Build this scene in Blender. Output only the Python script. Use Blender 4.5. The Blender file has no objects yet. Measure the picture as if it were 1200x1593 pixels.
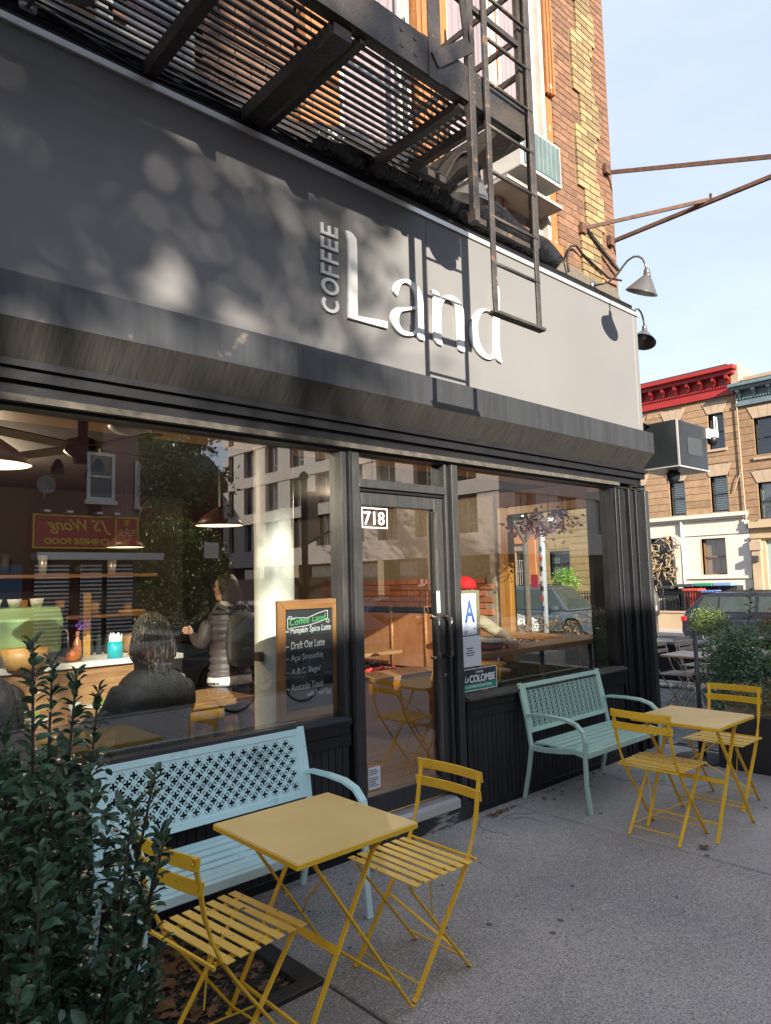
import bpy, math, random
from math import sin, cos, tan, pi, radians, sqrt, atan2
from mathutils import Vector, Matrix, noise
from mathutils.geometry import tessellate_polygon
random.seed(7)
S = bpy.context.scene
COL = S.collection
# ---------------------------------------------------------------- camera
cam_d = bpy.data.cameras.new('camera')
cam = bpy.data.objects.new('camera', cam_d); COL.objects.link(cam)
cam_d.sensor_fit = 'HORIZONTAL'; cam_d.sensor_width = 36; cam_d.lens = 1092 / 1200 * 36
cam_d.clip_start = 0.05; cam_d.clip_end = 600
CAM = Vector((0, -3.395, 1.65))
yaw, pit, rol = radians(42.452), radians(5.547), radians(-1.41)
fw = Vector((sin(yaw) * cos(pit), cos(yaw) * cos(pit), sin(pit)))
rt = fw.cross(Vector((0, 0, 1))).normalized(); up = rt.cross(fw)
r2 = rt * cos(rol) + up * sin(rol); u2 = -rt * sin(rol) + up * cos(rol)
R = Matrix((r2, u2, -fw)).transposed().to_4x4()
cam.matrix_world = Matrix.Translation(CAM) @ R
S.camera = cam
# ---------------------------------------------------------------- sky, sun, exposure
W = bpy.data.worlds.new('World'); S.world = W; W.use_nodes = True
wn = W.node_tree.nodes; wl = W.node_tree.links
bg = wn['Background']; bg.inputs['Strength'].default_value = 0.125
sky = wn.new('ShaderNodeTexSky'); sky.sky_type = 'NISHITA'; sky.sun_disc = False
SUN_AZ, SUN_EL = radians(22), radians(20.5)     # light travels towards +y, drifting to +x
sky.sun_elevation = SUN_EL
sky.sun_rotation = radians(180 + 22)
sky.air_density = 1.0; sky.dust_density = 0.7; sky.ozone_density = 1.0; sky.altitude = 50
hsv = wn.new('ShaderNodeHueSaturation'); hsv.inputs['Saturation'].default_value = 0.62
wl.new(sky.outputs[0], hsv.inputs['Color']); 
smx = wn.new('ShaderNodeMix'); smx.data_type = 'RGBA'; smx.inputs[0].default_value = 0.84
cn = wn.new('ShaderNodeTexNoise'); cn.inputs['Scale'].default_value = 2.2; cn.inputs['Detail'].default_value = 7; cn.inputs['Roughness'].default_value = .6
ctc = wn.new('ShaderNodeTexCoord'); cmp_ = wn.new('ShaderNodeMapping'); cmp_.inputs['Scale'].default_value = (1, 1.6, 5); wl.new(ctc.outputs['Generated'], cmp_.inputs[0]); wl.new(cmp_.outputs[0], cn.inputs['Vector'])
cr_ = wn.new('ShaderNodeMapRange'); cr_.inputs[1].default_value = .38; cr_.inputs[2].default_value = .72; wl.new(cn.outputs['Fac'], cr_.inputs[0])
cmx = wn.new('ShaderNodeMix'); cmx.data_type = 'RGBA'; cmx.inputs[6].default_value = (1.30, 1.53, 2.0, 1); cmx.inputs[7].default_value = (1.50, 1.69, 2.06, 1)   # thin uneven veil of high cloud
wl.new(cr_.outputs[0], cmx.inputs[0]); wl.new(cmx.outputs[2], smx.inputs[7])
wl.new(hsv.outputs[0], smx.inputs[6]); wl.new(smx.outputs[2], bg.inputs[0])
sd = bpy.data.lights.new('sun', 'SUN'); sd.energy = 3.5; sd.angle = radians(0.53); sd.color = (1.0, 0.91, 0.78)
sun = bpy.data.objects.new('sun', sd); COL.objects.link(sun)
sdir = Vector((sin(SUN_AZ) * cos(SUN_EL), cos(SUN_AZ) * cos(SUN_EL), -sin(SUN_EL)))
sun.rotation_euler = sdir.to_track_quat('-Z', 'Y').to_euler(); sun.location = (-6, -15, 12)
vs = S.view_settings; vs.view_transform = 'Standard'; vs.look = 'None'; vs.gamma = 1; vs.use_curve_mapping = False
vs.exposure = 2.02
S.cycles.max_bounces = 8; S.cycles.transparent_max_bounces = 16; S.cycles.glossy_bounces = 4
S.cycles.caustics_reflective = False; S.cycles.caustics_refractive = False
# ---------------------------------------------------------------- mesh helpers
WO = {}
def V(*a): return Vector(a)
def props(o, label=None, cat=None, group=None, kind=None):
    if label: o['label'] = label
    if cat: o['category'] = cat
    if group: o['group'] = group
    if kind: o['kind'] = kind
    return o
def thing(name, label, cat, loc=(0, 0, 0), group=None, rz=0):
    o = bpy.data.objects.new(name, None); COL.objects.link(o)
    o.empty_display_size = 0.1
    o.location = loc; o.rotation_euler = (0, 0, rz); WO[o.name] = Vector(loc)
    return props(o, label, cat, group)
class MB:
    def __init__(s): s.v = []; s.f = []
    def add(s, vs_, fs):
        n = len(s.v); s.v += [Vector(p) for p in vs_]; s.f += [tuple(i + n for i in f) for f in fs]; return s
    def box(s, x0, x1, y0, y1, z0, z1):
        return s.add([(x0,y0,z0),(x1,y0,z0),(x1,y1,z0),(x0,y1,z0),(x0,y0,z1),(x1,y0,z1),(x1,y1,z1),(x0,y1,z1)],
                     [(0,3,2,1),(4,5,6,7),(0,1,5,4),(1,2,6,5),(2,3,7,6),(3,0,4,7)])
    def bar(s, p, q, w, t, side=(0, 1, 0)):
        p, q = Vector(p), Vector(q); d = (q - p).normalized(); sd_ = Vector(side)
        sd_ = (sd_ - d * sd_.dot(d))
        sd_ = sd_.normalized() if sd_.length > 1e-5 else d.orthogonal().normalized()
        n = d.cross(sd_); a = sd_ * (w / 2); b = n * (t / 2)
        vs_ = [p-a-b, p+a-b, p+a+b, p-a+b, q-a-b, q+a-b, q+a+b, q-a+b]
        return s.add(vs_, [(0,3,2,1),(4,5,6,7),(0,1,5,4),(1,2,6,5),(2,3,7,6),(3,0,4,7)])
    def tube(s, pts, r, n=8, cap=True):
        pts = [Vector(p) for p in pts]; k = len(pts)
        rs = r if isinstance(r, (list, tuple)) else [r] * k
        base = len(s.v); last = None
        for i, p in enumerate(pts):
            d = (pts[min(i+1, k-1)] - pts[max(i-1, 0)]).normalized()
            u = last - d * last.dot(d) if last is not None else d.orthogonal()
            if u.length < 1e-5: u = d.orthogonal()
            u.normalize(); last = u; w = d.cross(u)
            for j in range(n):
                a = 2 * pi * j / n; s.v.append(p + (u * cos(a) + w * sin(a)) * rs[i])
        for i in range(k - 1):
            for j in range(n):
                j2 = (j + 1) % n
                s.f.append((base+i*n+j, base+i*n+j2, base+(i+1)*n+j2, base+(i+1)*n+j))
        if cap:
            s.f.append(tuple(base + j for j in reversed(range(n)))); s.f.append(tuple(base + (k-1)*n + j for j in range(n)))
        return s
    def sweep(s, pts, side, w, t):
        pts = [Vector(p) for p in pts]; sd_ = Vector(side).normalized(); k = len(pts); base = len(s.v)
        ws = w if isinstance(w, (list, tuple)) else [w] * k
        for i, p in enumerate(pts):
            d = (pts[min(i+1, k-1)] - pts[max(i-1, 0)]).normalized(); n = d.cross(sd_).normalized()
            a = sd_ * ws[i] / 2; b = n * t / 2
            s.v += [p-a-b, p+a-b, p+a+b, p-a+b]
        for i in range(k - 1):
            for j in range(4):
                j2 = (j + 1) % 4
                s.f.append((base+i*4+j, base+i*4+j2, base+(i+1)*4+j2, base+(i+1)*4+j))
        s.f.append((base+3, base+2, base+1, base)); e = base + (k-1)*4; s.f.append((e, e+1, e+2, e+3))
        return s
    def prism(s, poly, o, U, Vv, depth, holes=()):
        o, U, Vv = Vector(o), Vector(U), Vector(Vv); N = U.cross(Vv).normalized() * depth
        loops = [list(poly)] + [list(h) for h in holes]
        tri = tessellate_polygon([[Vector((a, b, 0)) for a, b in l] for l in loops])
        flat = [p for l in loops for p in l]
        A = [o + U * a + Vv * b for a, b in flat]; n = len(A); base = len(s.v)
        s.v += A + [p + N for p in A]
        for t in tri:
            a, b, c = t
            pa, pb, pc = flat[a], flat[b], flat[c]
            cr = (pb[0]-pa[0])*(pc[1]-pa[1]) - (pb[1]-pa[1])*(pc[0]-pa[0])
            if cr < 0: b, c = c, b
            s.f.append((base+n+a, base+n+b, base+n+c)); s.f.append((base+a, base+c, base+b))
        st = 0
        for l in loops:
            m = len(l)
            for i in range(m):
                j = (i + 1) % m
                s.f.append((base+st+i, base+st+j, base+n+st+j, base+n+st+i))
            st += m
        return s
    def lathe(s, prof, c=(0, 0, 0), n=20, axis='z', Rm=None):
        c = Vector(c); base = len(s.v); k = len(prof)
        for r, z in prof:
            for j in range(n):
                a = 2 * pi * j / n; p = Vector((r * cos(a), r * sin(a), z))
                if Rm: p = Rm @ p
                elif axis == 'y': p = Vector((p.x, p.z, -p.y))
                elif axis == 'x': p = Vector((p.z, p.y, -p.x))
                s.v.append(c + p)
        for i in range(k - 1):
            for j in range(n):
                j2 = (j + 1) % n
                s.f.append((base+i*n+j, base+i*n+j2, base+(i+1)*n+j2, base+(i+1)*n+j))
        if prof[0][0] > 1e-6: s.f.append(tuple(base + j for j in reversed(range(n))))
        if prof[-1][0] > 1e-6: s.f.append(tuple(base + (k-1)*n + j for j in range(n)))
        return s
    def loft(s, rings, n=20, pw=2.0, cap=True):
        """rings: (cx,cy,cz, rx, ry[, tiltx, rot]) ellipses stacked"""
        base = len(s.v); k = len(rings)
        for rg in rings:
            cx, cy, cz, rx, ry = rg[:5]; tl = rg[5] if len(rg) > 5 else 0; ro = rg[6] if len(rg) > 6 else 0
            for j in range(n):
                a = 2 * pi * j / n; ca, sa = cos(a), sin(a)
                x = rx * math.copysign(abs(ca) ** (2 / pw), ca); y = ry * math.copysign(abs(sa) ** (2 / pw), sa)
                z = y * sin(tl); y = y * cos(tl)
                s.v.append(Vector((cx + x*cos(ro) - y*sin(ro), cy + x*sin(ro) + y*cos(ro), cz + z)))
        for i in range(k - 1):
            for j in range(n):
                j2 = (j + 1) % n
                s.f.append((base+i*n+j, base+i*n+j2, base+(i+1)*n+j2, base+(i+1)*n+j))
        if cap:
            s.f.append(tuple(base + j for j in reversed(range(n)))); s.f.append(tuple(base + (k-1)*n + j for j in range(n)))
        return s
    def xform(s, Mx, start=0):
        for i in range(start, len(s.v)): s.v[i] = Mx @ s.v[i]
        return s
    def mesh(s, name, mat, smooth=False):
        me = bpy.data.meshes.new(name); me.from_pydata([tuple(v) for v in s.v], [], s.f)
        if mat: me.materials.append(mat)
        if smooth: me.polygons.foreach_set('use_smooth', [True] * len(me.polygons))
        me.update(); return me
    def build(s, name, mat, parent=None, smooth=False, bevel=0, seg=2, kind=None, label=None, cat=None, group=None, sub=0, auto=False):
        xs = [v.x for v in s.v]; ys = [v.y for v in s.v]; zs = [v.z for v in s.v]
        c = Vector(((min(xs)+max(xs))/2, (min(ys)+max(ys))/2, min(zs)))
        s.v = [v - c for v in s.v]
        me = s.mesh(name, mat, smooth)
        o = bpy.data.objects.new(name, me); COL.objects.link(o); WO[o.name] = c
        if parent is not None: o.parent = parent; o.location = c - WO[parent.name]
        else: o.location = c
        if bevel:
            b = o.modifiers.new('bevel', 'BEVEL'); b.width = bevel; b.segments = seg; b.limit_method = 'ANGLE'; b.angle_limit = radians(40)
        if sub:
            b = o.modifiers.new('sub', 'SUBSURF'); b.levels = sub; b.render_levels = sub
        return props(o, label, cat, group, kind)
def piece(name, me, loc, parent, rz=0, ry=0):
    o = bpy.data.objects.new(name, me); COL.objects.link(o)
    o.parent = parent; o.location = Vector(loc) - (WO[parent.name] if parent else Vector())
    o.rotation_euler = (0, ry, rz); WO[o.name] = Vector(loc); return o
def copy_tree(o, parent=None):
    c = o.copy(); COL.objects.link(c); c.parent = parent
    for ch in o.children: copy_tree(ch, c)
    return c
def text_geo(mb, txt, o, U, Vv, h=None, w=None, depth=0.002, bold=0.0, shear=0.0, align='LEFT', spacing=1.0, res=3):
    """flat lettering laid in the plane U,V at o; h = height of the whole block or w = its width"""
    cu = bpy.data.curves.new('t', 'FONT'); cu.body = txt; cu.size = 1; cu.offset = bold; cu.shear = shear
    cu.space_character = spacing; cu.align_x = align; cu.resolution_u = res; cu.extrude = 0.5
    ob = bpy.data.objects.new('t', cu); COL.objects.link(ob)
    bpy.context.view_layer.update()
    me = bpy.data.meshes.new_from_object(ob.evaluated_get(bpy.context.evaluated_depsgraph_get()))
    bpy.data.objects.remove(ob)
    vs_ = [v.co.copy() for v in me.vertices]; fs = [tuple(p.vertices) for p in me.polygons]
    bpy.data.meshes.remove(me)
    x0 = min(v.x for v in vs_); x1 = max(v.x for v in vs_); y0 = min(v.y for v in vs_); y1 = max(v.y for v in vs_)
    kx = ky = 1
    if h and w: kx = w / (x1 - x0); ky = h / (y1 - y0)
    elif h: kx = ky = h / (y1 - y0)
    elif w: kx = ky = w / (x1 - x0)
    o, U, Vv = Vector(o), Vector(U), Vector(Vv); N = U.cross(Vv).normalized()
    ax = {'LEFT': x0, 'CENTER': (x0 + x1) / 2}[align]
    mb.add([o + U * ((v.x - ax) * kx) + Vv * ((v.y - y0) * ky) + N * ((v.z + 0.5) * depth) for v in vs_], fs)
    return mb
# ---------------------------------------------------------------- materials
def mat(name, col, rough=0.6, col2=None, scale=4.0, lo=0.35, hi=0.65, detail=5, bump=0.0, bscale=80.0, metal=0.0,
        spec=0.5, stretch=(1, 1, 1), spots=None, rnd=0.0, bstretch=(1, 1, 1), coat=0.0, spots2=None, bdist=0.01, rvar=0.0, emit=None):
    m = bpy.data.materials.new(name); m.use_nodes = True; nt = m.node_tree; N = nt.nodes; L = nt.links
    b = N['Principled BSDF']
    b.inputs['Roughness'].default_value = rough; b.inputs['Metallic'].default_value = metal
    b.inputs['Specular IOR Level'].default_value = spec; b.inputs['Coat Weight'].default_value = coat
    tc = N.new('ShaderNodeTexCoord'); oi = N.new('ShaderNodeObjectInfo')
    sh = N.new('ShaderNodeVectorMath'); sh.operation = 'ADD'
    sc = N.new('ShaderNodeVectorMath'); sc.operation = 'SCALE'; sc.inputs[3].default_value = 37.0
    cx = N.new('ShaderNodeCombineXYZ')
    for i in range(3): L.new(oi.outputs['Random'], cx.inputs[i])
    L.new(cx.outputs[0], sc.inputs[0]); L.new(tc.outputs['Object'], sh.inputs[0]); L.new(sc.outputs[0], sh.inputs[1])
    def mapped(st):
        mp = N.new('ShaderNodeMapping'); mp.inputs['Scale'].default_value = st; L.new(sh.outputs[0], mp.inputs[0]); return mp.outputs[0]
    def nz(s_, st=(1, 1, 1), d=5, r=0.55):
        n = N.new('ShaderNodeTexNoise'); n.inputs['Scale'].default_value = s_; n.inputs['Detail'].default_value = d
        n.inputs['Roughness'].default_value = r; L.new(mapped(st), n.inputs['Vector']); return n.outputs['Fac']
    def ramp(f, a, c):
        r = N.new('ShaderNodeMapRange'); r.inputs[1].default_value = a; r.inputs[2].default_value = c; L.new(f, r.inputs[0]); return r.outputs[0]
    def mix(fac, A, B, mode='MIX'):
        x = N.new('ShaderNodeMix'); x.data_type = 'RGBA'; x.blend_type = mode
        if isinstance(fac, float): x.inputs[0].default_value = fac
        else: L.new(fac, x.inputs[0])
        for sk, val in ((6, A), (7, B)):
            if isinstance(val, tuple): x.inputs[sk].default_value = (*val[:3], 1)
            else: L.new(val, x.inputs[sk])
        return x.outputs[2]
    c = (*col, 1)
    cur = tuple(col)
    if col2: cur = mix(ramp(nz(scale, stretch, detail), lo, hi), tuple(col), tuple(col2))
    if spots: cur = mix(ramp(nz(spots[1], (1, 1, 1), 3, .6), spots[2], spots[2] + spots[3]), cur, tuple(spots[0]))
    if spots2: cur = mix(ramp(nz(spots2[1], (1, 1, 1), 3, .6), spots2[2], spots2[2] + spots2[3]), cur, tuple(spots2[0]))
    if rnd:
        r = N.new('ShaderNodeMapRange'); r.inputs[3].default_value = 1 - rnd; r.inputs[4].default_value = 1 + rnd; L.new(oi.outputs['Random'], r.inputs[0])
        hs = N.new('ShaderNodeHueSaturation'); L.new(r.outputs[0], hs.inputs['Value'])
        if isinstance(cur, tuple): hs.inputs['Color'].default_value = (*cur, 1)
        else: L.new(cur, hs.inputs['Color'])
        cur = hs.outputs[0]
    if isinstance(cur, tuple): b.inputs['Base Color'].default_value = (*cur, 1)
    else: L.new(cur, b.inputs['Base Color'])
    if rvar:
        r = N.new('ShaderNodeMapRange'); r.inputs[3].default_value = max(0.02, rough - rvar); r.inputs[4].default_value = min(1, rough + rvar)
        L.new(nz(7, (1, 1, 1), 4), r.inputs[0]); L.new(r.outputs[0], b.inputs['Roughness'])
    if bump:
        bp = N.new('ShaderNodeBump'); bp.inputs['Strength'].default_value = bump; bp.inputs['Distance'].default_value = bdist
        L.new(nz(bscale, bstretch, 4), bp.inputs['Height']); L.new(bp.outputs[0], b.inputs['Normal'])
    if emit:
        b.inputs['Emission Color'].default_value = (*emit[0], 1); b.inputs['Emission Strength'].default_value = emit[1]
    return m
def glass_mat(name, tint=(0.9, 0.93, 0.92), base=0.10, gain=1.6, ior=1.5, wav=0.0):
    m = bpy.data.materials.new(name); m.use_nodes = True; nt = m.node_tree; N = nt.nodes; L = nt.links
    N.remove(N['Principled BSDF']); out = N['Material Output']
    tr = N.new('ShaderNodeBsdfTransparent'); tr.inputs[0].default_value = (*tint, 1)
    gl = N.new('ShaderNodeBsdfGlossy'); gl.inputs['Roughness'].default_value = 0.0; gl.inputs[0].default_value = (1, 1, 1, 1)
    fr = N.new('ShaderNodeFresnel'); fr.inputs[0].default_value = ior
    ma = N.new('ShaderNodeMath'); ma.operation = 'MULTIPLY_ADD'; ma.inputs[1].default_value = gain; ma.inputs[2].default_value = base; ma.use_clamp = True
    L.new(fr.outputs[0], ma.inputs[0])
    ge = N.new('ShaderNodeNewGeometry'); iv = N.new('ShaderNodeMath'); iv.operation = 'SUBTRACT'; iv.inputs[0].default_value = 1.0; L.new(ge.outputs['Backfacing'], iv.inputs[1])
    mu = N.new('ShaderNodeMath'); mu.operation = 'MULTIPLY'; L.new(ma.outputs[0], mu.inputs[0]); L.new(iv.outputs[0], mu.inputs[1])
    mx = N.new('ShaderNodeMixShader'); L.new(mu.outputs[0], mx.inputs[0]); L.new(tr.outputs[0], mx.inputs[1]); L.new(gl.outputs[0], mx.inputs[2])
    L.new(mx.outputs[0], out.inputs[0])
    if wav:
        n = N.new('ShaderNodeTexNoise'); n.inputs['Scale'].default_value = 1.3; n.inputs['Detail'].default_value = 1
        tc = N.new('ShaderNodeTexCoord'); L.new(tc.outputs['Object'], n.inputs['Vector'])
        bp = N.new('ShaderNodeBump'); bp.inputs['Strength'].default_value = wav; bp.inputs['Distance'].default_value = 0.01
        L.new(n.outputs[0], bp.inputs['Height']); L.new(bp.outputs[0], gl.inputs['Normal'])
    return m
def leaf_mat(name, col, col2, rough=0.35, trans=0.25, scale=3.0, rnd=0.25):
    m = mat(name, col, rough, col2, scale=scale, lo=.4, hi=.6, rnd=rnd, bump=0.15, bscale=40)
    b = m.node_tree.nodes['Principled BSDF']; L = m.node_tree.links; N = m.node_tree.nodes
    t = N.new('ShaderNodeBsdfTranslucent'); mx = N.new('ShaderNodeMixShader'); mx.inputs[0].default_value = trans
    src = b.inputs['Base Color'].links[0].from_socket; L.new(src, t.inputs[0])
    L.new(b.outputs[0], mx.inputs[1]); L.new(t.outputs[0], mx.inputs[2]); L.new(mx.outputs[0], N['Material Output'].inputs[0])
    return m
K = {}
K['concrete'] = mat('concrete_sidewalk', (.42, .375, .335), .88, (.28, .25, .225), scale=1.1, lo=.36, hi=.66, detail=8, bump=.7, bscale=190, bdist=.006,
                    spots=((.62, .59, .55), 150, .50, .16), spots2=((.15, .14, .135), 125, .49, .17))
K['slab2'] = mat('concrete_slab_pale', (.44, .395, .355), .88, (.31, .28, .25), scale=1.3, lo=.3, hi=.7, detail=8, bump=.7, bscale=190, bdist=.006,
                 spots=((.64, .61, .57), 160, .52, .16), spots2=((.19, .18, .17), 130, .51, .17))
K['joint'] = mat('joint_dirt', (.05, .045, .04), .95, (.11, .08, .06), scale=9)
K['asphalt'] = mat('asphalt', (.05, .05, .052), .9, (.075, .073, .07), scale=2, bump=.4, bscale=200)
K['curb'] = mat('curb_stone', (.3, .29, .28), .8, (.22, .21, .2), scale=5, bump=.3)
K['paver'] = mat('grey_paver', (.2, .195, .19), .85, (.14, .14, .14), scale=9, bump=.5, bscale=120, rnd=.22)
K['sign'] = mat('sign_panel_grey', (.172, .168, .166), .5, (.157, .154, .152), scale=.8, spec=.35, bump=.02, bscale=6)
K['trim'] = mat('aluminium_trim', (.72, .70, .66), .35, metal=.6)
K['box'] = mat('shutter_box_metal', (.05, .053, .058), .42, (.035, .037, .04), scale=3, stretch=(6, 6, .5), spec=.5, metal=.3,
               spots=((.20, .165, .125), 5, .66, .12), rvar=.12)
K['box_under'] = mat('shutter_box_chamfer', (.052, .048, .042), .6, (.022, .021, .020), scale=9, stretch=(8, .6, .6), lo=.3, hi=.7, bump=.2, bscale=60, bstretch=(4, .4, .4))
K['black'] = mat('black_gloss_paint', (.009, .0095, .011), .42, (.014, .014, .016), spec=.35, scale=6, bump=.12, bscale=45, rvar=.12,
                 spots=((.16, .155, .15), 55, .735, .03))
K['boards'] = mat('black_beadboard', (.012, .0125, .015), .45, (.018, .019, .022), scale=10, bump=.15, bscale=50, rnd=.18, rvar=.1,
                  spots=((.14, .14, .135), 48, .73, .03))
K['steelgrey'] = mat('dark_grey_frame', (.032, .034, .036), .42, (.05, .05, .048), scale=12, bump=.15, bscale=60, metal=.2, stretch=(4, 4, .5), spots=((.16, .15, .13), 40, .72, .04))
K['header'] = mat('dusty_header', (.095, .083, .066), .85, (.04, .036, .032), scale=14, bump=.4, bscale=200)
K['white'] = mat('white_paint', (.75, .74, .71), .5, (.66, .65, .62), scale=7)
K['letter'] = mat('white_letter_face', (.78, .765, .73), .45)
K['brick'] = mat('brown_brick', (.20, .10, .055), .85, (.135, .07, .042), scale=14, bump=.5, bscale=90, rnd=.22, bdist=.004)
K['ybrick'] = mat('yellow_brick', (.25, .18, .088), .85, (.20, .14, .07), scale=12, bump=.5, bscale=90, rnd=.3, bdist=.004)
K['mortar'] = mat('mortar', (.30, .235, .17), .95, (.24, .19, .14), scale=20, bump=.4)
K['orange'] = mat('peeling_orange_wood', (.34, .135, .038), .7, (.24, .095, .032), scale=7, stretch=(3, 3, .6), bump=.5, bscale=35,
                  spots=((.45, .42, .36), 6, .64, .05))
K['rust'] = mat('rusty_steel', (.16, .075, .045), .75, (.075, .05, .04), scale=18, bump=.4, bscale=80, metal=.3)
K['fe'] = mat('fire_escape_black', (.024, .022, .022), .5, (.05, .038, .03), scale=8, bump=.6, bscale=70, spots=((.15, .075, .04), 14, .68, .06), rvar=.15)
K['ladder'] = mat('fire_ladder_worn', (.06, .048, .04), .55, (.03, .027, .026), scale=10, bump=.5, bscale=70, spots=((.19, .10, .055), 16, .62, .08))
K['lampmetal'] = mat('gooseneck_bronze', (.20, .19, .18), .36, metal=.75, rvar=.08)
K['bulb'] = mat('frosted_bulb', (.75, .72, .66), .3)
K['glass'] = glass_mat('shop_glass', base=.135, gain=2.0, wav=.006)
K['glass2'] = glass_mat('side_glass', tint=(.97, .97, .96), base=.02, gain=.8)
K['farglass'] = mat('dark_window_glass', (.03, .035, .04), .06, spec=.8)
K['farglass2'] = glass_mat('house_window_glass', base=.05, gain=1.2)
K['mint'] = mat('mint_blue_paint', (.62, .84, .82), .42, (.58, .80, .78), scale=5, bump=.05, bscale=60, rvar=.06, spots=((.27, .42, .42), 30, .7, .08), spots2=((.22, .33, .32), 4, .64, .16))
K['mint2'] = mat('sage_green_paint', (.48, .66, .54), .42, (.44, .62, .51), scale=5, bump=.05, bscale=60, rvar=.06, spots=((.23, .35, .29), 30, .7, .08), spots2=((.18, .27, .22), 4, .64, .16))
K['yellow'] = mat('yellow_powder_coat', (.90, .53, .03), .42, (.82, .47, .025), scale=6, rvar=.08, bump=.08, bscale=120, spots=((.20, .09, .035), 26, .70, .03))
K['yellowtop'] = mat('yellow_table_top', (.80, .56, .22), .45, (.72, .49, .17), scale=3.2, lo=.3, hi=.7, rvar=.1, bump=.05, bscale=60, spots=((.30, .19, .075), 13, .70, .10),
                     spots2=((.17, .10, .05), 70, .76, .02))
K['yellowslat'] = mat('yellow_slat_chipped', (.90, .60, .12), .45, (.84, .53, .09), scale=8, bump=.1, rnd=.06, spots=((.10, .05, .03), 24, .665, .02))
K['darksteel'] = mat('dark_cast_iron', (.03, .028, .027), .6, (.05, .042, .035), scale=12, bump=.3)
K['wood'] = mat('varnished_wood', (.44, .20, .065), .42, (.30, .125, .04), scale=5, stretch=(1, 12, 12), bump=.1, bscale=30)
K['woodv'] = mat('varnished_wood_upright', (.44, .20, .065), .42, (.30, .125, .04), scale=5, stretch=(12, 12, 1), bump=.1, bscale=30)
K['honeywood'] = mat('honey_wood_panel', (.50, .235, .05), .38, (.38, .165, .035), scale=5, stretch=(10, 10, .7))
K['tablewood'] = mat('farm_table_wood', (.42, .23, .10), .5, (.26, .125, .05), scale=5, stretch=(1, 14, 14), bump=.2, bscale=30)
K['legwood'] = mat('turned_leg_wood', (.50, .28, .08), .45, (.42, .22, .06), scale=6, stretch=(6, 6, 1))
K['floorwood'] = mat('cafe_floor_wood', (.16, .085, .05), .45, (.10, .052, .032), scale=4, stretch=(.7, 12, 12), rnd=.2)
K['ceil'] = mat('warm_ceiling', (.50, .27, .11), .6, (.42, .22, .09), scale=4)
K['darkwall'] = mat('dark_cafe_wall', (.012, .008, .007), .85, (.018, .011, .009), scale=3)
K['redbrick'] = mat('cafe_orange_brick', (.48, .17, .075), .85, (.38, .13, .06), scale=12, bump=.4, rnd=.2)
K['column'] = mat('cream_iron_column', (.80, .80, .72), .45, (.74, .73, .65), scale=5, bump=.1, bscale=30, spots=((.42, .38, .28), 9, .72, .05))
K['slate'] = mat('chalkboard_slate', (.022, .024, .026), .55, (.035, .036, .038), scale=5)
K['chalk'] = mat('chalk', (.75, .75, .73), .9)
K['chalkgreen'] = mat('green_chalk', (.10, .42, .14), .9)
K['paper'] = mat('paper_white', (.70, .72, .74), .7)
K['cardblue'] = mat('grade_card_paper', (.62, .68, .76), .5)
K['ink'] = mat('blue_ink', (.035, .09, .27), .6)
K['blackink'] = mat('black_ink', (.04, .04, .045), .7)
K['lightink'] = mat('pale_blue_ink', (.30, .40, .58), .6)
K['decal'] = mat('white_vinyl', (.85, .85, .86), .5)
K['decalgreen'] = mat('green_vinyl', (.03, .30, .19), .4)
K['decaldark'] = mat('dark_vinyl', (.03, .045, .05), .4)
K['leaf'] = leaf_mat('dark_holly_leaf', (.055, .115, .06), (.10, .18, .09), rough=.34, trans=.14)
K['leaf2'] = leaf_mat('hedge_leaf', (.10, .19, .075), (.17, .26, .10), rough=.4, trans=.2)
K['leafrust'] = leaf_mat('autumn_leaf', (.30, .15, .055), (.20, .12, .05), rough=.6, trans=.3)
K['leafmix'] = leaf_mat('yellow_green_leaf', (.14, .19, .045), (.09, .13, .04), rough=.5, trans=.3)
K['leafpink'] = leaf_mat('dusty_pink_leaf', (.34, .16, .20), (.18, .09, .12), rough=.6, trans=.2)
K['stem'] = mat('woody_stem', (.075, .06, .038), .8, (.05, .042, .03), scale=30)
K['bark'] = mat('tree_bark', (.13, .11, .085), .95, (.08, .065, .05), scale=12, stretch=(4, 4, 1), bump=.8, bscale=30)
K['dryleaf'] = mat('fallen_leaf', (.24, .12, .055), .8, (.13, .075, .045), scale=25, rnd=.35)
K['soil'] = mat('pit_soil', (.05, .038, .028), .95, (.10, .065, .04), scale=22, bump=.8, bscale=60)
# ================================================================ ground
def struct(name, mb, m, parent=None, **k):
    return mb.build(name, m, parent, kind='structure' if parent is None else None, **k)
g = MB().box(-150, 250, -150, 200, -1.2, -.62); struct('ground', g, K['asphalt'])
# main street and side street
g = MB().box(-60, 11.0, -14.6, -5.7, -.6, -.13); struct('main_street', g, K['asphalt'])
def slope(xs, y0, y1, zb=-.9):
    mb = MB()
    for (xa, za), (xb, zb_) in zip(xs[:-1], xs[1:]):
        mb.add([(xa,y0,zb),(xb,y0,zb),(xb,y1,zb),(xa,y1,zb),(xa,y0,za),(xb,y0,zb_),(xb,y1,zb_),(xa,y1,za)],
               [(4,5,6,7),(0,1,5,4),(2,3,7,6),(0,3,2,1),(1,2,6,5),(3,0,4,7)])
    return mb
struct('side_street', slope([(11.0, -.135), (13, -.30), (16, -.42), (21.9, -.48)], -75, 80), K['asphalt'])
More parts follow.
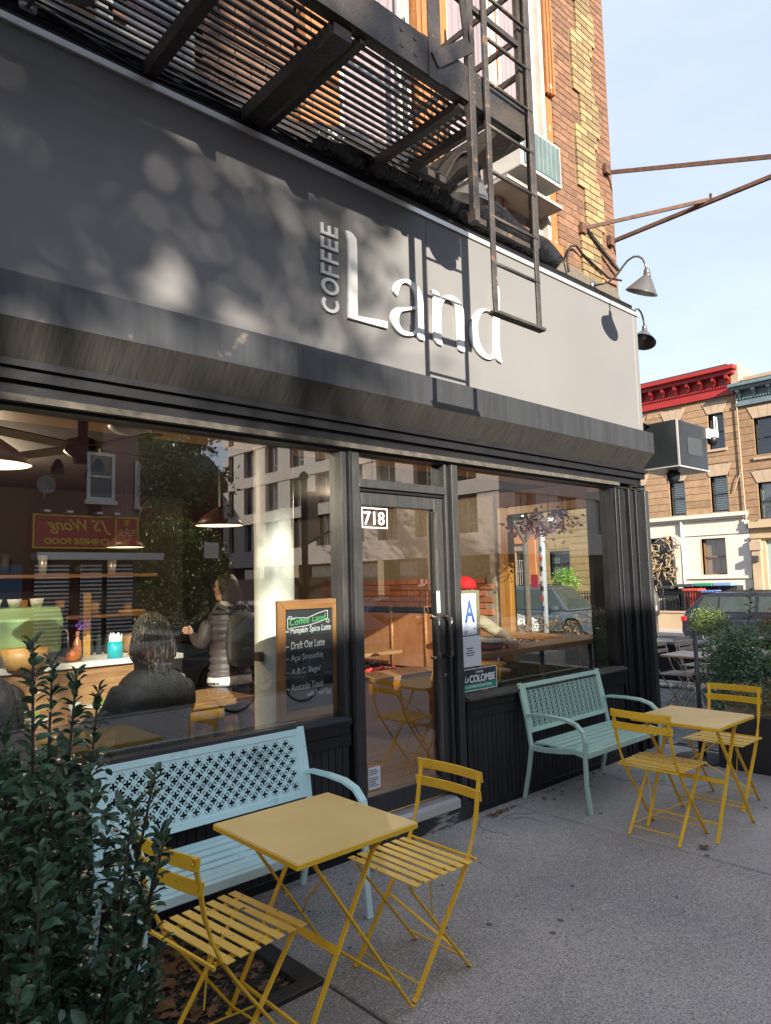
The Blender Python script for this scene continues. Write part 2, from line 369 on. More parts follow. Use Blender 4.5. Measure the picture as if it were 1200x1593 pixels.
# our sidewalk : flags with recessed joints
sw = thing('sidewalk', None, None, (4, -2.5, 0)); sw['kind'] = 'structure'
MB().box(-20, 10.85, -5.55, 30, -.5, -.018).build('joint_bed', K['joint'], sw)
xs = [-8, -4.3, -1.1, 1.62 + .0, 4.22, 6.75]; ys = [-5.55, -3.05, -1.9, .0]
PIT = (1.12, 1.86, -.92, -.06)       # tree pit opening
def slab(x0, x1, y0, y1, m, j=.008):
    mb = MB().box(x0 + j, x1 - j, y0 + j, y1 - j, -.12, 0.0); mb.build('paving_slab', m, sw, bevel=.006, seg=1)
slab(1.86, 4.22, -5.5, .30, K['concrete']); slab(4.22, 6.72, -5.5, .30, K['slab2'])
slab(-1.1, 1.12, -5.5, .3, K['concrete']); slab(-8, -1.1, -5.5, .3, K['concrete'])
slab(1.12, 1.86, -.06, .3, K['concrete']); slab(1.12, 1.86, -5.5, -.92, K['concrete'])
# hairline cracks and trodden gum
random.seed(77); mb = MB()
for (x, y, a, n) in ((4.2, -.30, 2.9, 9), (3.75, -.16, 3.6, 6), (3.95, -.22, 5.2, 5), (5.3, -.3, 5.0, 16)):
    p = Vector((x, y, .0012))
    for k in range(n):
        a += random.gauss(0, .35); q = p + Vector((cos(a), sin(a), 0)) * random.uniform(.03, .07); mb.bar(p, q, random.uniform(.002, .005), .001, (-sin(a), cos(a), 0)); p = q
mb.build('cracks', K['joint'], sw, kind='stuff')
mb = MB()
for k in range(46):
    x, y, r_ = random.uniform(2.0, 6.5), random.uniform(-3.0, -.15), random.uniform(.007, .02); n = 9
    mb.add([(x + r_ * random.uniform(.7, 1.1) * cos(2*pi*i/n), y + r_ * random.uniform(.7, 1.1) * sin(2*pi*i/n), .0016) for i in range(n)], [tuple(range(n))])
mb.build('gum_spots', mat('gum', (.12, .115, .11), .8), sw, kind='stuff')
MB().box(6.72, 10.8, -5.5, -2.2, -.12, -.002).build('paving_slab', K['slab2'], sw)
MB().box(6.72, 10.8, 4.2, 30, -.12, -.002).build('paving_slab', K['slab2'], sw)
c = MB().box(-20, 10.95, -5.7, -5.55, -.4, .005); c.build('curb_edge', K['curb'], sw)
c = MB().box(10.85, 11.0, -5.55, 60, -.4, .005); c.build('curb_edge', K['curb'], sw)
# grey pavers round the corner
pv = MB().box(-.1, .1, -.05, .05, -.03, 0).mesh('paver', K['paver'])
rest = MB(); n = 0; i = 0
y = -2.15
while y < 4.1:
    x = 6.85 + (.1 if i % 2 else 0)
    while x < 10.75:
        near = (x < 9.2 and -1.4 < y < 1.9)
        if near and n < 296:
            o = piece('paver', pv, (x, y, 0.004 * random.random() - .002), sw, rz=random.uniform(-.02, .02)); n += 1
        else:
            rest.box(x - .097, x + .097, y - .047, y + .047, -.03, .003 * random.random())
        x += .206
    y += .106; i += 1
rest.build('pavers', K['paver'], sw, kind='stuff')
# far sidewalk of the side street, low wall in front of the row houses
fs = MB().box(21.9, 24.6, -18, 70, -.8, -.33); struct('far_sidewalk', fs, K['slab2'])
fs = MB().box(-60, 11.2, -17.0, -14.6, -.6, 0); struct('opposite_sidewalk', fs, K['slab2'])
fs = MB().box(-60, 11.2, -17.0, -14.75, 0, .004).box(21.9, 80, -17.2, -14.6, -.6, -.2); struct('opposite_sidewalk', fs, K['slab2'])
fs = MB().box(24.63, 27, -6, 40, -.8, .12); struct('front_yards', fs, K['slab2'])
# ================================================================ cafe building
cafe = thing('cafe_building', 'corner cafe building with wide grey sign band over black framed shop windows', 'building', (2, .1, 0))
XE = 6.48
# sign band in two sheets with a seam
MB().box(-4, 3.468, -.10, .05, 3.02, 4.21).build('sign_panel', K['sign'], cafe)
spn = MB().box(3.472, XE, -.10, .05, 3.02, 4.21).build('sign_panel', K['sign'], cafe)
MB().box(6.402, 6.406, -.102, -.099, 3.1, 4.2).build('panel_seam', K['trim'], cafe)
MB().box(-4, XE + .02, -.115, -.06, 4.21, 4.245).build('sign_trim', K['trim'], cafe)
# --- raised lettering, traced as outlines on the sign plane
Oz = (0, -.100, 0)
def P2(px, py):          # picture reading of the letter shapes turned into metres on the sign plane (y=-.1)
    d = r2 * ((px - 600) / 1092) - u2 * ((py - 796.5) / 1092) + fw
    t = (-.1 - CAM.y) / d.y
    q = CAM + d * t
    return (q.x, q.z)
def smooth(pts, closed=True, k=3):
    out = []; n = len(pts)
    for i in range(n):
        p0, p1, p2, p3 = pts[(i-1) % n], pts[i], pts[(i+1) % n], pts[(i+2) % n]
        sharp1 = len(p1) > 2; sharp2 = len(p2) > 2
        for j in range(k):
            t = j / k
            m1 = ((p2[0]-p0[0])/2, (p2[1]-p0[1])/2) if not sharp1 else (p2[0]-p1[0], p2[1]-p1[1])
            m2 = ((p3[0]-p1[0])/2, (p3[1]-p1[1])/2) if not sharp2 else (p2[0]-p1[0], p2[1]-p1[1])
            h1 = 2*t**3-3*t**2+1; h2 = t**3-2*t**2+t; h3 = -2*t**3+3*t**2; h4 = t**3-t**2
            out.append((h1*p1[0]+h2*m1[0]+h3*p2[0]+h4*m2[0], h1*p1[1]+h2*m1[1]+h3*p2[1]+h4*m2[1]))
    return out
def traced(pts, ox, oy, s):
    q = []
    for p in pts:
        a = P2(ox + p[0] / s, oy + p[1] / s); q.append((a[0], a[1], 1) if len(p) > 2 else a)
    return smooth(q)
c_ = 1
L_out = [(168,80,1),(183,84),(198,100),(205,135),(207,345,1),(240,352),(300,363,1),(300,384,1),(178,351,1),(179,140),(174,100)]
a_out = [(72,606,1),(44,575),(44,540),(62,505),(100,489),(150,490),(200,520),(235,570),(253,630),(258,700),(259,820),(262,890),(268,926,1),(238,918),(218,900),(205,872,1),(185,890),(150,893),(100,880),(52,838),(24,778),(30,720),(62,690),(120,690),(206,680,1),(205,620),(190,565),(160,525),(125,512),(98,528),(82,565)]
a_in = [(206,702,1),(140,712),(100,725),(84,765),(88,815),(115,852),(155,868),(185,864),(206,845,1)]
n_out = [(316,563,1),(340,566),(362,580),(374,600),(382,628,1),(410,606),(450,603),(492,620),(522,655),(543,705),(548,760),(549,900),(555,1008,1),(525,998),(508,975),(503,900),(500,760),(490,690),(465,648),(435,632),(405,645),(387,690),(384,760),(386,900),(396,962,1),(365,950),(342,925),(333,880),(332,640),(328,590)]
d_out = [(722,708,1),(690,696),(650,712),(612,765),(594,840),(600,915),(630,985),(680,1040),(730,1062),(766,1052),(781,1036,1),(790,1065),(826,1088,1),(814,1050),(806,990),(804,880),(804,590),(798,548),(785,533),(765,526,1),(758,545),(760,620),(762,735,1),(745,716)]
d_in = [(763,760,1),(745,728),(710,712),(675,730),(650,790),(647,860),(660,940),(690,1000),(725,1032),(755,1034),(766,1000,1)]
for nm, o_, i_, tr in (('letter_l', L_out, None, (450,320,2)), ('letter_a', a_out, a_in, (600,330,4.615)),
                       ('letter_n', n_out, None, (600,330,4.615)), ('letter_d', d_out, d_in, (600,330,4.615))):
    mb = MB(); ho = [traced(i_, *tr)] if i_ else []
    mb.prism(traced(o_, *tr), (0, -.104, 0), (1,0,0), (0,0,1), .018, ho)
    mb.build('letter', K['letter'], spn, bevel=.0015, seg=1)
# COFFEE, reading upwards: each glyph built as strokes
def strokes(ch):
    h, w, t = 1.0, .74, .17
    if ch in 'CO':
        out, inn = [], []
        a0, a1 = (0, 360) if ch == 'O' else (48, 312)
        n = 28 if ch == 'O' else 24
        if ch == 'O':
            out = [(.5 + .5*cos(2*pi*i/n), .5 + .5*sin(2*pi*i/n)) for i in range(n)]
            inn = [(.5 + .32*cos(2*pi*i/n), .5 + .32*sin(2*pi*i/n)) for i in range(n)]
            return [(out, [inn])], 1.0
        A = [radians(a0 + (a1 - a0) * i / n) for i in range(n + 1)]
        poly = [(.5 + .5*cos(a), .5 + .5*sin(a)) for a in A] + [(.5 + .32*cos(a), .5 + .32*sin(a)) for a in reversed(A)]
        return [(poly, [])], .9
    if ch == 'F': return [([(0,0),(t,0),(t,.42),(.56,.42),(.56,.58),(t,.58),(t,.83),(.62,.83),(.62,1),(0,1)], [])], .62
    return [([(0,0),(.66,0),(.66,.17),(t,.17),(t,.42),(.6,.42),(.6,.58),(t,.58),(t,.83),(.65,.83),(.65,1),(0,1)], [])], .66
adv = 0; gl = []
for ch in 'COFFEE':
    ps, w_ = strokes(ch); gl.append((ps, adv)); adv += w_ + .16
adv -= .16
HZ = (3.855 - 3.292) / adv; WX = .135
for ps, off in gl:
    mb = MB()
    for poly, ho in ps:
        f = lambda p: (2.655 - p[1] * WX, 3.292 + (p[0] + off) * HZ)
        mb.prism([f(p) for p in poly], (0, -.104, 0), (1,0,0), (0,0,1), .012, [[f(p) for p in h_] for h_ in ho])
    mb.build('letter', K['letter'], cafe)
# --- shutter box: front, chamfer, top ledge
def profx(pts, x0, x1, name, m, par=cafe, **k):      # closed profile in (y,z) pulled along x
    mb = MB(); n = len(pts)
    mb.v = [Vector((x0, a, b)) for a, b in pts] + [Vector((x1, a, b)) for a, b in pts]
    mb.f = [(i, (i+1) % n, n + (i+1) % n, n + i) for i in range(n)] + [tuple(reversed(range(n))), tuple(range(n, 2*n))]
    return mb.build(name, m, par, **k)
for a, b in ((-4, -.6), (-.6, 2.28), (2.28, 3.93), (3.93, 6.13), (6.13, XE)):
    profx([(-.20, 2.81), (-.20, 3.01), (-.095, 3.045), (-.08, 3.045), (-.08, 2.81)], a + .0008, b - .0008, 'shutter_box_front', K['box'])
    profx([(-.199, 2.809), (-.10, 2.809), (-.04, 2.675), (-.07, 2.67)], a + .0008, b - .0008, 'shutter_box_chamfer', K['box_under'])
# stepped black housing behind
profx([(-.05, 2.58), (-.05, 2.70), (.1, 2.70), (.1, 2.58)], -4, XE + .07, 'shutter_guide', K['black'])
profx([(-.075, 2.635), (-.075, 2.668), (-.05, 2.668), (-.05, 2.635)], -4, XE + .09, 'shutter_guide', K['black'])
profx([(-.015, 2.52), (-.015, 2.58), (.1, 2.58), (.1, 2.52)], -4, XE + .05, 'shutter_guide', K['black'])
profx([(-.055, 2.482), (-.055, 2.512), (-.03, 2.52), (.05, 2.52), (.05, 2.482)], -4, 6.05, 'header_ledge', K['header'])
profx([(-.015, 2.466), (-.015, 2.482), (.1, 2.482), (.1, 2.466)], -4, 6.6, 'header_rail', K['black'])
# dark wall behind the sign and side wall, upper masonry core
MB().box(-8, 6.45, .35, .5, 2.7, 9).build('facade_core', K['mortar'], cafe)
MB().box(6.45, 6.56, .12, 11, 2.45, 9).build('side_wall', K['brick'], cafe)
MB().box(6.44, 6.6, 1.75, 11, 0, 2.45).build('side_wall', K['black'], cafe)
MB().box(6.44, 6.6, .3, 1.75, 0, .62).build('side_wall', K['black'], cafe)
MB().box(-8, -4, .0, .3, 0, 9).build('facade_wall', K['brick'], cafe)
MB().box(-8, 6.6, 10.9, 11.1, 0, 9).build('rear_wall', K['brick'], cafe)
MB().box(-8.1, 6.6, .2, 11, 9, 9.1).build('roof', K['asphalt'], cafe)
MB().box(-8.2, -8, .2, 11, 0, 9).build('side_wall', K['brick'], cafe)
# ledge on top of the sign: flashing, gutter profile, tarred boards
profx([(-.085, 4.25), (-.085, 4.285), (-.03, 4.30), (.1, 4.30), (.1, 4.25)], -4, XE + .03, 'sign_flashing', K['black'])
profx([(-.055, 4.305), (-.065, 4.335), (-.02, 4.36), (.12, 4.44), (.15, 4.3)], -4, XE, 'sign_flashing', K['black'])
profx([(.02, 4.40), (-.01, 4.47), (.04, 4.56), (.16, 4.60), (.16, 4.36)], -4, 2.55, 'tarred_ledge', K['darksteel'])
profx([(.02, 4.38), (.08, 4.55), (.16, 4.58), (.16, 4.36)], 5.2, 6.44, 'stone_ledge', K['bark'])
# black light box / bulging tarpaulin over the middle of the sign
mb = MB()
ringx = []
for i in range(15):
    x = 2.5 + i * .19; u = i / 14
    h = .17 + .10 * sin(pi * min(1, u * 1.25)) + .03 * sin(i * 2.1); d_ = .12 + .12 * sin(pi * u) + .025 * sin(i * 1.7)
    ringx.append([(x, .15, 4.33), (x, -.02 - d_ * .3, 4.33), (x, -.05 - d_, 4.36 + h * .3), (x, -.02 - d_ * .7, 4.36 + h * .8), (x, .15, 4.38 + h)])
for r_ in ringx: mb.v += [Vector(p) for p in r_]
for i in range(14):
    for j in range(4): mb.f.append((i*5+j, (i+1)*5+j, (i+1)*5+j+1, i*5+j+1))
mb.f += [(0,1,2,3,4), (74,73,72,71,70)]
tarp_m = mat('black_tarpaulin', (.012, .012, .014), .22, (.02, .02, .024), scale=4, bump=.8, bscale=9, bdist=.05)
mb.build('tarpaulin', tarp_m, cafe, smooth=True)
# ================================================================ upper storey
# stepped brick pier with yellow quoins : every visible brick its own piece
BH, BL, PX0, PX1 = .0715, .222, 5.48, 6.5
PBd = .092
me_b = {}
def brick_mesh(L_, m, key):
    if key not in me_b: me_b[key] = MB().box(-L_/2, L_/2, 0, .06, .0, BH - .011).mesh(key, m)
    return me_b[key]
MB().box(PX0 + .01, 6.46, PBd + .006, .2, 4.42, 9).build('pier_core', K['mortar'], cafe)
MB().box(PX0 + .004, 6.53, .14, .2, 4.42, 8.9).build('pier_core', K['mortar'], cafe)
MB().box(6.44, 6.515, PBd + .004, .2, 4.42, 8.9).build('pier_core', K['brick'], cafe)
z = 4.44; k = 0; cnt = 0
while z < 8.0 and cnt < 330:
    blk = k // 7; inblk = k % 7
    q0, q1 = (5.82, 6.17) if blk % 2 == 0 else (5.93, 6.28)
    if inblk < 2: q0, q1 = (5.82, 6.22)
    off = 0 if k % 2 else .5
    x = PX0
    cuts = [PX0]
    xx = PX0 + BL * (1 - off if off else 1)
    while xx < PX1 - .05: cuts.append(xx); xx += BL
    cuts.append(PX1)
    for q in (q0, q1):
        cuts.append(q)
    cuts = sorted(cuts); cc = [cuts[0]]
    for c in cuts[1:]:
        if c - cc[-1] < .055 and c not in (q0, q1, PX1): continue
        if c - cc[-1] < .055: cc[-1] = c; continue
        cc.append(c)
    for a, b in zip(cc[:-1], cc[1:]):
        yel = a >= q0 - .03 and b <= q1 + .03
        L_ = round(b - a - .011, 3)
        y0 = PBd - (.022 if yel else 0)
        o = piece('yellow_brick' if yel else 'brick', brick_mesh(L_, K['ybrick'] if yel else K['brick'], ('y' if yel else 'b') + 'brick%0.3f' % L_), ((a + b) / 2, y0, z), cafe)
        cnt += 1
    # returned end of the pier (left reveal)
    L_ = .1 if k % 2 else .055
    z += BH; k += 1
mb = MB(); z = 4.44
for k in range(60):
    mb.box(PX0 - .012, PX0 + .004, PBd + .002, .30, z, z + BH - .011); z += BH
mb.build('pier_return', K['brick'], cafe)
# window bays: orange timber posts, white sashes, pink curtains
K['oldwhite'] = mat('aged_white_paint', (.46, .445, .40), .6, (.38, .36, .32), scale=6, bump=.2, bscale=40)
def upper_window(x0, x1, z0, z1, y=.16, glassm=K['farglass2']):
    w = MB(); f = .06
    for a, b in ((x0, x0 + f), (x1 - f, x1)): w.box(a, b, y - .03, y + .05, z0, z1)
    w.box(x0 + f, x1 - f, y - .03, y + .05, z0, z0 + f).box(x0 + f, x1 - f, y - .03, y + .05, z1 - f, z1)
    zm = (z0 + z1) / 2
    w.box(x0 + f, x1 - f, y - .01, y + .04, zm - .03, zm + .03)
    for a, b in ((x0 + f, x0 + f + .035), (x1 - f - .035, x1 - f)):
        w.box(a, b, y - .005, y + .035, z0 + f, z1 - f)
    o = w.build('window', K['oldwhite'], cafe, bevel=.004, seg=1)
    MB().box(x0 + f, x1 - f, y + .012, y + .016, z0 + f, z1 - f).build('pane', glassm, o)
    cm = MB(); n = 14
    for i in range(n):
        a = x0 + f + (x1 - x0 - 2*f) * i / n; b = x0 + f + (x1 - x0 - 2*f) * (i + 1) / n
        yy = y + .07 + (.012 if i % 2 else 0)
        cm.add([(a, yy, z0 + f), (b, yy + (.012 if i % 2 == 0 else -.012), z0 + f), (b, yy + (.012 if i % 2 == 0 else -.012), z1 - f), (a, yy, z1 - f)], [(0, 1, 2, 3)])
    cm.build('curtain', K['curtain'], o)
K['curtain'] = mat('pink_curtain', (.40, .27, .28), .8, (.34, .23, .25), scale=3)
K['curtainw'] = mat('pale_curtain', (.62, .60, .57), .8, (.55, .52, .5), scale=3)
def post(x0, x1, y0=.06, z0=4.45, z1=8.5):
    MB().box(x0, x1, y0, .17, z0, z1).build('window_post', K['orange'], cafe, bevel=.006, seg=1)
    if x1 - x0 > .15:
        MB().box(x0 + .035, x1 - .035, y0 - .02, y0 - .001, z0, z1).build('post_batten', K['orange'], cafe, bevel=.004, seg=1)
upper_window(2.86, 3.60, 4.72, 6.9); upper_window(3.98, 4.32 + .36, 4.72, 6.9)
upper_window(4.70, 5.28, 4.66, 7.2, y=.17)
post(2.56, 2.84); post(3.62, 3.96); post(5.31, 5.455, .09); post(4.685, 4.698, .12)
MB().box(5.26, 5.31, .07, .17, 4.5, 8.0).build('white_casing', K['oldwhite'], cafe)
mb = MB()
for q in range(3): mb.box(5.33 + q * .04, 5.36 + q * .04, .05 - q * .008, .1, 6.15, 8.4)
mb.build('cornice_moulding', K['orange'], cafe)
MB().box(2.5, 5.46, .05, .17, 4.55, 4.68).build('window_sill', K['orange'], cafe)
MB().box(2.5, 5.46, .06, .17, 7.25, 8.4).build('spandrel', K['orange'], cafe)
# brick wall left of the bay (seen through the slats): coursed real bricks joined, plus a pale window
mb = MB(); z = 4.5; k = 0
while z < 7.0:
    x = .2 + (.11 if k % 2 else 0)
    while x < 2.5:
        if not (1.30 < x + .1 < 1.78 and z > 4.6): mb.box(x, x + BL - .011, .145, .2, z, z + BH - .011)
        x += BL
    z += BH; k += 1
mb.build('brickwork', K['brick'], cafe, kind='stuff')
upper_window(1.24, 1.80, 4.62, 6.6, y=.15)
# window air conditioner
ac = thing('air_conditioner', 'white window air conditioner hanging from the upper window beside the orange timber', 'air conditioner', (4.85, .1, 4.98))
K['acwhite'] = mat('air_conditioner_white', (.45, .44, .41), .45, (.38, .37, .34), scale=6)
K['acgrille'] = mat('teal_grille', (.08, .20, .22), .5, (.055, .15, .17), scale=8)
mb = MB().box(4.52, 5.10, -.20, .16, 4.99, 5.37); mb.build('case', K['acwhite'], ac, bevel=.012)
MB().box(4.55, 5.07, -.206, -.2, 5.02, 5.34).build('grille_back', K['acgrille'], ac)
gb = MB()
for i in range(9): gb.box(4.56 + i * .062, 4.566 + i * .062, -.212, -.206, 5.02, 5.34)
for i in range(16): gb.box(4.55, 5.07, -.210, -.206, 5.03 + i * .0195, 5.034 + i * .0195)
gb.build('grille', K['curb'], ac)
MB().box(4.514, 4.52, -.12, .05, 5.26, 5.275).build('vent_slot', K['black'], ac)
MB().box(4.45, 5.25, -.1, .2, 4.90, 4.93).build('support_shelf', K['curb'], ac)
# ================================================================ shop front (joinery, glazing, door)
def frame_box(name, x0, x1, y0, y1, z0, z1, par=cafe, m=None, bv=.003):
    return MB().box(x0, x1, y0, y1, z0, z1).build(name, m or K['black'], par, bevel=bv, seg=1)
# window 1
w1 = frame_box('shop_window', -4, 2.75, -.03, .12, .735, .80)
profx([(-.035, .79), (-.035, .815), (-.01, .84), (.06, .84), (.06, .79)], -4, 2.76, 'sill', K['black'], w1)
MB().box(-4, 2.735, .058, .064, .84, 2.466).build('pane', K['glass'], w1)
MB().box(-.75, -.68, -.01, .11, .84, 2.466).build('mullion', K['black'], w1)
# mullion between window and door: stacked fillets
for a, b, c, m_ in ((2.735, 2.775, -.005, 'steelgrey'), (2.775, 2.80, -.035, 'black'), (2.80, 2.872, -.02, 'steelgrey')):
    frame_box('door_post', a, b, c, .12, .0 if a > 2.76 else .80, 2.466, m=K[m_])
for a, b, c, m_ in ((3.675, 3.70, -.012, 'steelgrey'), (3.70, 3.725, .012, 'black'), (3.725, 3.79, -.035, 'steelgrey'), (3.79, 3.815, -.01, 'black')):
    frame_box('door_post', a, b, c, .12, .0, 2.466, m=K[m_])
# transom
frame_box('transom_bar', 2.872, 3.675, -.02, .10, 2.245, 2.30, m=K['steelgrey'])
frame_box('transom_bar', 2.872, 3.675, .0, .10, 2.222, 2.245, m=K['black'])
MB().box(2.872, 3.675, .058, .064, 2.30, 2.466).build('transom_pane', K['glass'], cafe)
# door
dr = MB().box(2.875, 2.915, .015, .075, .19, 2.22).box(3.585, 3.672, .015, .075, .19, 2.22)
dr.box(2.915, 3.585, .015, .075, 2.135, 2.22).box(2.915, 3.585, .015, .075, .19, .315)
door = dr.build('door', K['steelgrey'], cafe, bevel=.004, seg=1)
MB().box(2.915, 3.585, .043, .049, .315, 2.135).build('pane', K['glass'], door)
MB().box(3.578, 3.596, -.0, .02, .32, 2.12).build('astragal', mat('worn_edge_strip', (.13, .125, .115), .5, (.05, .05, .048), scale=9, stretch=(3, 3, .5), metal=.3), door)
chrome = mat('polished_pull', (.30, .26, .24), .16, metal=1.0)
for x in (3.515, 3.64):
    y = -.065
    MB().tube([(x, .012, 1.385), (x, -.03, 1.39), (x, y, 1.375), (x, y, 1.33), (x, y, 1.16), (x, y, 1.125), (x, -.03, 1.11), (x, .012, 1.115)], .0105, 10).build('door_handle', chrome, door, smooth=True)
MB().lathe([(.016, 0), (.016, .012), (.010, .016), (0, .016)], (3.655, .015, .98), 14, 'y').build('lock_cylinder', K['trim'], door, smooth=True)
# 718 plate of white film
mb = MB(); X0, X1, Z0, Z1, t = 2.935, 3.16, 1.99, 2.125, .0085
yk = .041
for a in ((X0, X1, Z0, Z0 + t), (X0, X1, Z1 - t, Z1), (X0, X0 + t, Z0 + t, Z1 - t), (X1 - t, X1, Z0 + t, Z1 - t)): mb.box(a[0], a[1], yk, yk + .0015, a[2], a[3])
text_geo(mb, '718', (X0 + .018, yk + .002, Z0 + .022), (1,0,0), (0,0,1), h=.088, w=.18, bold=.012)
mb.build('number_film', K['decal'], door)
pu = MB().box(3.566, 3.596, -.004, -.001, 1.415, 1.565); pl = pu.build('push_plate', K['decal'], door)
mb = MB()
for i, ch in enumerate('PUSH'):
    text_geo(mb, ch, (3.573, -.0035, 1.535 - i * .036), (1,0,0), (0,0,1), h=.022, w=.016, bold=.01)
mb.build('lettering', K['blackink'], pl)
# notice in a timber edge at the foot of the door
nt_ = MB().box(2.925, 3.045, .034, .041, .335, .495).build('notice_frame', K['wood'], door)
MB().box(2.935, 3.035, .030, .034, .35, .485).build('notice_sheet', K['paper'], nt_)
mb = MB()
random.seed(3)
for i in range(9):
    z = .465 - i * .012
    if i == 3: continue
    mb.box(2.942, 2.942 + random.uniform(.05, .085), .0285, .030, z, z + .004)
mb.build('notice_print', K['blackink'], nt_)
# threshold and step
profx([(-.06, .10), (-.06, .15), (-.03, .165), (.09, .175), (.09, .10)], 2.87, 3.68, 'threshold', K['trim'])
profx([(-.05, .0), (-.05, .11), (.1, .11), (.1, .0)], 2.80, 3.80, 'door_step', mat('worn_step_paint', (.03, .03, .032), .7, (.33, .31, .28), scale=7, lo=.6, hi=.68, stretch=(.6, 3, 3), bump=.6, bscale=30))
# window 2
w2 = frame_box('shop_window', 3.815, 6.02, -.03, .12, .72, .785)
profx([(-.06, .785), (-.06, .80), (-.01, .815), (.06, .815), (.06, .785)], 3.815, 6.0, 'sill', K['header'], w2)
MB().box(3.815, 5.965, .058, .064, .815, 2.466).build('pane', K['glass'], w2)
MB().box(5.965, 6.02, .0, .12, .815, 2.466).build('jamb', K['black'], w2)
# stall risers with beaded boards
def riser(x0, x1, z1, y, pitch=.052):
    frame_box('riser_backing', x0, x1, y + .012, .12, 0, z1, m=K['black'])
    frame_box('riser_rail', x0, x1, y - .012, y + .012, z1 - .07, z1)
    frame_box('riser_rail', x0, x1, y - .006, y + .012, .0, .05)
    n = int((x1 - x0 - .02) / pitch); bw = (x1 - x0 - .02) / n
    me = MB().box(-bw/2 + .0028, bw/2 - .0028, 0, .012, 0, z1 - .07 - .05).mesh('board', K['boards'])
    for i in range(n): piece('board', me, (x0 + .01 + bw * (i + .5), y, .05), cafe)
riser(1.0, 2.76, .735, -.012); riser(3.815, 6.0, .72, -.014)
frame_box('riser_panel', -4, 1.0, -.01, .12, 0, .735)
# corner pilaster: fluted boards up the full height
for i, (a, b, y) in enumerate(((6.02, 6.06, -.02), (6.064, 6.11, .01), (6.114, 6.20, -.005), (6.204, 6.25, .01), (6.254, 6.30, -.03), (6.304, 6.40, .004), (6.404, 6.45, -.02), (6.454, 6.53, .0))):
    frame_box('pilaster_board', a, b, y, .12, 0, 2.466, m=K['boards'] if i % 2 else K['black'])
frame_box('corner_post', 6.53, 6.60, -.05, .3, 0, 2.466, m=K['steelgrey'])
frame_box('pilaster_core', 6.02, 6.53, .12, .3, 0, 2.45)
# side window of the cafe (looks on to the side street)
sw_ = frame_box('side_window', 6.44, 6.6, .30, 1.75, .62, .70)
for a, b in ((.30, .40), (1.60, 1.75)): frame_box('jamb', 6.46, 6.58, a, b, .70, 2.45, sw_, K['honeywood'])
MB().box(6.51, 6.516, .40, 1.60, .70, 2.36).build('pane', K['glass2'], sw_)
frame_box('head', 6.46, 6.58, .40, 1.60, 2.36, 2.45, sw_, K['honeywood'])
# ================================================================ papers and stickers on the right window
ga = MB().box(3.88, 4.04, .050, .057, 1.235, 1.535).build('grade_card', K['cardblue'], label='blue and white letter A card taped inside the glass beside the door handle', cat='card')
mb = MB(); text_geo(mb, 'A', (3.908, .048, 1.325), (1,0,0), (0,0,1), h=.165, w=.112, bold=.022); mb.build('letter', K['ink'], ga)
mb = MB()
for r_ in (.064, .056):
    for i in range(28):
        a0, a1 = 2*pi*i/28, 2*pi*(i+1)/28
        mb.bar((3.963 + r_*cos(a0), .0492, 1.41 + r_*1.12*sin(a0)), (3.963 + r_*cos(a1), .0492, 1.41 + r_*1.12*sin(a1)), .0008, .0022, (0,1,0))
for i in range(5): mb.box(3.897, 3.897 + .04 + .01 * (i % 3), .0485, .0495, 1.31 - i * .011, 1.314 - i * .011)
mb.build('seal', K['lightink'], ga)
mb = MB().box(4.01, 4.03, .0485, .0495, 1.275, 1.283)
for i in range(16): mb.box(3.893 + i*.0082, 3.897 + i*.0082, .0485, .0495, 1.512, 1.517)
for i in range(4): mb.box(3.897, 3.935, .0485, .0495, 1.262 - i*.006, 1.264 - i*.006)
mb.build('small_print', K['blackink'], ga)
fo = MB().box(3.87, 4.10, .066, .072, 1.0, 1.56).build('card_backing', mat('khaki_card', (.30, .27, .17), .7), label='khaki backing card inside the window behind the letter A card', cat='card')
no = MB().box(3.87, 4.08, .050, .057, 1.005, 1.225).build('paper_notice', K['paper'], label='plain white printed notice on the glass under the letter A card', cat='notice')
mb = MB()
for i, (a, b) in enumerate(((3.92, 3.995), (3.925, 3.985), (3.907, 4.01), (3.923, 3.997))):
    x = a
    while x < b:
        l_ = .008 + .006 * ((i * 7 + int(x * 997)) % 3); mb.box(x, min(b, x + l_), .0485, .0495, 1.135 - i * .017, 1.142 - i * .017); x += l_ + .003
mb.build('print', K['blackink'], no)
st = MB().box(3.870, 4.250, .0505, .0525, .83, .99).build('window_sticker', K['decaldark'], label='dark green coffee roaster sticker low on the right window above the sill', cat='sticker')
mb = MB()
for a in ((3.870, 4.250, .83, .835), (3.870, 4.250, .985, .99), (3.870, 3.875, .835, .985), (4.245, 4.250, .835, .985)): mb.box(a[0], a[1], .0485, .0503, a[2], a[3])
text_geo(mb, 'COFFEE', (4.010, .0503, .955), (1,0,0), (0,0,1), h=.014, w=.085, bold=.01)
text_geo(mb, 'La', (3.885, .0503, .895), (1,0,0), (0,0,1), h=.042, w=.045, bold=.01, shear=.4)
text_geo(mb, 'COLOMBE', (3.940, .0503, .888), (1,0,0), (0,0,1), h=.056, w=.29, bold=.025)
text_geo(mb, 'COFFEE ROASTERS', (3.890, .0503, .852), (1,0,0), (0,0,1), h=.018, w=.30, bold=.01)
mb.build('lettering', K['decal'], st)
MB().box(3.875, 4.245, .0503, .0506, .836, .882).build('green_band', K['decalgreen'], st)
